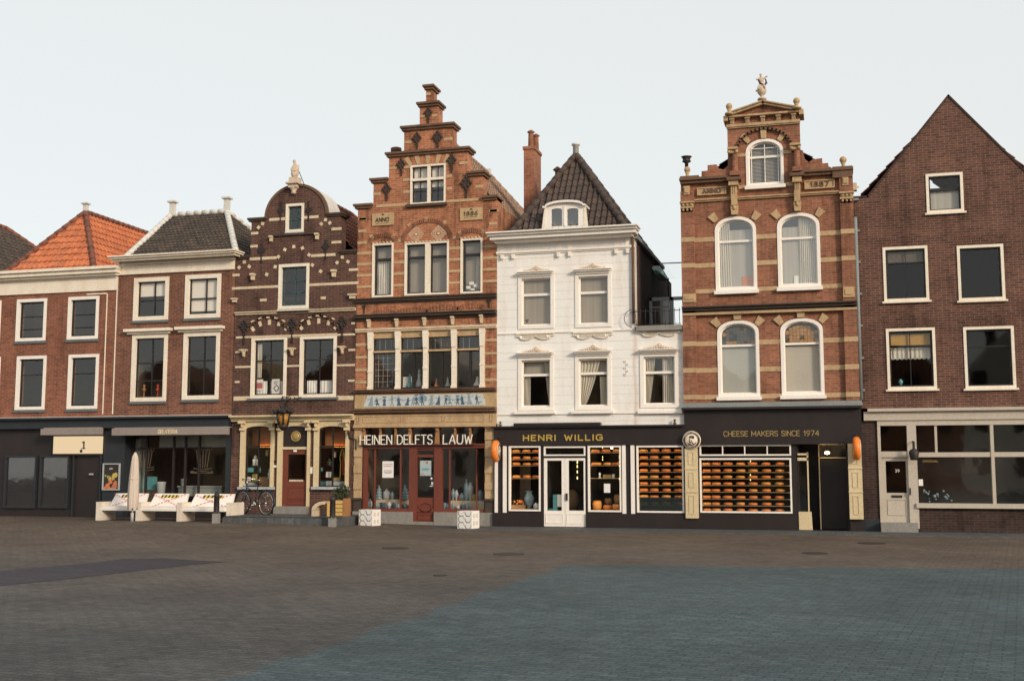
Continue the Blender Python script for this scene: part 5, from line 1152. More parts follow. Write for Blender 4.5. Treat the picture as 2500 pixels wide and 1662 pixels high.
m=MB(); m.quad(*B); part('glass_screen',m,'glass_clear',H); m=MB(); m.tube([B[0],B[1]],.02,6); m.tube([B[0],B[3]],.02,6); part('screen_rail',m,'pipe_grey',H)
t=thing('balcony_railing','thin curved black iron railing on the white side bay','railing',((u1+uB)/2,-.1,zbay)); m=MB(); zr_=zbay+.42
m.tube([(u1-.12,-.12,zr_-.02),(u1,-.14,zr_),(uB-.05,-.14,zr_)],.012,6); m.tube([(u1,-.12,zbay+.05),(uB-.05,-.12,zbay+.05)],.01,6); part('rail',m,'iron',t)
m=MB()
for k in range(10):
    x=u1+.05+k*(uB-u1-.12)/9; m.tube([(x,-.12,zbay+.03),(x,-.16,zbay+.15),(x,-.21,zbay+.28),(x,-.15,zbay+.42),(x,-.17,zbay+.48)],.009,5)
m.tube([(u1-.02+.24*math.cos(a)*.9-.05,-.13,zbay+.24+.24*math.sin(a)) for a in [math.pi/2+math.pi*k/12 for k in range(13)]],.01,5); part('baluster',m,'iron',t)
shell(H,u0,u1-.13,zC0,[zSh,z6(560)],'room',side='brick_shade',yb=5.3)
m=MB(); m.box(u1+.02,uB-.03,3.4,3.5,zSh,zbay-.07); m.box(u1+.02,uB-.03,.37,3.4,zSh-.1,zSh); m.box(uB-.1,uB-.02,.36,4.2,zSh-.05,zbay-.06); part('interior',m,'room',H)
# curtains of the white house
def cur5(x0b,x1b,x0t,x1t,yt,yb,lab,mat='curtain',folds=6,d=.17):
    r=rc(D6,x0b,x1b,yt,yb,d); curtain('curtain',r,uu(D6,x0t,yt,d),uu(D6,x1t,yt,d),d,mat,lab,folds=folds)
cur5(396,472,398,475,985,1312,'cream curtain hanging straight at left in the lower left window of the white house')
cur5(668,678,610,676,800,1312,'cream curtain drawn aside at right in the lower left window of the white house',folds=4)
cur5(968,1012,968,1190,785,1310,'cream curtain swept left in the lower middle window of the white house')
cur5(1180,1256,1172,1256,985,1310,'cream curtain hanging at right in the lower middle window of the white house')
cur5(1622,1668,1622,1735,765,1290,'cream curtain swept left in the bay window of the white house')
cur5(1805,1925,1803,1925,765,1290,'wide pale curtain at right in the bay window of the white house')
for i,(rr,lab) in enumerate(((ra,'beige net curtain in the upper left window of the white house'),(rb,'beige net curtain in the upper right window of the white house'))):
    m=MB(); m.box(rr[0]+.12,rr[1]-.12,.17,.175,rr[2]+.1,rr[3]-.1); solo('net_curtain',m,'net_curtain',lab,'net curtain')  # panel added to give the pane its reflected sky tone
for rr,C,lab in ((rcc,970,'beige roller blind in the top light of the lower left window of the white house'),(rdd,953,'beige roller blind in the top light of the lower middle window of the white house')):
    m=MB(); z=zz(D6,800,C); m.box(rr[0]+.12,rr[1]-.12,.24,.25,z,rr[3]-.12); solo('roller_blind',m,'net_pale',lab,'blind')
c=P(*D6.p(452,440),.3); m=MB(); random.seed(4)
for k in range(26):
    a=random.uniform(-1.2,1.2); h_=random.uniform(.25,.55); m.prism([(c.x-.01,c.z-.12),(c.x+.01,c.z-.12),(c.x+math.sin(a)*h_+.004,c.z-.12+math.cos(a)*h_),(c.x+math.sin(a)*h_-.004,c.z-.12+math.cos(a)*h_)],.2+.004*k,.203+.004*k)
m.lathe((c.x,.26,ra[2]+.1),[(.08,0),(.11,.2)],10); solo('potted_plant',m,'leaf','spiky potted plant behind the upper left window of the white house','plant')
# ================================================================== H6 tall house dated 1887
u0,u1=P(1668.5,850).x,P(2095.5,850).x; H=house('brick_house','tall red brick house dated 1887 with pediment gable and stone balls',u0,u1); holes=[]
e1=lambda x,y,d=0: P(*E1.p(x,y),d)
zSh6=zz(E3,1200,1322)
cl,cr=e1(648,880).x,e1(1488,860).x; zc6=zz(E1,1065,512)
def op(pts): return [(e1(x,y).x,e1(x,y).z) for x,y in pts]
lp=op([(112,1285),(345,1268),(345,1180),(415,1172),(415,1110),(520,1100),(548,1150),(600,1160)]); rp_=op([(1520,940),(1545,1040),(1590,1075),(1640,1040),(1745,1028),(1745,1088),(1815,1084),(1822,1155),(1930,1148),(1935,1140),(2065,1132)])
lp[0]=(u0,lp[0][1]); rp_[-1]=(u1,rp_[-1][1])
top=lp+[(cl,lp[-1][1]+.1),(cl,zc6),(cr,zc6),(cr,e1(1500,930).z)]+rp_
mono=[top[0]]
for p in top[1:]:
    x=max(p[0],mono[-1][0]); mono.append((x,p[1]))
top=mono
def w6(C,x0,x1,yt,yb,rise,bar,**k):
    r=rc(C,x0,x1,yt,yb); ri=zz(C,(x0+x1)/2,yt)-zz(C,(x0+x1)/2,yt+rise)
    return window(H,holes,r,arch=ri,cw=k.pop('cw',.085),cm='paint_white',sm='paint_white',sw=k.pop('sw',.03),hb=[zz(C,(x0+x1)/2,bar)],hbw=.06,sill=(.04,.10,.12),sillm='paint_white',glass=k.pop('glass','glass_sky'),**k),r
wt,rt=w6(E1,860,1298,806,1345,150,1006,cw=.075,glass='glass')
wa,ra=w6(E2,533,1040,245,1150,165,543,glass='glass_sky'); wb,rb=w6(E2,1296,1820,200,1110,165,503,glass='glass_sky')
wc,rcc=w6(E3,563,1075,262,1195,150,567,glass='glass'); wd,rdd=w6(E3,1338,1862,235,1178,150,542,glass='glass')
wall('wall',top,zSh6-.02,holes,0,.4,'brick_rust',H)
m=MB()
for x in (925,1080,1235): c=e1(x,1150).x; m.box(c-.009,c+.009,.055,.11,rt[2]+.1,rt[3]-.14)
z=e1(1080,905).z; m.box(rt[0]+.11,rt[1]-.11,.056,.109,z-.008,z+.008); part('glazing_bars',m,'paint_white',wt)
# brick arch ring round the attic window
rg=MB(); c=e1(1075,1000); hw=(e1(1395,900).x-e1(755,940).x)/2; cx=(e1(1395,900).x+e1(755,940).x)/2; zs_=e1(1075,945).z; zt_=e1(1075,690).z; m=MB()
A=[(cx-hw*math.cos(math.pi*k/20),zs_+(zt_-zs_)*math.sin(math.pi*k/20)) for k in range(21)]
for a,b in zip(A[:-1],A[1:]): m.seg(a,b,.06,-.09,.0)
part('arch_mould',m,'stone_brown',H)
st=MB(); z=e1(1075,975).z
for a,b in ((e1(745,990).x,rt[0]),(rt[1],e1(1390,960).x)): st.box(a,b,-.02,.02,z-.045,z+.045)
z=zz(E1,1075,1350)
for a,b in ((e1(775,1380).x,rt[0]-.05),(rt[1]+.05,e1(1415,1345).x)): st.box(a,b,-.02,.02,z-.045,z+.06)
vouss(st,E1,858,805,60,120,42,-.05,taper=.12); vouss(st,E1,1065,752,65,105,0,-.06,taper=.1); vouss(st,E1,1272,785,60,100,-38,-.05,taper=.12)
pil=.12; uL=e1(258,1400).x; uR=P(*E2.p(2078,600)).x
ws=[ra,rb]
for y,wsx,C,hh in ((487,(ra,rb),E2,.062),(808,(ra,rb),E2,.062),(1128,(ra,rb),E2,.055),(525,(rcc,rdd),E3,.066),(856,(rcc,rdd),E3,.066),(1188,(rcc,rdd),E3,.062)):
    z=zz(C,1190,y)
    for a,b in ((uL,wsx[0][0]),(wsx[0][1],wsx[1][0]),(wsx[1][1],uR)): st.box(a,b,-.014,.02,z-hh,z+hh)
    if C is E3 or y<1100:
        for a,b in ((u0,uL),(uR,u1)): st.box(a-.003,b+.003,-pil-.014,.0,z-hh,z+hh)
for C,x,y,r_ in ((E2,515,265,38),(E2,1030,240,-38),(E2,1280,225,38),(E2,1810,200,-38),(E3,545,290,38),(E3,1072,275,-38),(E3,1315,265,38),(E3,1855,240,-38)): vouss(st,C,x,y,84,105,r_,-.05,taper=.22)
for x,y in ((805,188),(1580,162)): vouss(st,E3,x,y,98,134,0,-.07,taper=.12)
multi('stone_band',st,'stone_band',H)
m=MB(); m.box(u0,uL,-pil,.0,zSh6,lp[0][1]-.35); m.box(uR,u1,-pil,.0,zSh6,rp_[-1][1]-.3); multi('pilaster',m,'brick_rust',H)
# corner capitals, corbels and keystones
m=MB()
def capital(cx,z0,z1,w,d0):
    m.grp(); h=z1-z0; m.box(cx-w*.42,cx+w*.42,-d0,0,z0,z0+h*.35); m.box(cx-w*.5,cx+w*.5,-d0-.05,0,z0+h*.35,z0+h*.5); m.box(cx-w*.46,cx+w*.46,-d0-.02,0,z0+h*.5,z0+h*.85); m.box(cx-w*.54,cx+w*.54,-d0-.08,0,z0+h*.85,z1)
    for k in (-1,0,1): m.ball((cx+k*w*.3,-d0-.03,z0+h*.68),w*.11,6); m.ball((cx+k*w*.3,-d0-.02,z0+h*.2),w*.1,6)
capital((u0+uL)/2,zz(E2,210,200),zz(E2,210,75),uL-u0,pil); capital((uR+u1)/2,zz(E2,2130,90),zz(E1,2008,1432),u1-uR,pil)
for x0,x1,yt,yb in ((145,300,1200,1300),(2100,2240,1112,1240)):
    q5=rc(E2,x0,x1,yt,yb); m.grp(); m.box(q5[0],q5[1],-pil-.03,0,q5[2],q5[3]); m.box(q5[0]+.05,q5[1]-.05,-pil-.05,0,q5[2]+.07,q5[3]-.06)
for x0,x1,yt,yb in ((150,300,126,176),(2105,2255,56,108)):
    q5=rc(E3,x0,x1,yt,yb); m.grp(); m.box(q5[0],q5[1],-pil-.02,0,q5[2],q5[3])
for x0,x1,yt,yb in ((145,213,1365,1465),(1975,2050,1250,1355)):
    q5=rc(E1,x0,x1,yt,yb); m.grp(); m.box(q5[0],q5[1],-pil-.03,0,q5[2],q5[3]); m.box(q5[0]+.03,q5[1]-.03,-pil-.06,0,q5[2]+.05,q5[3]-.04)
for x0,x1,ya,yb in ((672,772,1288,1490),(1408,1505,1250,1440)):   # fluted consoles under the gable columns
    q5=rc(E1,x0,x1,ya,yb); m.grp(); cx=(q5[0]+q5[1])/2; w=q5[1]-q5[0]; m.box(cx-w*.55,cx+w*.55,-.24,0,q5[3]-.18,q5[3]); m.box(cx-w*.36,cx+w*.36,-.16,0,q5[2],q5[3]-.18)
    for k in (-1,0,1): m.box(cx+k*w*.22-.015,cx+k*w*.22+.015,-.18,-.16,q5[2]+.02,q5[3]-.2)
for x0,x1,ya,yb in ((728,818,55,232),(1497,1587,8,188)):
    q5=rc(E2,x0,x1,ya,yb); m.grp(); cx=(q5[0]+q5[1])/2; w=q5[1]-q5[0]; m.box(cx-w*.4,cx+w*.4,-.2,0,q5[2]+(q5[3]-q5[2])*.62,q5[3]+.15); m.prism([(cx-w*.52,q5[2]+(q5[3]-q5[2])*.62),(cx+w*.52,q5[2]+(q5[3]-q5[2])*.62),(cx+w*.42,q5[2]),(cx-w*.42,q5[2])],-.16,0)
    m.ball((cx,-.17,q5[2]+.2),.05,8,(1,.6,1.6))
multi('carved_stone',m,'stone_ochre',H)
# cornices
m=MB()
z=zz(E1,1085,1212,-.2); 
for a,b in ((u0,cl+.0),(cr-.0,u1)): m.grp(); m.box(a-.02,b+.06 if b<u1 else b+.02,-.2,.42,z-.02,z+.05); m.box(a,b,-.13,.4,z-.1,z-.02)
for x0,x1,y in ((635,800,1255),(1368,1535,1205)): q5=rc(E1,x0,x1,y-14,y+22,-.3); m.grp(); m.box(q5[0],q5[1],-.30,0,q5[2],q5[3])
m.grp(); m.box(u0,u0+.52,-.16,.42,e1(170,1285).z,e1(170,1250).z); m.grp(); m.box(u1-.52,u1,-.16,.42,rp_[-1][1]-.3,rp_[-1][1])
multi('cornice',m,'stone_brown',H)
m=MB(); z=zz(E1,1085,1478); m.grp(); mould(m,u0,u1,[(z-.04,z,.06,0),(z,z+.035,.1,0)]); z=zz(E2,1200,1352); m2=MB(); mould(m2,u0,u1,[(z-.10,z-.05,.14,0),(z-.05,z+.02,.2,0),(z+.02,z+.06,.27,.0)]); part('string_course',m2,'stone_black',H)
m.grp(); mould(m,u0,u1,[(z-.17,z-.105,.14,0)]); multi('string_course',m,'stone_band',H)
# pediment
ax=e1(1055,362,-.2); a,b=e1(640,525,-.15).x,e1(1485,485,-.15).x; zpb=zz(E1,1065,512,-.15); m=MB()
m.prism([(a+.06,zpb+.02),(b-.06,zpb+.02),(ax.x,ax.z-.07)],-.02,.38); part('tympanum',m,'brick_rust',H)
m=MB(); m.box(a,b,-.15,.42,zpb-.025,zpb+.025)
for p,q_ in (((a-.02,zpb+.04),(ax.x,ax.z-.035)),((b+.02,zpb+.04),(ax.x,ax.z-.035))): m.seg(p,q_,.07,-.15,.42)
for p,q_ in (((a-.03,zpb+.085),(ax.x,ax.z+.01)),((b+.03,zpb+.085),(ax.x,ax.z+.01))): m.seg(p,q_,.035,-.2,.45)
m.box(a-.10,a+.02,-.16,.45,zpb-.12,zpb+.02); m.box(b-.02,b+.10,-.16,.45,zpb-.1,zpb+.04)
part('pediment_cornice',m,'stone_band',H)
zf=zz(E1,1075,622,-.06); m=MB(); m.box(cl-.02,cr+.02,-.08,.0,zf-.04,zf+.035); m.box(cl-.02,cr+.02,-.05,.0,zf-.075,zf-.04)
for x in (700,878,1057,1238,1415):
    c=e1(x,575).x; m.box(c-.055,c+.055,-.07,0,zf+.035,zpb-.025); m.box(c-.07,c+.07,-.11,0,zpb-.085,zpb-.025)
    for k in (-1,0,1): m.box(c+k*.032-.009,c+k*.032+.009,-.085,-.07,zf+.05,zpb-.1)
part('frieze',m,'stone_band',H)
m=MB()
for x,yb,yt,yc in ((735,1250,925,985),(1455,1200,875,945)):
    m.grp(); c=e1(x,1080); zb2=e1(x,yb).z; zt2=e1(x,yt).z; m.box(c.x-.13,c.x+.13,-.26,0,zb2,zb2+.12); m.lathe((c.x,-.11,zb2+.12),[(.12,0),(.085,.06),(.08,zt2-zb2-.34),(.075,zt2-zb2-.3),(.12,zt2-zb2-.14)],14)
multi('column',m,'brick_rust',H)
m=MB()
for x,yt,yc in ((712,925,990),(1432,878,948)):
    c=e1(x,yt); z0=e1(x,yc).z; m.grp(); m.box(c.x-.14,c.x+.14,-.26,0,c.z-.06,c.z); m.box(c.x-.1,c.x+.1,-.2,0,z0,c.z-.06)
    for k in (-1,1): m.ball((c.x+k*.1,-.2,c.z-.12),.05,8)
multi('capital',m,'stone_ochre',H)
for a,b,yt,yb,txt,lab in ((297,635,1368,1458,'ANNO','raised stone plaque reading ANNO'),(1540,1890,1285,1385,'1887','raised stone plaque with the year')):
    q5=rc(E1,a,b,yt,yb); m=MB(); m.rbox(q5,-.05,0); m.ring(outl(q5),outl(q5,0,.03),-.075,-.049); o=part('plaque',m,'stone_band',H,lab); w=q5[1]-q5[0]; h=q5[3]-q5[2]; m=MB(); text(m,txt,q5[0]+w*.2,q5[1]-w*.2,q5[2]+h*.26,q5[3]-h*.24,-.05,.028,gap=.4,depth=.02); part('lettering',m,'stone_brown',o)
def stoneball(x,y,r,lab,base=.16,dy=.0):
    c=e1(x,y,dy); R_=r/4.751/95; t=thing('stone_ball',lab,'finial',(c.x,dy,c.z-R_-base),'stone ball finials on the house dated 1887'); m=MB(); m.ball((c.x,dy,c.z),R_,16); part('ball',m,'stone_ochre',t); m=MB(); m.lathe((c.x,dy,c.z-R_-base),[(.13,0),(.12,.03),(.05,.06),(.045,base-.03),(.07,base+.02)],12); part('ball_base',m,'stone_ochre',t)
stoneball(665,428,41,'stone ball on the left end of the pediment',.14,-.2); stoneball(1447,365,42,'stone ball on the right end of the pediment',.12,-.2); stoneball(180,1162,40,'stone ball on the left parapet corner with a small dark pot behind it',.17); stoneball(1987,1048,43,'stone ball on the right parapet corner',.18)
c=e1(172,1100,.5); m=MB(); m.lathe((c.x,.5,c.z-.22),[(.05,0),(.05,.25),(.13,.3),(.1,.35),(.13,.42),(.16,.44)],10); part('chimney_pot',m,'iron',H)
# cherub on urn
c=e1(1048,350); z=c.z-.02; t=thing('statue','weathered stone cherub on an urn at the very top of the pediment','statue',(c.x,-.05,z)); m=MB(); m.lathe((c.x,-.05,z),[(.13,0),(.11,.04),(.05,.07),(.045,.11),(.08,.14),(.12,.2),(.13,.27),(.11,.34),(.07,.38)],16); m.ball((c.x-.14,-.05,z+.27),.03,8); part('urn',m,'stone_pale',t)
x=c.x; zz0=z+.36
skin('figure',[(x+(a-x)*.68,-.05+(b-.08)*.68,zz0+(c_-zz0)*.68,r_*.66) for a,b,c_,r_ in [(x,.08,zz0+.05,.10),(x+.0,.07,zz0+.2,.09),(x-.01,.08,zz0+.33,.085),(x-.02,.07,zz0+.42,.035),(x-.02,.06,zz0+.5,.065),(x-.02,.06,zz0+.56,.06),(x-.12,.06,zz0+.36,.04),(x-.2,.0,zz0+.32,.032),(x-.15,-.05,zz0+.27,.028),(x+.12,.06,zz0+.35,.042),(x+.2,.03,zz0+.42,.03),(x+.26,.02,zz0+.4,.026),(x-.1,-.08,zz0+.0,.055),(x-.14,-.1,zz0-.14,.04),(x+.12,-.06,zz0-.0,.055),(x+.14,-.1,zz0-.12,.04)]],[(0,1),(1,2),(2,3),(3,4),(4,5),(2,6),(6,7),(7,8),(2,9),(9,10),(10,11),(0,12),(12,13),(0,14),(14,15)],'stone_pale',t)
m=MB(); m.tube([(x-.09,-.12,zz0+.2),(x-.03,-.14,zz0+.08),(x+.07,-.12,zz0+.01),(x+.13,-.07,zz0+.1),(x+.11,-.02,zz0+.22)],.03,8,[.02,.03,.035,.03,.02]); part('drape',m,'stone_black',t)
R0=Vector(((cl+cr)/2,.42,zc6-.35)); hip_roof(H,u0+.3,u1-.3,.42,7,e1(170,1262).z-.1,R0,(R0.x,5.0,R0.z),'tile_dark','tile_rust',p=.22,course=.3,amp=.025)
shell(H,u0,u1,e1(170,1285).z-.05,[zSh6+.0,zz(E2,1200,1340),e1(1000,1500).z],'room',side='brick_brown')
m=MB(); z=zSh6; m.box(u0,u1+.06,-.26,.02,z-.0,z+.07); m.box(u0,u1+.04,-.2,.02,z+.07,z+.13); part('fascia_flashing',m,'pipe_grey',H)
# pipe at the boundary of H6 and H7
a,b=P(*E7.p(105,-150)),P(*E7.p(160,1478)); m=MB(); px_=[uu(E7,110,0),uu(E7,160,1478)]; ux=(px_[0]+px_[1])/2; m.tube([(ux,-.09,b.z),(ux,-.09,e1(2200,1790).z if 0 else zz(E6,118,1265))],.048,10)
for k in range(7): z=b.z+.25+k*.85; m.box(ux-.06,ux+.10,-.1,.0,z-.03,z+.03)
part('drainpipe',m,'pipe_grey',H)
m=MB(); c=e1(2120,1355); m.box(c.x-.06,c.x+.06,.0,.2,c.z-.1,c.z+.1); m.box(c.x+.02,c.x+.12,.05,.1,c.z-.02,c.z+.01); part('camera_box',m,'stone_cream',H)
def cur6(C,x0b,x1b,x0t,x1t,yt,yb,lab,mat='curtain',folds=7,d=.13):
    r=rc(C,x0b,x1b,yt,yb,d); curtain('curtain',r,uu(C,x0t,yt,d),uu(C,x1t,yt,d),d,mat,lab,folds=folds)
cur6(E2,585,728,575,705,330,1110,'cream curtain at the left of the upper left arched window dated house',folds=5)
cur6(E2,1555,1780,1550,1755,255,1075,'wide cream curtain at the right of the upper right arched window dated house',folds=9)
for rr,mat,lab,zt2 in ((ra,'net_pale','grey net curtain in the upper left arched window of the 1887 house',0),(rb,'net_pale','grey net curtain in the upper right arched window of the 1887 house',0),(rcc,'blind_grey','pale greenish blind in the lower left arched window of the 1887 house',zz(E3,800,585)),(rdd,'blind_beige','pale beige blind in the lower right arched window of the 1887 house',zz(E3,1600,565))):
    m=MB(); m.box(rr[0]+.1,rr[1]-.1,.15,.16,rr[2]+.10,zt2 or rr[3]-.35); solo('window_blind',m,mat,lab,'blind')  # upper pair added for the sky reflected in the panes, lower pair are blinds
m=MB(); m.box(rt[0]+.1,rt[1]-.1,.2,.205,rt[2]+.1,rt[3]-.2)
n=26; m=MB()
for k in range(n): z=rt[2]+.12+k*(rt[3]-rt[2]-.3)/n; m.obox(((rt[0]+rt[1])/2,.14,z),((rt[1]-rt[0])/2-.12,.022,.002),rx=rad(40))
solo('venetian_blind',m,'net_pale','grey slatted blind in the arched attic window of the 1887 house','blind')
q5=rc(E2,862,1003,975,1105,.13); m=MB(); m.rbox(q5,.135,.145); solo('canvas',m,'fruit_orange','orange picture leaning in the upper left arched window','picture')
q5=rc(E2,1500,1556,970,1085,.13); m=MB(); m.rbox(q5,.125,.13); solo('paper_sheet',m,'board_white','white sheet beside the curtain in the upper right arched window','paper')
# stained glass in the top lights of the first floor
random.seed(9)
for rr,cols_,lab in ((rcc,['smoke_glass','smoke_glass','straw','paint_teal','room_dark'],'dark leaded glass'),(rdd,['amber_glass','amber_glass','smoke_glass','copper'],'amber leaded glass')):
    zb2=zz(E3,800,550) if rr is rcc else zz(E3,1600,525); bs={c:MB() for c in cols_}; w=rr[1]-rr[0]; x0=rr[0]+.125; nx=9; zh=rr[3]-.14-zb2; xm=(rr[0]+rr[1])/2; hw=(rr[1]-rr[0])/2-.125
    for i in range(nx):
        a=x0+i*2*hw/nx; b=a+2*hw/nx; mid=(a+b)/2; top_=zb2+zh-.02-(zh*.55)*(1-math.sqrt(max(0,1-((mid-xm)/hw)**2)))
        nz=max(1,int((top_-zb2)/.085))
        for k in range(nz): bs[random.choice(cols_)].box(a+.004,b-.004,.12,.125,zb2+k*(top_-zb2)/nz+.004,zb2+(k+1)*(top_-zb2)/nz-.004)
    t=thing('stained_glass',lab+(' in the arched top of the lower left window of the 1887 house' if rr is rcc else ' in the arched top of the lower right window of the 1887 house'),'stained glass',(xm,.12,zb2))
    for c_,b_ in bs.items():
        if b_.v: part('coloured_glass',b_,c_,t)
# ================================================================== black cheese shop front (ground floor of H5 and H6)
x0s,x1s=uu(D7,150,800),P(2107,1150).x; zF0_=zz(D7,800,366); zF1_=zz(D7,800,130); 
SH=thing('cheese_shop_front','long black cheese shop front with white window frames and cream pilasters','shop front',((x0s+x1s)/2,-.3,0))
hs=[]
zB7=zz(D7,560,1245); yF=-.10
def shopwin(r,cw=.045,name='display_window',glass='glass_clear',yy=yF):
    hs.append((r,0)); m=MB(); m.ring(outl(r),outl(r,0,cw),yy-.035,yy+.05); f=part(name,m,'paint_white',SH); m=MB(); m.quad((r[0]+cw,yy+.02,r[2]+cw),(r[1]-cw,yy+.02,r[2]+cw),(r[1]-cw,yy+.02,r[3]-cw),(r[0]+cw,yy+.02,r[3]-cw)); part('pane',m,glass,f); return f
rA=rc(D7,350,769,370,1226); rB=(uu(D7,1392,800),P(1518.5,1168).x,zz(D8,150,1237),zz(D8,150,366)); rC=rc(D8,574,1195,365,1247); rD=rc(E4,332,1396,655,1290); rT=rc(E4,328,1386,500,628)
for r in (rA,rB,rC,rD): shopwin(r)
f=shopwin(rT,name='transom_window',cw=.04); m=MB()
for x in (594,850,1110): c=uu(E4,x,560); m.box(c-.014,c+.014,yF-.03,yF+.04,rT[2]+.04,rT[3]-.04)
part('glazing_bars',m,'paint_white',f)
rt2=rc(D7,812,1358,376,500); f=shopwin(rt2,name='transom_window',cw=.04)
rdo=rc(D7,812,1358,530,1430); hs.append((rdo,0))
# doors: two white leaves
ms_=uu(D7,1088,900); 
for a,b,ga,gb,hand in ((rdo[0],ms_-.004,850,1045,0),(ms_+.004,rdo[1],1135,1335,1)):
    gq=rc(D7,ga,gb,562,1220); d=wall('door',[(a,rdo[3]),(b,rdo[3])],.03,[(gq,0)],yF+.0,.06,'paint_white',SH)
    m=MB(); m.quad((gq[0],yF+.03,gq[2]),(gq[1],yF+.03,gq[2]),(gq[1],yF+.03,gq[3]),(gq[0],yF+.03,gq[3])); part('door_glass',m,'glass_clear',d)
    q5=(a+.05,b-.05,.12,gq[2]-.08); m=MB(); m.ring(outl(q5),outl(q5,0,.018),yF-.012,yF+.001); part('door_panel',m,'paint_white',d)
    if hand: q5=rc(D7,1103,1125,992,1085); m=MB(); m.rbox(q5,yF-.05,yF-.001); part('door_handle',m,'iron',d)
# recessed entrance at right
rR=(uu(E4,1455,900),uu(E5,535,900),.02,zz(E5,350,478)); hs.append((rR,0))
zTop=[(x0s,zF1_+.0),(u0,zF1_+.0),(u0,zSh6),(x1s,zSh6)]
wall('front_boarding',zTop,-.02,hs,yF,.12,'paint_black',SH)
m=MB(); m.box(x0s-.04,u0,-.2,.03,zF1_,zF1_+.05); m.box(x0s-.02,u0,-.15,yF,zF0_+.0,zF0_+.05); q5=rc(D7,430,1563,80,118); m.box(q5[0],q5[1],-.24,.02,zF1_+.05,zF1_+.05+q5[3]-q5[2]); m.box(u0,x1s,-.2,yF,zF0_,zF0_+.04); m.box(u0-.05,x1s,-.28,.02,zSh6-.06,zSh6); part('cornice',m,'paint_black',SH)
m=MB(); m.box(x0s-.02,rdo[0]-.02,-.16,yF,-.0,zz(D7,560,1250)); m.box(rdo[1]+.02,rC[1]+.02,-.16,yF,0,zz(D8,300,1262)); m.box(rC[1]+.02,rR[0]-.03,-.16,yF,0,zz(E4,900,1345)*.98); part('plinth',m,'paint_black',SH)
m=MB()
for C,a,b,yt,yb in ((D7,168,206,580,1245),(D7,275,322,362,1245),(D8,384,432,340,1260),(D8,498,548,340,1260)): q5=rc(C,a,b,yt,yb); m.box(q5[0],q5[1],yF-.04,yF,q5[2],q5[3])
multi('white_strip',m,'paint_white',SH)
def panelled(C,a,b,yt,yb,cuts):
    q5=rc(C,a,b,yt,yb); m=MB(); m.box(q5[0],q5[1],yF-.12,yF,q5[2],q5[3]); w=q5[1]-q5[0]
    zs_=[q5[2]]+[zz(C,(a+b)/2,c) for c in cuts[::-1]]+[q5[3]]
    for z0,z1 in zip(zs_[:-1],zs_[1:]):
        k=(q5[0]+w*.28,q5[1]-w*.28,z0+.12,z1-.09); m.ring(outl(k),outl(k,0,.02),yF-.135,yF-.119)
    for z in zs_[1:-1]: m.box(q5[0]-.01,q5[1]+.01,yF-.14,yF-.119,z-.012,z+.012)
    return part('pilaster',m,'paint_ivory',SH)
panelled(D8,1218,1384,400,1318,(672,972)); panelled(E5,532,690,488,1360,(775,1047))
zg=.02; xi0,xi1=rR[0],rR[1]; m=MB(); q5a=uu(E4,1575,900); 
m.box(xi0-.0,xi0+.05,yF+.121,1.2,0,rR[3]); m.box(xi1-.05,xi1,yF+.121,1.4,0,rR[3]); m.box(xi0,xi1,1.2,1.3,0,rR[3]); m.box(xi0,xi1,yF+.13,1.4,rR[3]-.02,rR[3]+.1); part('porch',m,'paint_black',SH)
m=MB(); xw=q5a; ca=zz(E4,1520,1275)
m.prism([(xi0+.02,0.03),(xw+.10,0.03),(xw+.08,ca),(xi0+.02,ca)],yF+.02,yF+.12); q5=rc(E4,1460,1575,650,685); m.box(q5[0],q5[1]+.02,yF+.02,yF+.1,q5[2],q5[3]); q5=rc(E4,1460,1575,600,622); m.box(q5[0],q5[1]+.02,yF+.02,yF+.1,q5[2],q5[3]); m.box(xw,xw+.035,yF+.02,yF+.1,ca,rR[3]-.25); part('side_panel',m,'paint_ivory',SH)
m=MB(); q5=rc(E4,1465,1560,690,1270); m.quad((q5[0],yF+.06,q5[2]),(q5[1],yF+.06,q5[2]),(q5[1],yF+.06,q5[3]),(q5[0],yF+.06,q5[3])); part('side_glass',m,'glass',SH)
m=MB(); q5=rc(E5,190,532,485,1400,.5); m.box(q5[0],q5[0]+.03,.45,.5,.02,q5[3]); m.box(q5[1]-.03,q5[1],.45,.5,.02,q5[3]); m.box(q5[0],q5[1],.45,.5,q5[3]-.04,q5[3]); z=zz(E5,350,645,.5); m.box(q5[0],q5[1],.45,.5,z-.03,z); dc=part('door_case',m,'paint_ivory',SH)
m=MB(); m.box(q5[0]+.03,q5[1]-.03,.5,.56,.03,z-.03); part('door',m,'paint_black',SH); m=MB(); m.box(q5[0]+.03,q5[1]-.03,.47,.48,z,q5[3]-.04); part('pane',m,'glass',dc)
m=MB(); 
for px in ((238,45,118,D7),(1073,15,92,D8)):
    C=px[3]; q5=rc(C,px[0]-22,px[0]+22,px[1],px[2]); m.grp(); cx=(q5[0]+q5[1])/2; h=q5[3]-zF1_-.05; m.lathe((cx,-.1,zF1_+.05),[(.06,0),(.03,.02),(.055,h*.3),(.02,h*.45),(.02,h*.5)],12); m.ball((cx,-.1,zF1_+.05+h*.75),h*.25,10)
multi('ball_finial',m,'stone_brown',SH)
q5=rc(D7,543,1578,222,300); t=thing('shop_sign','gold wide capitals on the black fascia under the white house','sign',((q5[0]+q5[1])/2,yF,q5[2])); m=MB(); text(m,'HENRI WILLIG',q5[0],q5[1],q5[2]+.01,q5[3]-.01,yF-.0,.034,gap=.42,space=.5,depth=.02); part('lettering',m,'letter_gold',t)
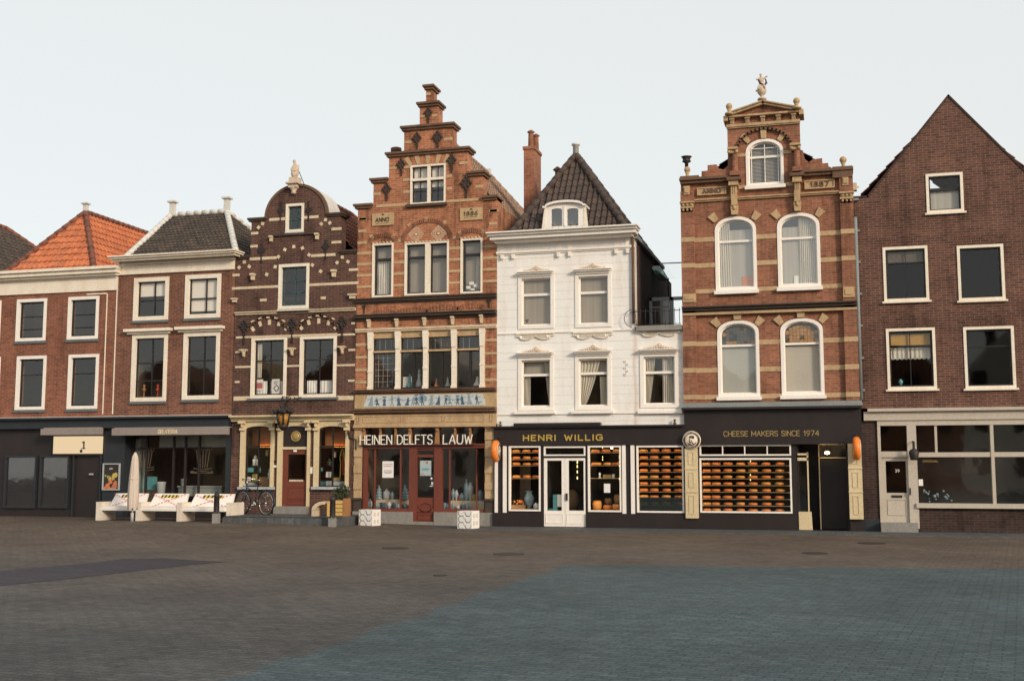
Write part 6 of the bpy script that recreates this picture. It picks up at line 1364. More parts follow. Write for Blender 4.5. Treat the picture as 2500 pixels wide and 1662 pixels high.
q5=(uu(E4,608,372),uu(E5,188,365),zz(E4,1150,400),zz(E4,1150,343)); t=thing('shop_sign','thin gold lettering about cheese makers high on the black front','sign',((q5[0]+q5[1])/2,yF,q5[2])); m=MB(); text(m,'CHEESE MAKERS SINCE 1974',q5[0],q5[1],q5[2],q5[3],yF,.017,gap=.24,space=.35,depth=.012); part('lettering',m,'letter_gold_dim',t)
# round emblem
c=P(*D8.p(1287,292),-.3); Rr=124/5.406/93.5; y=-.26; t=thing('round_sign','round cream and brown emblem with a portrait head on the black fascia','sign',(c.x,y,c.z-Rr))
m=MB(); m.lathe((c.x,y,c.z),[(Rr,.05),(Rr,0),(Rr*.97,-.01)],40,'y'); part('disc',m,'paint_cream',t)
def circ(r,n=40): return [(c.x+r*math.cos(6.2832*k/n),c.z+r*math.sin(6.2832*k/n)) for k in range(n)]
m=MB(); m.ring(circ(Rr*.92),circ(Rr*.69),y-.016,y-.0101); part('brown_ring',m,'seal_brown',t)
lt=MB()
def arctext(s,a0,a1,r0,h,lw,flip=False):
    n=len(s)
    for i,ch in enumerate(s):
        if ch==' ': continue
        a=rad(a0+(a1-a0)*(i+.5)/n); w=GL[ch][0]*h*.9
        for stt in GL[ch][1]:
            pts=[tuple(map(float,q.split(','))) for q in stt.split()]; P2=[]
            for px_,pz_ in pts:
                dx=(px_-GL[ch][0]/2)*h*.9; rr_=r0+pz_*h if not flip else r0+(1-pz_)*h; sg=1 if not flip else -1
                P2.append((c.x+rr_*math.cos(a)+sg*dx*math.sin(a), c.z+rr_*math.sin(a)-sg*dx*math.cos(a)))
            for p,q_ in zip(P2[:-1],P2[1:]): lt.seg(p,q_,lw,y-.022-.0003*(i%5),y-.0161)
arctext('HENRI WILLIG',158,22,Rr*.755,Rr*.11,.010); arctext('SINCE 1974',-132,-48,Rr*.77,Rr*.08,.006,True); part('lettering',lt,'paint_cream',t)
m=MB(); S=Rr*.66
def pol(pts): m.prism([(c.x+S*x,c.z+S*z) for x,z in pts],y-.018,y-.0101)
pol([(-.42,.45),(-.38,.66),(.0,.76),(.42,.68),(.48,.42),(.36,.22),(.1,.30),(-.2,.42)])
pol([(-.34,.36),(-.22,.40),(-.3,.05),(-.42,.1)]); pol([(-.44,.0),(-.3,.02),(-.2,-.25),(-.02,-.5),(-.18,-.55),(-.4,-.3)])
pol([(-.08,.05),(.0,-.0),(.12,-.3),(.32,-.52),(.2,-.6),(.0,-.35)]); pol([(-.8,-.35),(-.4,-.5),(.0,-.72),(.45,-.55),(.85,-.3),(.6,-.7),(.1,-.95),(-.45,-.85)])
part('portrait',m,'seal_brown',t)
# orange cheese wheel signs on brackets
def cheesesign(C,xl,xr,yt,yb,lab,rz,px):
    cy=(yt+yb)/2; c=P(*C.p((xl+xr)/2,cy),-.45); z0,z1=P(*C.p((xl+xr)/2,yb),-.45).z,P(*C.p((xl+xr)/2,yt),-.45).z; R_=(z1-z0)/2
    t=thing('cheese_sign',lab,'sign',(c.x,-.45,z0)); O=Vector((c.x,-.45,(z0+z1)/2)); T=.085
    def dl(prof,mat,nm):
        m=MB(); m.lathe((0,0,0),prof,28,'x'); M=Matrix.Rotation(rz,3,'Z'); m.v=[tuple(O+M@Vector(v)) for v in m.v]; return part(nm,m,mat,t)
    dl([(R_*.8,-T),(R_*.96,-T*.7),(R_,0),(R_*.96,T*.7),(R_*.8,T)],'orange_resin','cheese_body')
    dl([(R_*.74,T),(R_*.74,T+.012),(R_*.70,T+.014)],'paint_cream','rim'); dl([(R_*.7,T+.0142),(R_*.68,T+.018)],'stone_brown','badge'); dl([(R_*.45,T+.0182),(R_*.43,T+.022)],'paint_cream','badge_centre')
    m=MB(); M=Matrix.Rotation(rz,3,'Z')
    for pts in ([(-.2,.18),(.0,.34),(.2,.2),(.1,.05),(-.1,.1)],[(-.2,.02),(-.05,.0),(.1,-.25),(.25,-.35),(-.2,-.38),(-.28,-.2)]): 
        vs=[O+M@Vector((T+.026,-a*R_,b*R_)) for a,b in pts]; m.add(vs,[tuple(range(len(vs)))])
    part('portrait',m,'stone_brown',t)
    m=MB(); m.tube([(c.x,-.45,z1-.02),(c.x,-.45,z1+.06),(c.x,0,z1+.06)],.012,6); part('bracket',m,'iron',t)
cheesesign(D4,1882,2018,292,582,'orange cheese wheel sign with round badge at the left end of the cheese shop',rad(4),0)
cheesesign(E5,580,668,405,682,'plain orange cheese wheel sign at the right end of the cheese shop',rad(1),0)
# lantern in the porch
c=P(*E5.p(283,594),.2); t=thing('lantern','small lit yellow lantern in the dark porch of the cheese shop','lantern',(c.x,.2,c.z-.09)); m=MB(); m.lathe((c.x,.2,c.z-.035),[(.02,0),(.06,.015),(.06,.055),(.02,.07)],12); part('glow',m,'bulb',t); m=MB(); m.box(c.x-.1,c.x+.1,.15,.25,c.z+.08,c.z+.1); m.box(c.x-.06,c.x+.06,.16,.24,c.z-.1,c.z-.075)
for k in range(4): m.box(c.x-.07+.045*k-.004,c.x-.07+.045*k+.004,.105,.115,c.z-.07,c.z+.08)
m.tube([(c.x,.2,c.z+.09),(c.x,.2,rR[3])],.008,5); part('cage',m,'iron',t)
# floor, back walls inside the shop
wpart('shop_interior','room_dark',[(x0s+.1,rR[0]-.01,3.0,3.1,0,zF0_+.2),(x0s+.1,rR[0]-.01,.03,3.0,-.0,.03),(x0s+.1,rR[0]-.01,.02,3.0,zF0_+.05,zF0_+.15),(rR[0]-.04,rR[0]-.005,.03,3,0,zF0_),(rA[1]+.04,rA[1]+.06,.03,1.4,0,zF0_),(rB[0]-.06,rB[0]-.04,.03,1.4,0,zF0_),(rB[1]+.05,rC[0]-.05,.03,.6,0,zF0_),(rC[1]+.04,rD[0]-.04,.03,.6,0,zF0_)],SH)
# display: shelves with cheese wheels
proto=[]; 
def mkcheese(mat,lab,g,R_=.128,h=.085):
    m=MB(); m.lathe((0,0,0),[(R_*.70,0),(R_*.90,h*.13),(R_*.99,h*.36),(R_,h*.5),(R_*.99,h*.64),(R_*.90,h*.87),(R_*.70,h)],20); return m
ncheese=0
def shelves(C,r,ys,cx_rows,lab_where,y=.02,d=.30,thick=.014,group=''):
    global ncheese
    t=thing('display_shelves','wooden cheese shelves in '+lab_where,'shelves',((r[0]+r[1])/2,y,r[2]))
    for ri,yy in enumerate(ys):
        xm=sum(cx_rows[ri])/max(1,len(cx_rows[ri])) if cx_rows[ri] else None
        z=zz(C,(sum(cx_rows[0])/len(cx_rows[0])),yy,y+.05); m=MB(); m.box(r[0]+.05,r[1]-.05,y-.02,y+d,z-thick,z); part('shelf',m,'shelf',t)
        for xc in cx_rows[ri]:
            u=uu(C,xc,yy-20,y+.13); mt='cheese_gold' if random.random()<.3 else 'cheese_rind'
            m=mkcheese(mt,'','' ,.124+random.uniform(-.006,.006),.078+random.uniform(-.006,.006)); k0=Vector((u+random.uniform(-.012,.012),y+.13,z+.002))
            m.v=[tuple(Vector(v)+k0) for v in m.v]; 
            if r[0]+.05<k0.x<r[1]-.03 or True:
                if k0.x-.12<r[0]+.03: 
                    k=r[0]+.03+.12-k0.x; m.v=[(a+k,b,c_) for a,b,c_ in m.v]
                if k0.x+.12>r[1]-.03:
                    k=k0.x+.12-r[1]+.03; m.v=[(a-k,b,c_) for a,b,c_ in m.v]
                solo('waxed_cheese',m,mt,'round waxed cheese on a shelf in '+lab_where,'cheese','cheese wheels in '+lab_where); ncheese+=1
    return t
random.seed(21)
shelves(D7,rA,[457,547,627,795],[[425,572,705]]*3+[[430,572,700]],'the narrow window left of the white doors')
shelves(D8,rB,[455,625,793],[[-62+0,30,160,300],[-60,40,175,300],[]],'the window right of the white doors')
shelves(D8,rC,[452,540,625,712,798,886,972,1058,1150],[[655,800,955,1115]]*9,'the window left of the cream pilaster')
shelves(E4,rD,[740,818,893,970,1048,1128,1205,1278],[[398,513,652,798,945,1098,1255]]*8,'the wide window below the four pane transom')
# warm strip lamps behind the window frames of the cheese displays
for r,ws_ in ((rA,'in the narrow window left of the white doors'),(rB,'in the window right of the white doors'),(rC,'in the window left of the cream pilaster'),(rD,'in the wide cheese window')):
    t=thing('strip_lamps','warm strip lamps behind the frame '+ws_,'lamp',((r[0]+r[1])/2,-.04,r[3]-.06)); m=MB(); m.box(r[0]+.06,r[1]-.06,-.055,-.04,r[3]-.044,r[3]-.02); part('head_strip',m,'strip',t)
    m=MB(); m.box(r[0]+.02,r[0]+.044,-.055,-.04,r[2]+.06,r[3]-.06); m.box(r[1]-.044,r[1]-.02,-.055,-.04,r[2]+.06,r[3]-.06); multi('side_strip',m,'strip',t)
for C,x,ys_,lab in ((E4,913,(665,690,850,908),'in the middle of the wide cheese window'),(D8,115,(390,515,548),'near the bulb right of the doors'),(D8,336,(500,530,578,630,800),'at the right jamb of the window right of the doors')):
    t=thing('light_string','dotted tiny yellow lights '+lab,'lights',(uu(C,x,ys_[0],-.03),-.03,zz(C,x,ys_[-1],-.03)))
    for y in ys_: c=P(*C.p(x,y),-.03); m=MB(); m.box(c.x-.007,c.x+.007,-.035,-.03,c.z-.02,c.z+.02); part('light',m,'bulb_dim',t)
# clear panel low in the third window, bluish glare put into its tint
q5=rc(D8,600,1175,1045,1218,.0); m=MB(); m.box(q5[0],q5[1],-.03,-.025,q5[2],q5[3]); solo('glass_screen',m,'glass_haze','bluish clear screen across the lowest shelves beside the cream pilaster','screen')
# low goods behind windows A and B
random.seed(6)
flo=zz(D7,560,1200,.2); wpart('display_floor','shelf',[(rA[0]+.05,rA[1]-.05,.03,.9,flo-.05,flo),(rB[0]+.05,rB[1]-.05,.03,.9,flo-.05,flo)],SH)
t=thing('flower_tray','tray of orange tulips at the foot of the narrow window left of the doors','flowers',(uu(D7,460,1150,.2),.2,flo)); q5=rc(D7,385,545,1145,1200,.2); m=MB(); m.box(q5[0],q5[1],.1,.35,flo,q5[3]); part('tray',m,'copper',t); m=MB()
for k in range(16): m.ball((random.uniform(q5[0],q5[1]),random.uniform(.1,.3),q5[3]+random.uniform(.02,.12)),.022,7,(1,1,1.4))
part('tulips',m,'orange_resin',t); m=MB()
for k in range(30): x=random.uniform(q5[0],q5[1]); m.seg((x,q5[3]-.02),(x+random.uniform(-.04,.04),q5[3]+.1),.012,.12+.005*k,.123+.005*k)
part('stems',m,'leaf',t)
c=P(*D7.p(600,1080),.3); m=MB(); m.lathe((c.x,.35,flo),[(.09,0),(.05,.05),(.12,.16),(.15,.3),(.09,.42),(.07,.46),(.12,.5)],16); solo('vase',m,'delft_mix','tall blue grey vase standing beside the orange tulips','vase')
m=MB(); m.box(rA[0]+.05,uu(D7,625,900,.9),.9,.93,flo,zz(D7,500,630,.9)); m2=m; solo('room_divider',m,'smoke_glass','dull greenish panel behind the tulips and vase','panel')
for k,(x,mt,lab) in enumerate(((690,'delft_pale','white flowered jar at the right foot of the tulip window'),(730,'delft_mix','small blue jar in the corner of the tulip window'))):
    c=P(*D7.p(x,1160),.2); vase(c.x,.2,flo,.18,.13,mt,lab,1)
for C,x,y0_,y1_,w,mt,lab in ((D7,1500,1090,1210,.26,'cheese_gold','large waxed cheese block at left in the bottom of the right door window'),(D8,45,1090,1210,.22,'straw','wicker basket low in the window right of the doors'),(D8,165,1060,1140,.2,'straw','dark basket stacked behind in the window right of the doors'),(D8,180,1145,1205,.24,'cheese_rind','flat orange cheese in the bottom middle right of the doors'),(D8,295,1010,1130,.22,'straw','tall basket at the right side in the window right of the doors'),(D8,292,1135,1205,.22,'cheese_gold','yellow cheese block in the bottom right corner by the white strips')):
    if C is D7: x=x+0
    c=P(*C.p(x,y1_),.3); z0=zz(C,x,y1_,.3) if y1_<1190 else flo; h=zz(C,x,y0_,.3)-z0; m=MB(); m.lathe((c.x if C is D8 else c.x,.3 if y1_>1190 else .55,z0),[(w*.38,0),(w*.5,h*.2),(w*.52,h*.7),(w*.42,h)],12); solo('cheese_block' if 'cheese' in mt else 'basket',m,mt,lab,'cheese' if 'cheese' in mt else 'basket')
q5=rc(D8,135,217,866,984,-.07); m=MB(); m.rbox(q5,yF+.005,yF+.012); solo('notice',m,'board_white','blank white notice on the glass right of the white doors','notice')
c=P(*D8.p(235,393),.3); m=MB(); m.ball((c.x,.3,c.z),.03,8); t=thing('ceiling_spotlight','bright bare bulb at the top of the window right of the doors','lamp',(c.x,.3,c.z)); part('bulb',m,'bulb',t)
for k,(a,b,lab) in enumerate(((700,790,'small white figure'),(820,860,'small gold box'),(240,272,'white cube'))):
    C=D8; x=(75,180,258)[k]; c=P(*C.p(x,770),.3); z=zz(C,150,793,.17); m=MB()
    if k==0: m.lathe((c.x,.3,z),[(.05,0),(.02,.06),(.04,.12),(.01,.16)],8)
    elif k==1: m.box(c.x-.12,c.x+.12,.25,.35,z,z+.10)
    else: m.box(c.x-.03,c.x+.03,.25,.35,z,z+.11)
    solo('shelf_ornament',m,('board_white','letter_gold_dim','board_white')[k],lab+' on the third shelf of the window right of the doors','ornament')
# behind the door glass
q5=rc(D7,935,1045,1010,1170,.6); t=thing('display_stand','white and teal display box seen through the left white door','display',((q5[0]+q5[1])/2,.6,q5[2])); m=MB(); m.box(q5[0]+.1,q5[1]+.03,.55,.8,q5[2],q5[3]); part('white_side',m,'board_white',t); m=MB(); m.box(q5[0]-.02,q5[0]+.09,.54,.8,q5[2]-.15,q5[3]); m.box(q5[0]-.3,q5[0]+.1,.5,.7,q5[2]-.2,q5[2]-.05); part('teal_side',m,'poster_teal',t)
c=P(*D7.p(1175,1080),.8); m=MB(); m.ball((c.x,.8,c.z),.2,12,(1,1,1.5)); solo('wicker_ball',m,'straw','brown wicker shape behind the right white door','basket')
t=thing('light_string','vertical row of small yellow lights behind the right white door','lights',(uu(D7,1240,700,.4),.4,zz(D7,1240,820,.4)))
for y in (585,640,710,790): c=P(*D7.p(1240,y),.4); m=MB(); m.box(c.x-.01,c.x+.01,.4,.42,c.z-.035,c.z+.035); part('light',m,'bulb_dim',t)
# ================================================================== H7 right brown gable
u0=P(2097,850).x; ug=[P(*E6.p(127,1100)).x]; H7c=P(2318,300).x; u1=2*H7c-u0; u1_H7=u1; H=house('brick_house','plain dark brown brick house with a steep gable at the far right',u0,u1); holes=[]
zpar=zz(E6,190,1034); s0=P(*E6.p(262,1028)); s1=P(*E6.p(1035,62)); k=(s1.z-s0.z)/(s1.x-s0.x); zr=s0.z+k*(H7c-s0.x)
top=[(u0,zpar),(s0.x,zpar),(H7c,zr),(2*H7c-s0.x,zpar),(u1,zpar)]
kw=dict(cm='paint_cream',sm='paint_sash',cw=.07,sw=.04,sill=(.05,.05,.08),sillm='paint_cream',glass='glass_clear')
def wp(x0,x1,yt,yb,hb=(),vb=(),**k2):
    r=rp(x0,x1,yt,yb); ym=(yt+yb)/2; return window(H,holes,r,hb=[P((x0+x1)/2,y).z for y in hb],vb=[P(x,ym).x for x in vb],**{**kw,**k2}),r
_,r1=wp(2261,2352,423,519,hb=[461],hbw=.08)
_,r2=wp(2156.5,2266.5,602,735,vb=[2212],bw=.012,hb=[642]); _,r3=wp(2165,2285,801,950,hb=[847],vb=[2223],bw=.02)
_,r4=wp(2338,2452,598,733); _,r5=wp(2354,2478,797,948,hb=[845])
zs7=zz(E5,1200,75)
wall('wall',top,zs7,holes,0,.36,'brick_brown',H)
m=MB()
for a,b in ((top[0],top[1]),(top[1],top[2]),(top[2],top[3]),(top[3],top[4])): m.seg(a,b,.05,-.02,.4)
part('coping',m,'brick_shade',H)
mt=MB()
for r in (r2,r3,r4,r5):
    n=22; mt.grp()
    for k2 in range(n): x=r[0]-.05+(r[1]-r[0]+.1)*(k2+.5)/n; a=(k2+.5)/n-.5; mt.prism([(x-.02,r[3]+.03),(x+.022,r[3]+.03),(x+.024+a*.18,r[3]+.27),(x-.022+a*.18,r[3]+.27)],-.006-.0005*(k2%3),.01)
multi('flat_arch',mt,'brick_brown',H)
hip_roof(H,u0,u1,.36,8.5,zpar-.1,(H7c,.36,zr-.08),(H7c,8.5,zr-.08),'tile_rust','tile_rust')
shell(H,u0,u1,zpar-.2,[zs7,P(2220,760).z,P(2220,560).z],'room_dark',side='brick_brown')
m=MB(); z0,z1=zz(E5,1200,217),zz(E5,1200,115); m.box(u0+.06,u1,-.1,.3,z0,z1); m.box(u0+.16,u1,-.2,.3,z1,z1+.08); zD0=zz(E5,1200,278); xd0=uu(E5,880,800); m.box(xd0,u1,-.06,.2,zD0,z0); part('fascia',m,'paint_greige',H)
m=MB(); m.box(u0,xd0,.0,.36,-.0,z0); xq=uu(E5,1330,1300); m.box(xq,u1,.0,.36,0,zz(E5,1450,1228)); part('ground_floor_wall',m,'brick_shade',H)
m=MB(); xa,xb=uu(E5,915,800),uu(E5,1222,800); xc,xe=uu(E5,1240,800),uu(E5,1330,800); m.box(xd0,xa,-.05,.2,.1,zD0); m.box(xb,xe,-.06,.2,.1,zD0); z=zz(E5,1075,600); m.box(xa,xb,-.03,.15,z-.1,z+.05); z2=zz(E5,1420,625); m.box(xe,u1,-.03,.15,z2-.04,z2+.08); z3=zz(E5,1450,1205); m.box(xe-.06,u1,-.12,.2,z3-.06,z3+.06); x=uu(E5,1545,440); m.box(x-.03,x+.03,-.02,.1,z2,zD0); x2=x+1.3; m.box(x2,x2+.08,-.05,.15,z3,zD0); part('shop_window',m,'paint_greige',H)
sw7=H.children[-1] if H.children else None
m=MB(); m.quad((xe,.05,z3),(u1,.05,z3),(u1,.05,zD0),(xe,.05,zD0)); m.quad((xa,.06,z),(xb,.06,z),(xb,.06,zD0),(xa,.06,zD0)); part('pane',m,'glass',H)
gq=rc(E5,966,1200,690,1058); dz0=zz(E5,1080,1400)
d=wall('door',[(xa,z-.1),(xb,z-.1)],dz0,[(gq,0)],.01,.06,'paint_greige',H)
m=MB(); m.quad((gq[0],.05,gq[2]),(gq[1],.05,gq[2]),(gq[1],.05,gq[3]),(gq[0],.05,gq[3])); part('door_glass',m,'glass',d)
m=MB(); q5=rc(E5,985,1205,1130,1318); m.ring(outl(q5),outl(q5,0,.018),-.005,.011); 
for k2 in range(10): a=(gq[0]-.05)+(gq[1]-gq[0]+.1)*k2/10; b=(gq[0]-.05)+(gq[1]-gq[0]+.1)*(k2+1)/10; f=lambda x:gq[3]+.07+.06*math.sin(math.pi*(x-gq[0]+.05)/(gq[1]-gq[0]+.1)); m.seg((a,f(a)),(b,f(b)),.015,-.006,.011)
part('door_panel',m,'paint_greige',d); q5=rc(E5,1030,1155,1085,1112); m=MB(); m.rbox(q5,-.01,.009); part('letter_slot',m,'iron',d)
q5=rc(E5,1072,1122,780,820); ftext('39',q5[0],q5[1],q5[2],.045,'letter_white',d)
q5=rc(E5,1392,1572,680,703); ftext('ORIGINAL',q5[0],q5[1],q5[2],.045,'letter_gold_dim',H)
q5=rc(E5,1345,1396,900,976); m=MB(); m.rbox(q5,.035,.045); solo('notice',m,'board_white','white paper notice beside the far right shop door','notice')
q5=rc(E5,905,1330,1400,1500); m=MB(); m.box(q5[0],q5[1],-.35,.36,-.0,dz0); part('door_step','' and m or m,'stone_grey',H)
m=MB(); m.box(u0,xd0+.02,-.03,.0,.0,zz(E5,800,1362)); part('plinth',m,'paint_navy',H)
q5=rc(E5,1238,1252,1000,1080); m=MB(); m.rbox(q5,-.1,-.06); part('door_handle',m,'iron',d)
c=P(*E5.p(1290,620),-.3); t=thing('wall_lantern','black wall lantern on the cream post of the far right shop','lantern',(c.x,-.3,c.z-.13)); m=MB(); m.lathe((c.x,-.3,c.z-.13),[(.09,0),(.1,.05),(.13,.2),(.11,.24),(.03,.30),(.03,.48)],8); part('lamp_body',m,'iron',t); m=MB(); m.tube([(c.x,-.3,c.z+.3),(c.x,-.05,c.z+.36)],.015,6); part('arm',m,'iron',t)
def f7(lab,a,b,yt,yb,mat,C=E7,y=.14,**k): r=rc(C,a,b,yt,yb,y); m=MB(); m.rbox(r,y,y+.01); return solo('window_blind',m,mat,lab,'blind')
f7('amber top blinds in the lower window of the far right gable house',428,785,880,980,'blind_amber')
r=rc(E7,428,790,1005,1098,.16); curtain('valance',r,r[0],r[1],.16,'curtain','scalloped pale valance in the lower window of the far right gable house',folds=9,scallop=.04,amp=.015)
f7('dark lace strip at the top of the middle window of the far right gable house',400,735,115,225,'smoke_glass')
r=rp(2270,2345,463,513,.2); m=MB(); m.box(r[0],r[1],.14,.15,r[2],r[3]); solo('window_blind',m,'net_pale','grey blind in the top gable window at the far right edge','blind')
c=P(*E7.p(520,1340),.2); vase(c.x,.2,r3[2]+.12,.16,.12,'poster_teal','small teal vase low in the lower window of the far right gable house',0)
c=P(*E5.p(1490,1100),.4); m=MB(); random.seed(1)
for k2 in range(20): m.ball((c.x+random.uniform(-.2,.5),.4+random.uniform(-.1,.1),z3+.08+random.uniform(0,.3)),random.uniform(.02,.045),6)
solo('flower_pots',m,'delft_mix','loose white flowers in the far right shop window','flowers')
wpart('interior','room_dark',[(xe,u1,1.2,1.3,0,zD0),(xd0,u1,.36,3.6,-.02,.1)])
# ================================================================== street furniture
gzl=.12
def g3(a,b,yt,yb,d): return rc(C3,a,b,yt,yb,d)
yB=-1.9
bx=thing('bench','row of three joined white benches taped off with red and white tape','bench',(P(*C3.p(1040,1400),yB).x,yB,gzl))
lz=zz(C3,700,1180,yB)
legs=[(178,242),(686,750),(1210,1272),(1812,1905)]; L=[]
for a,b in legs:
    yy=yB if a<1800 else yB+.15; r=g3(a,b,1175,1400,yy); x0,x1=r[0],r[1]; 
    if a>1800: x0=x1-.16
    L.append((x0,x1)); m=MB(); m.box(x0,x1,yy,yy+.75,gzl-.01,lz); m.box(x0-.005,x1+.005,yy-.005,yy+.35,lz-.03,lz+.003); part('leg',m,'concrete_white',bx)
zs_=zz(C3,1000,1290,yB+.05); zt_=zz(C3,1000,1068,yB+.6)
for i in range(3):
    x0,x1=L[i][1]-.0,L[i+1][0]
    m=MB(); m.box(x0,x1,yB+.02,yB+.62,zs_,zs_+.07); m.box(x0+.01,x1-.01,yB+.04,yB+.58,zs_+.07,zs_+.13); part('seat',m,'cushion_white',bx)
    tx0,tx1=x0+.12,x1-.06; zb_=zs_+.13; yb_,yt_=yB+.42,yB+.62
    m=MB(); m.add([(x0,yb_,zb_),(x1,yb_,zb_),(tx1+.04,yt_,zt_),(tx0-.04,yt_,zt_),(x0,yb_+.1,zb_),(x1,yb_+.1,zb_),(tx1+.04,yt_+.08,zt_),(tx0-.04,yt_+.08,zt_)],[(0,1,2,3),(5,4,7,6),(3,2,6,7),(0,3,7,4),(1,5,6,2),(0,4,5,1)]); bk=part('backrest',m,'cushion_white',bx)
    def bp(s,t,o=.012): x=x0+(x1-x0)*s; return Vector((x,yb_+(yt_-yb_)*t-o,zb_+(zt_-zb_)*t))
    m=MB(); mw=MB()
    for (s0,t0,s1,t1) in ((.02,-.12,.95,.98),(.04,.98,.98,-.12)):
        n=23
        for k in range(n):
            if k%2: continue
            a=bp(s0+(s1-s0)*k/n,t0+(t1-t0)*k/n,.05); b=bp(s0+(s1-s0)*(k+1)/n,t0+(t1-t0)*(k+1)/n,.05); (m).tube([a,b],.011,5)
    part('barrier_tape',m,'tape_red',bx)
    m=MB(); m2=MB(); n=10
    for k in range(n):
        s0=.25+.5*k/n; s1=.25+.5*(k+1)/n; q=[bp(s0,.68,.012),bp(s1,.68,.012),bp(s1+.03,.9,.012),bp(s0+.03,.9,.012)]; (m if k%2 else m2).add(q,[(0,1,2,3)])
    part('warning_strip',m,'tape_yellow',bk); part('warning_strip',m2,'letter_black',bk)
# closed parasol
yP=-2.45; c=P(*C3.p(640,1400),yP); z0=gz(c.x,yP); t=thing('parasol','tall closed beige parasol standing in front of the left bench','parasol',(c.x,yP,z0))
zb_,ztp=zz(C3,640,1265,yP),zz(C3,655,542,yP); h=ztp-zb_; m=MB(); vs=[]; fs=[]; n=40; rows=14; random.seed(8)
pr=[(.0,.125),(.1,.14),(.3,.135),(.5,.125),(.65,.115),(.8,.10),(.9,.085),(.97,.06),(1.0,.02)]
def prr(t_):
    for (a,ra_),(b,rb_) in zip(pr[:-1],pr[1:]):
        if t_<=b: return ra_+(rb_-ra_)*(t_-a)/(b-a)
    return .02
for j in range(rows+1):
    t_=j/rows; 
    for i in range(n):
        a=2*math.pi*i/n; r_=prr(t_)*(1+.22*abs(math.sin(3*a+t_*1.6))**.6-.12+.07*math.sin(13*a-3*t_)); vs.append((c.x+(t_*.03)+r_*math.cos(a),yP+r_*math.sin(a),zb_+h*t_+(.03*math.sin(5*a) if j==0 else 0)))
for j in range(rows):
    for i in range(n): fs.append((j*n+i,j*n+(i+1)%n,(j+1)*n+(i+1)%n,(j+1)*n+i))
fs.append(tuple(range(rows*n,rows*n+n))); m.add(vs,fs,True); part('canopy',m,'cloth_beige',t)
m=MB(); m.lathe((c.x+.01,yP,zb_+h*.52),[(.132,0),(.138,.02),(.132,.04)],20); part('tie_band',m,'cloth_beige',t)
m=MB(); m.tube([(c.x,yP,z0+.02),(c.x,yP,zb_+.4)],.022,8); m.lathe((c.x,yP,z0),[(.045,0),(.045,.25),(.03,.26)],10); part('pole',m,'zinc',t)
# bollards
def bollard(C,xb,ybm,xt,ytp,y,lab,wst,hst):
    c=P(*C.p(xb,ybm),y); z0=gz(c.x,y)-.01; zt=zz(C,xt,ytp,y); t=thing('bollard',lab,'bollard',(c.x,y,z0),'bollards with a stone foot'); m=MB(); m.obox((c.x,y,z0+hst/2),(wst/2,wst/2,hst/2),rz=.1); m.lathe((c.x,y,z0+hst-.01),[(wst*.62,0),(wst*.4,.06)],4); part('stone_foot',m,'stone_grey',t)
    m=MB(); h=zt-z0-hst; m.lathe((c.x,y,z0+hst-.02),[(.085,0),(.08,.05),(.075,h*.8),(.085,h*.82),(.085,h*.86),(.06,h*.95),(.02,h+.02)],14); part('iron_post',m,'iron',t)
bollard(C3,1712,1440,1727,1045,-2.6,'dark iron bollard on a stone foot in front of the right end of the benches',.17,.28)
bollard(C6,1322,1478,1322,1105,-2.55,'dark iron bollard on a stone foot in front of the yellow stoop bench',.18,.24)
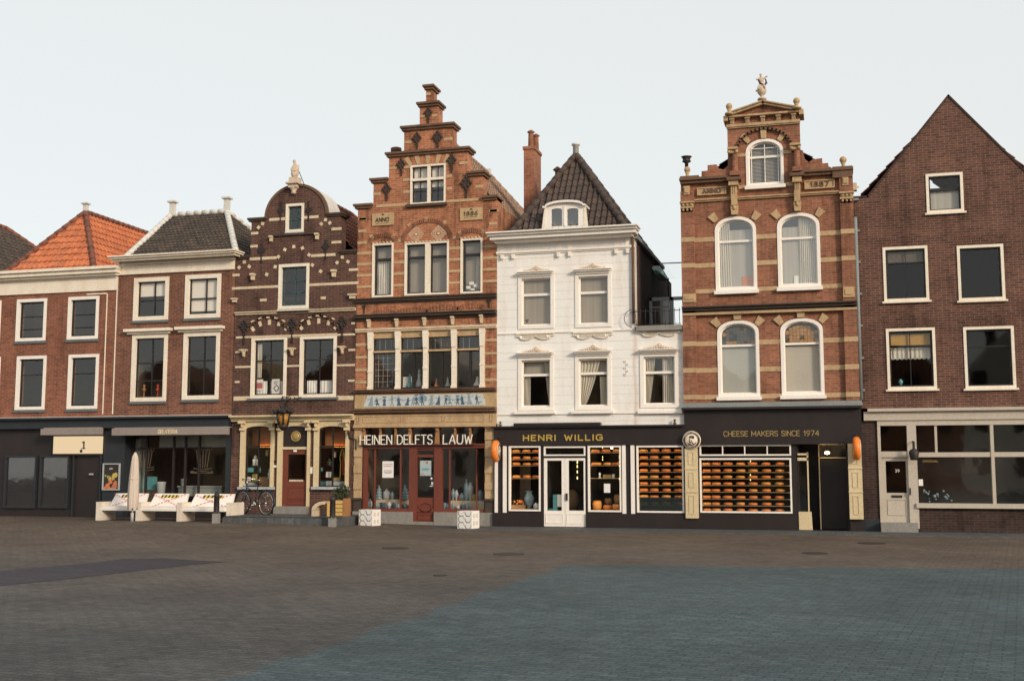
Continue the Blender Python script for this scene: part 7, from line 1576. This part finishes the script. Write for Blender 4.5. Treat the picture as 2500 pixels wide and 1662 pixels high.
# bicycle
def bicycle(cx,cy,z0,rz,lab):
    t=thing('bicycle',lab,'bicycle',(cx,cy,z0)); M=Matrix.Rotation(rz,3,'Z'); O=Vector((cx,cy,z0)); X=lambda x,y,z: O+M@Vector((x,y,z)); R_=.34
    def put(name,paths,mat,par=t):
        m=MB()
        for p,r_ in paths: m.tube([X(*q) for q in p],r_,8)
        return part(name,m,mat,par)
    for wx in (-.54,.54):
        ci=[(wx+R_*math.cos(2*math.pi*k/28),0,R_+R_*math.sin(2*math.pi*k/28)) for k in range(29)]; ty=put('wheel',[(ci,.02)],'rubber')
        ri=[(wx+(R_-.03)*math.cos(2*math.pi*k/28),0,R_+(R_-.03)*math.sin(2*math.pi*k/28)) for k in range(29)]; put('rim',[(ri,.012)],'chrome',ty)
        put('spokes',[([(wx,0.02*(-1)**k,R_),(wx+(R_-.03)*math.cos(math.pi*k/9),0,R_+(R_-.03)*math.sin(math.pi*k/9))],.0025) for k in range(18)]+[([(wx,-.05,R_),(wx,.05,R_)],.025)],'chrome',ty)
    bb=(.02,0,.30); st=(.14,0,.78); hd=(-.36,0,.86); hl=(-.40,0,.66); ax=(.54,0,R_); fx=(-.54,0,R_)
    put('frame',[([bb,st],.017),([bb,hl],.02),([(.10,0,.62),(-.38,0,.78)],.016),([hd,hl],.022),([bb,(ax[0],.04,R_)],.01),([bb,(ax[0],-.04,R_)],.01),([(.13,0,.72),(ax[0],.04,R_)],.009),([(.13,0,.72),(ax[0],-.04,R_)],.009),([hl,(-.47,.05,.5),(fx[0],.05,R_)],.012),([hl,(-.47,-.05,.5),(fx[0],-.05,R_)],.012)],'paint_navy')
    m=MB(); 
    for k in range(10): pass
    put('mudguard',[([(wx+(R_+.035)*math.cos(a),0,R_+(R_+.035)*math.sin(a)) for a in [math.pi*(k/14)*1.0+(.15 if wx<0 else -.25) for k in range(15)]],.022) for wx in (-.54,.54)],'paint_navy')
    put('handlebar',[([hd,(-.37,0,.98)],.014),([(-.25,.27,1.0),(-.34,.2,1.03),(-.38,0,1.02),(-.34,-.2,1.03),(-.22,-.27,1.0)],.012),([(-.25,.27,1.0),(-.14,.28,.98)],.018),([(-.22,-.27,1.0),(-.12,-.28,.98)],.018)],'chrome')
    m=MB(); k0=len(m.v); m.ball((0,0,0),.1,12,(1.35,.75,.42)); m.v=[tuple(X(v[0]+.17,v[1],v[2]+.90)) for v in m.v]; m.tube([X(.14,0,.76),X(.16,0,.9)],.014,8); part('saddle',m,'rubber',t)
    put('luggage_rack',[([(.2,.07,.72),(.74,.07,.72)],.008),([(.2,-.07,.72),(.74,-.07,.72)],.008),([(.74,.07,.72),(.74,-.07,.72)],.008),([(.6,.07,.72),(.54,.06,R_)],.007),([(.6,-.07,.72),(.54,-.06,R_)],.007)],'iron')
    m=MB(); m.lathe((0,0,0),[(.085,-.006),(.085,.006)],16,'y'); m.v=[tuple(X(v[0]+bb[0],v[1]-.045,v[2]+bb[2])) for v in m.v]; m.tube([X(.02,-.09,.3),X(-.04,-.1,.16)],.008,6); m.tube([X(-.09,-.13,.16),X(.01,-.13,.16)],.014,6); m.tube([X(.02,.06,.3),X(.08,.1,.44)],.008,6); part('crankset',m,'chrome',t)
    m=MB(); m.lathe((0,0,0),[(.03,0),(.05,-.06),(.05,-.08)],10,'x'); m.v=[tuple(X(v[0]-.42,v[1],v[2]+.84)) for v in m.v]; part('front_lamp',m,'zinc',t)
    return t
c=P(*C6.p(345,1355),-1.0); bicycle(c.x,-.95,zpv,rad(-24),'black city bicycle parked under the left shop window of the dark gabled house')
# white cubes with circle pattern
def cube(C,xl,xr,yt,yb,y,lab,rz):
    c=P(*C.p((xl+xr)/2,yb),y); s=.44; hz=.47; t=thing('cube_stool',lab,'stool',(c.x,y,.02),'patterned white cubes before the pottery shop'); M=Matrix.Rotation(rz,3,'Z'); O=Vector((c.x,y,.02)); m=MB(); m.obox((c.x,y,.02+hz/2),(s/2,s/2,hz/2),rz=rz); part('body',m,'board_white',t)
    m=MB(); random.seed(3)
    for face in (0,1):
        m=MB()
        for i in range(2 if face==0 else 2):
            for j in range(3 if face==0 else 2):
                if face==0: ox,oz,rr_=-s*.24+i*s*.47,.08+j*.17,.095
                else: ox,oz,rr_=-s*.2+i*s*.4,.14+j*.2,.05
                for k in range(14 if face==0 else 16):
                    if face==0 and k in (3,4): continue
                    a0,a1=2*math.pi*k/16+i,2*math.pi*(k+1)/16+i
                    def pt(a,rq): 
                        u_,z_=ox+rq*math.cos(a),oz+rq*math.sin(a); u_=max(-s/2+.005,min(s/2-.005,u_)); z_=max(.005,min(hz-.005,z_)); return O+M@(Vector((u_,-s/2-.002,z_)) if face==0 else Vector((s/2+.002,u_,z_)))
                    w_=.006+.006*math.sin(a0/2)**2; m.add([pt(a0,rr_),pt(a1,rr_),pt(a1,rr_-w_*1.6),pt(a0,rr_-w_*1.6)],[(0,1,2,3)])
        part('circle_pattern',m,'letter_black' if face==0 else 'copper',t)
cube(D4,135,435,1170,1402,-1.25,'white cube with black circle pattern at the left of the pottery shop',rad(-10)); cube(D4,1440,1735,1182,1418,-1.45,'white cube with black circle pattern at the right of the pottery shop',rad(-10))
# stoop bench: cream arch side and yellow planks
yS=-1.5; t=thing('stoop_bench','cream arched stone side with yellow plank seat box beside the dark house','bench',(P(*C6.p(1300,1360),yS).x,yS,zpv)); zg_=zpv
m=MB(); c0=rc(C6,1088,1242,1178,1360,yS); w=c0[1]-c0[0]; hh=c0[3]-zg_; out=[];inn=[]
for k in range(9): a=math.pi/2*k/8; out.append((c0[1]-w*math.cos(a),zg_+hh*.42+hh*.58*math.sin(a))); inn.append((c0[1]-w*.68*math.cos(a),zg_+hh*.42+hh*.38*math.sin(a)))
for k in range(8): m.prism([out[k],out[k+1],inn[k+1],inn[k]],yS-.12,yS+.2)
m.box(c0[0],c0[0]+w*.30,yS-.12,yS+.2,zg_,zg_+hh*.40); part('stone_side',m,'stone_cream',t)
m=MB(); r=rc(C6,1355,1475,1170,1362,yS)
for k in range(4): m.box(r[0],r[1],yS-.1,yS+.02,zg_+.02+k*(r[3]-zg_)/4,zg_+.005+(k+1)*(r[3]-zg_)/4)
r2_=rc(C6,1278,1300,1178,1365,yS); m.box(r2_[0],r2_[1],yS-.12,yS+.5,zg_,r2_[3]); part('planks',m,'plank_yellow',t)
m=MB(); m.box(r[1],r[1]+.05,yS-.12,yS+.3,zg_,r[3]+.06); m.box(r2_[1],r[1],yS-.04,yS+.4,zg_,r[3]-.05); part('post',m,'copper',t)
c=P(*C6.p(1420,1160),-1.2); t=thing('potted_shrub','dark leafy shrub growing above the yellow plank box','shrub',(c.x,-1.2,zg_)); m=MB(); random.seed(12)
for k in range(420):
    a,b,r_=random.uniform(0,6.28),random.uniform(-1,1),random.random()**.4; q=Vector((c.x+.24*r_*math.cos(a)*math.sqrt(1-b*b),-1.1+.2*r_*math.sin(a)*math.sqrt(1-b*b),c.z+.14+.3*r_*b)); d=Vector((random.uniform(-1,1),random.uniform(-1,1),random.uniform(-1,1)))*.045; e_=Vector((random.uniform(-1,1),random.uniform(-1,1),random.uniform(-1,1)))*.03; m.add([q,q+d+e_,q+d*1.8,q+d-e_],[(0,1,2,3)])
part('leaves',m,'leaf',t); m=MB(); m.tube([(c.x,-1.1,zg_),(c.x+.03,-1.1,c.z)],.02,6,[.03,.015]); part('stem',m,'iron',t)
# hanging lantern of H3
c=P(*C6.p(715,180),-.75); t=thing('hanging_lantern','ornate black iron lantern with amber glass hanging over the dark house door','lantern',(c.x,-.75,c.z-.25))
m=MB(); zl=c.z
def SCL(m): m.v=[(c.x+(v[0]-c.x)*1.35,-.75+(v[1]+.75)*1.35,zl+.1+(v[2]-zl-.1)*1.35) for v in m.v]
m.lathe((c.x,-.75,zl-.2),[(.03,0),(.09,.05),(.13,.12)],6); m.lathe((c.x,-.75,zl+.17),[(.17,0),(.14,.05),(.05,.13),(.03,.18)],6)
for k in range(6): a=math.pi*k/3; m.tube([(c.x+.11*math.cos(a),-.75+.11*math.sin(a),zl-.08),(c.x+.16*math.cos(a),-.75+.16*math.sin(a),zl+.17)],.018,5)
for k in range(12): a=math.pi*k/6; m.ball((c.x+.2*math.cos(a),-.75+.2*math.sin(a),zl+.2+.03*(k%2)),.04,6)
SCL(m); part('cage',m,'iron',t); m=MB(); m.lathe((c.x,-.75,zl-.08),[(.095,0),(.14,.24)],6); SCL(m); part('amber_glass',m,'amber_glass',t)
m=MB(); m.tube([(c.x,-.75,zl+.33),(c.x,-.72,zl+.5),(c.x+.1,-.4,zl+.62),(c.x+.22,0,zl+.72)],.018,6); top_=P(*C5.p(800,1200)); m.tube([(c.x,-.75,zl+.5),(top_.x,-.03,zz(C5,800,1275))],.012,5)
for sx,rr_ in ((-.12,.13),(.14,.16),(.02,.2)): m.tube([(c.x+sx+rr_*math.cos(a)*.8,-.7+abs(sx),zl+.5+rr_*math.sin(a)) for a in [2*math.pi*k/16 for k in range(15)]],.011,5)
for k in range(14): m.ball((c.x+random.uniform(-.3,.36),-.6,zl+.36+random.uniform(0,.35)),random.uniform(.02,.035),5)
part('bracket',m,'iron',t)
m=MB(); a=P(*C6.p(1485,320),-.3); b=P(*C6.p(1595,420),-.6); m.tube([(a.x,-.1,a.z),(a.x+.2,-.45,b.z+.05),(b.x+.02,-.5,b.z)],.03,6,[.035,.045,.02]); m.lathe((b.x,-.5,b.z-.3),[(.02,0),(.03,.05),(.02,.3)],8); solo('flag_bracket',m,'iron','dark iron bracket between the dark gabled house and the pottery shop','bracket')
# goods in the two arched shop windows of H3
random.seed(31)
zf=zz(C6,400,1000,.3)
goods=[(285,352,765,820,'poster_teal','teal box on the middle shelf of the left arched window'),(335,402,610,740,'board_white','white figure on the upper shelf of the left arched window'),(505,537,545,620,'letter_gold_dim','hanging gold tag in the left arched window'),(420,440,755,820,'poster_teal','slim teal bottle in the left arched window'),(525,560,775,905,'delft_pale','pale jars at the right edge of the left arched window'),(275,310,880,930,'board_white','small white box low in the left arched window'),(340,392,845,930,'fruit_yellow','yellow green box low in the left arched window'),(420,560,880,985,'straw','brown open book low in the left arched window'),(255,392,945,985,'zinc','pale folded cards at the left foot of the left arched window'),(415,555,940,990,'poster_pale','pale boxes at the right foot of the left arched window'),
(1168,1200,765,808,'poster_teal','small teal card at the left of the right arched window'),(1250,1300,815,885,'board_white','white leaflet in the middle of the right arched window'),(1255,1315,650,745,'leaf','dark green bust in the right arched window'),(1340,1365,568,640,'stone_cream','cream framed picture in the right arched window'),(1338,1425,888,930,'letter_gold_dim','gold box in the right arched window'),(1172,1252,930,990,'poster_teal','teal book at the foot of the right arched window'),(1256,1312,930,990,'delft_pale','white booklet beside the teal book'),(1338,1480,935,992,'poster_pale','blue grey books at the right foot of the right arched window')]
for a,b,yt,yb,mt,lab in goods:
    y=random.uniform(.2,.45); r=rc(C6,a,b,yt,yb,y)
    m=MB()
    if 'figure' in lab or 'bust' in lab or 'jars' in lab or 'bottle' in lab: h=r[3]-r[2]; w=(r[1]-r[0])/2; m.lathe(((r[0]+r[1])/2,y,r[2]),[(w,0),(w*.8,h*.3),(w,h*.55),(w*.35,h*.68),(w*.5,h*.85),(w*.15,h)],10)
    else: m.obox(((r[0]+r[1])/2,y,(r[2]+r[3])/2),((r[1]-r[0])/2,.04,(r[3]-r[2])/2),rx=-.1)
    solo('shop_item',m,mt,lab,'shop goods')
t=thing('harlequin_banner','red cloth with yellow zigzag edge hanging in the right arched window','banner',(P(*C6.p(1450,900)).x,.25,P(*C6.p(1450,920)).z)); r=rc(C6,1435,1485,600,860,.25); m=MB(); m.prism([(r[0],r[3]),(r[0]+.06,r[3]+.1),(r[1],r[2]+.3),(r[1],r[2]),(r[0]+.03,r[2]+.02)],.25,.26); part('cloth',m,'red_cloth',t)
m=MB(); zp_=[(1418,880),(1425,700),(1415,640),(1440,530),(1462,560),(1480,700)]
pts=[P(*C6.p(*q),.24) for q in zp_]
for a,b in zip(pts[:-1],pts[1:]): m.seg((a.x,a.z),(b.x,b.z),.03,.235,.245)
part('zigzag_edge',m,'tape_yellow',t)
for i,(x,lab) in enumerate(((404,'warm glowing lamp in the arched head of the left shop window'),(1322,'warm glowing lamp in the arched head of the right shop window'))):
    c=P(*C6.p(x,455),.7); t=thing('pendant_lamp',lab,'lamp',(c.x,.7,c.z)); m=MB(); m.ball((c.x,.7,c.z),.06,10); part('bulb',m,'bulb',t); m=MB(); m.tube([(c.x,.7,c.z+.05),(c.x,.7,zc0)],.006,5); part('cable',m,'iron',t)
# figurines in the lower left window of the dark roofed house
for x,mt,lab in ((790,'copper','gold winged ornament low in the lower left window of the dark roofed house'),(965,'letter_red','red ornament low in the lower left window of the dark roofed house')):
    c=P(*C2.p(x,1100),.2); m=MB(); m.lathe((c.x,.2,c.z),[(.1,0),(.1,.03),(.02,.05),(.02,.2),(.08,.25),(.02,.32),(.05,.38),(.01,.42)],8); solo('figurine',m,mt,lab,'ornament')
# ================================================================== the row goes on, outside the picture on both sides
for xa_,xb_,hh_,rh_,mt,tm,lab in ((xA-6.4,xA,8.4,2.6,'brick_red','tile_dark','red brick neighbour with dark roof, left of the orange roofed house'),(u1_H7,u1_H7+6.2,8.8,2.8,'brick_left','tile_orange','red brick neighbour with orange roof, right of the brown gable house')):
    H=house('brick_house',lab,xa_,xb_); holes=[]; w_=xb_-xa_
    for zb_ in (3.7,6.3):
        for k in range(3): a=xa_+w_*(k+.5)/3; window(H,holes,(a-.5,a+.5,zb_,zb_+1.6),cw=.09,cm='paint_cream',sw=.04,hb=(zb_+1.05,),vb=(a,),sill=(.05,.08,.06))
    a=xa_+w_*.36; window(H,holes,(xa_+.5,a+1.2,.7,2.6),cw=.08,cm='paint_ivory',sw=.04,sill=(.05,.08,.06),name='shop_window')
    holes.append(((xb_-1.7,xb_-.7,.05,2.4),0)); wall('wall',[(xa_,hh_),(xb_,hh_)],-.05,holes,0,.36,mt,H); wpart('door','paint_navy',[(xb_-1.7,xb_-.7,.1,.16,.05,2.4)])
    m=MB(); mould(m,xa_,xb_,[(hh_-.5,hh_-.1,.05,0),(hh_-.1,hh_,.22,.0),(hh_,hh_+.1,.32,.0)]); part('cornice',m,'paint_cream',H)
    hip_roof(H,xa_,xb_,-.1,8,hh_+.08,((xa_+xb_)/2,2.4,hh_+rh_),((xa_+xb_)/2,6,hh_+rh_),tm,'tile_rust',p=.22,course=.3,amp=.025); shell(H,xa_,xb_,hh_,[2.9,5.6],'room_dark',side='brick_brown')
# ================================================================== houses on the far side of the square, behind the camera (seen in the window reflections)
random.seed(77); x=-62; i=0
labs=['brown brick house with steep gable across the square','grey rendered house across the square','red brick house with tall roof across the square','white house across the square','dark brick house across the square','ochre house across the square']
while x<34:
    w=random.uniform(6,9.5); h=random.uniform(7.5,9.5); rh=random.uniform(2.5,4.5); t=thing('brick_house',labs[i%6]+', behind the camera','house',(x+w/2,-58,0),'houses across the square'); m=MB(); Y0,Y1=-66,-58
    m.box(x,x+w-.02,Y0,Y1,0,h); m.prism([(x,h),(x+w-.02,h),(x+w/2,h+rh)],Y0+.01,Y1-.01); part('wall',m,['brick_red','stone_band','brick_orange','paint_cream','brick_dark','stone_ochre'][i%6],t)
    m=MB()
    for fz in (1.2,4.4,7.0):
        for k in range(3): a=x+w*(k+.5)/3; 
        for k in range(3): a=x+w*(k+.5)/3; m.box(a-.5,a+.5,Y1-.02,Y1+.05,fz,fz+1.7)
    part('window',m,'room_dark',t); m=MB(); m.box(x+w*.3,x+w*.3+.7,-63,-62.2,h,h+rh+.8); part('chimney',m,'brick_shade',t); x+=w; i+=1
# ================================================================== light, sky, camera
SUN_EL,SUN_AZ=rad(21),math.atan2(.78,-.62)       # from the right and from the camera side
sdir=Vector((math.sin(SUN_AZ)*math.cos(SUN_EL),math.cos(SUN_AZ)*math.cos(SUN_EL),math.sin(SUN_EL)))
sl=bpy.data.lights.new('sun','SUN'); sl.energy=2.4; sl.angle=rad(11); sl.color=(1,.85,.68); so=bpy.data.objects.new('sun',sl); COL.objects.link(so); so.rotation_euler=sdir.to_track_quat('Z','Y').to_euler()
wd_=bpy.data.worlds.new('World'); SC.world=wd_; wd_.use_nodes=True; nt=wd_.node_tree; nt.nodes.clear(); s=NT(nt)
sk=s.n('ShaderNodeTexSky'); sk.sky_type='NISHITA'; sk.sun_disc=False; sk.sun_elevation=SUN_EL; sk.sun_rotation=SUN_AZ; sk.air_density=1.0; sk.dust_density=2.0; sk.ozone_density=1.0
mx=s.mix('MIX',.72,sk.outputs[0],(8.95,9.0,8.55)); 
bg=s.n('ShaderNodeBackground'); s.l(mx,bg.inputs[0]); bg.inputs[1].default_value=.10; o=s.n('ShaderNodeOutputWorld'); s.l(bg.outputs[0],o.inputs[0])
cd=bpy.data.cameras.new('camera'); co=bpy.data.objects.new('camera',cd); COL.objects.link(co); cd.sensor_fit='HORIZONTAL'; cd.sensor_width=36; cd.lens=36*FPX/PW; cd.clip_end=1000; cd.clip_start=.1
co.location=CAM; co.rotation_euler=Matrix((RT,UP,-FW)).transposed().to_euler(); SC.camera=co
vs_=SC.view_settings; vs_.view_transform='Standard'; vs_.look='None'; vs_.exposure=.22; vs_.gamma=1
SC.cycles.max_bounces=8; SC.cycles.transparent_max_bounces=16
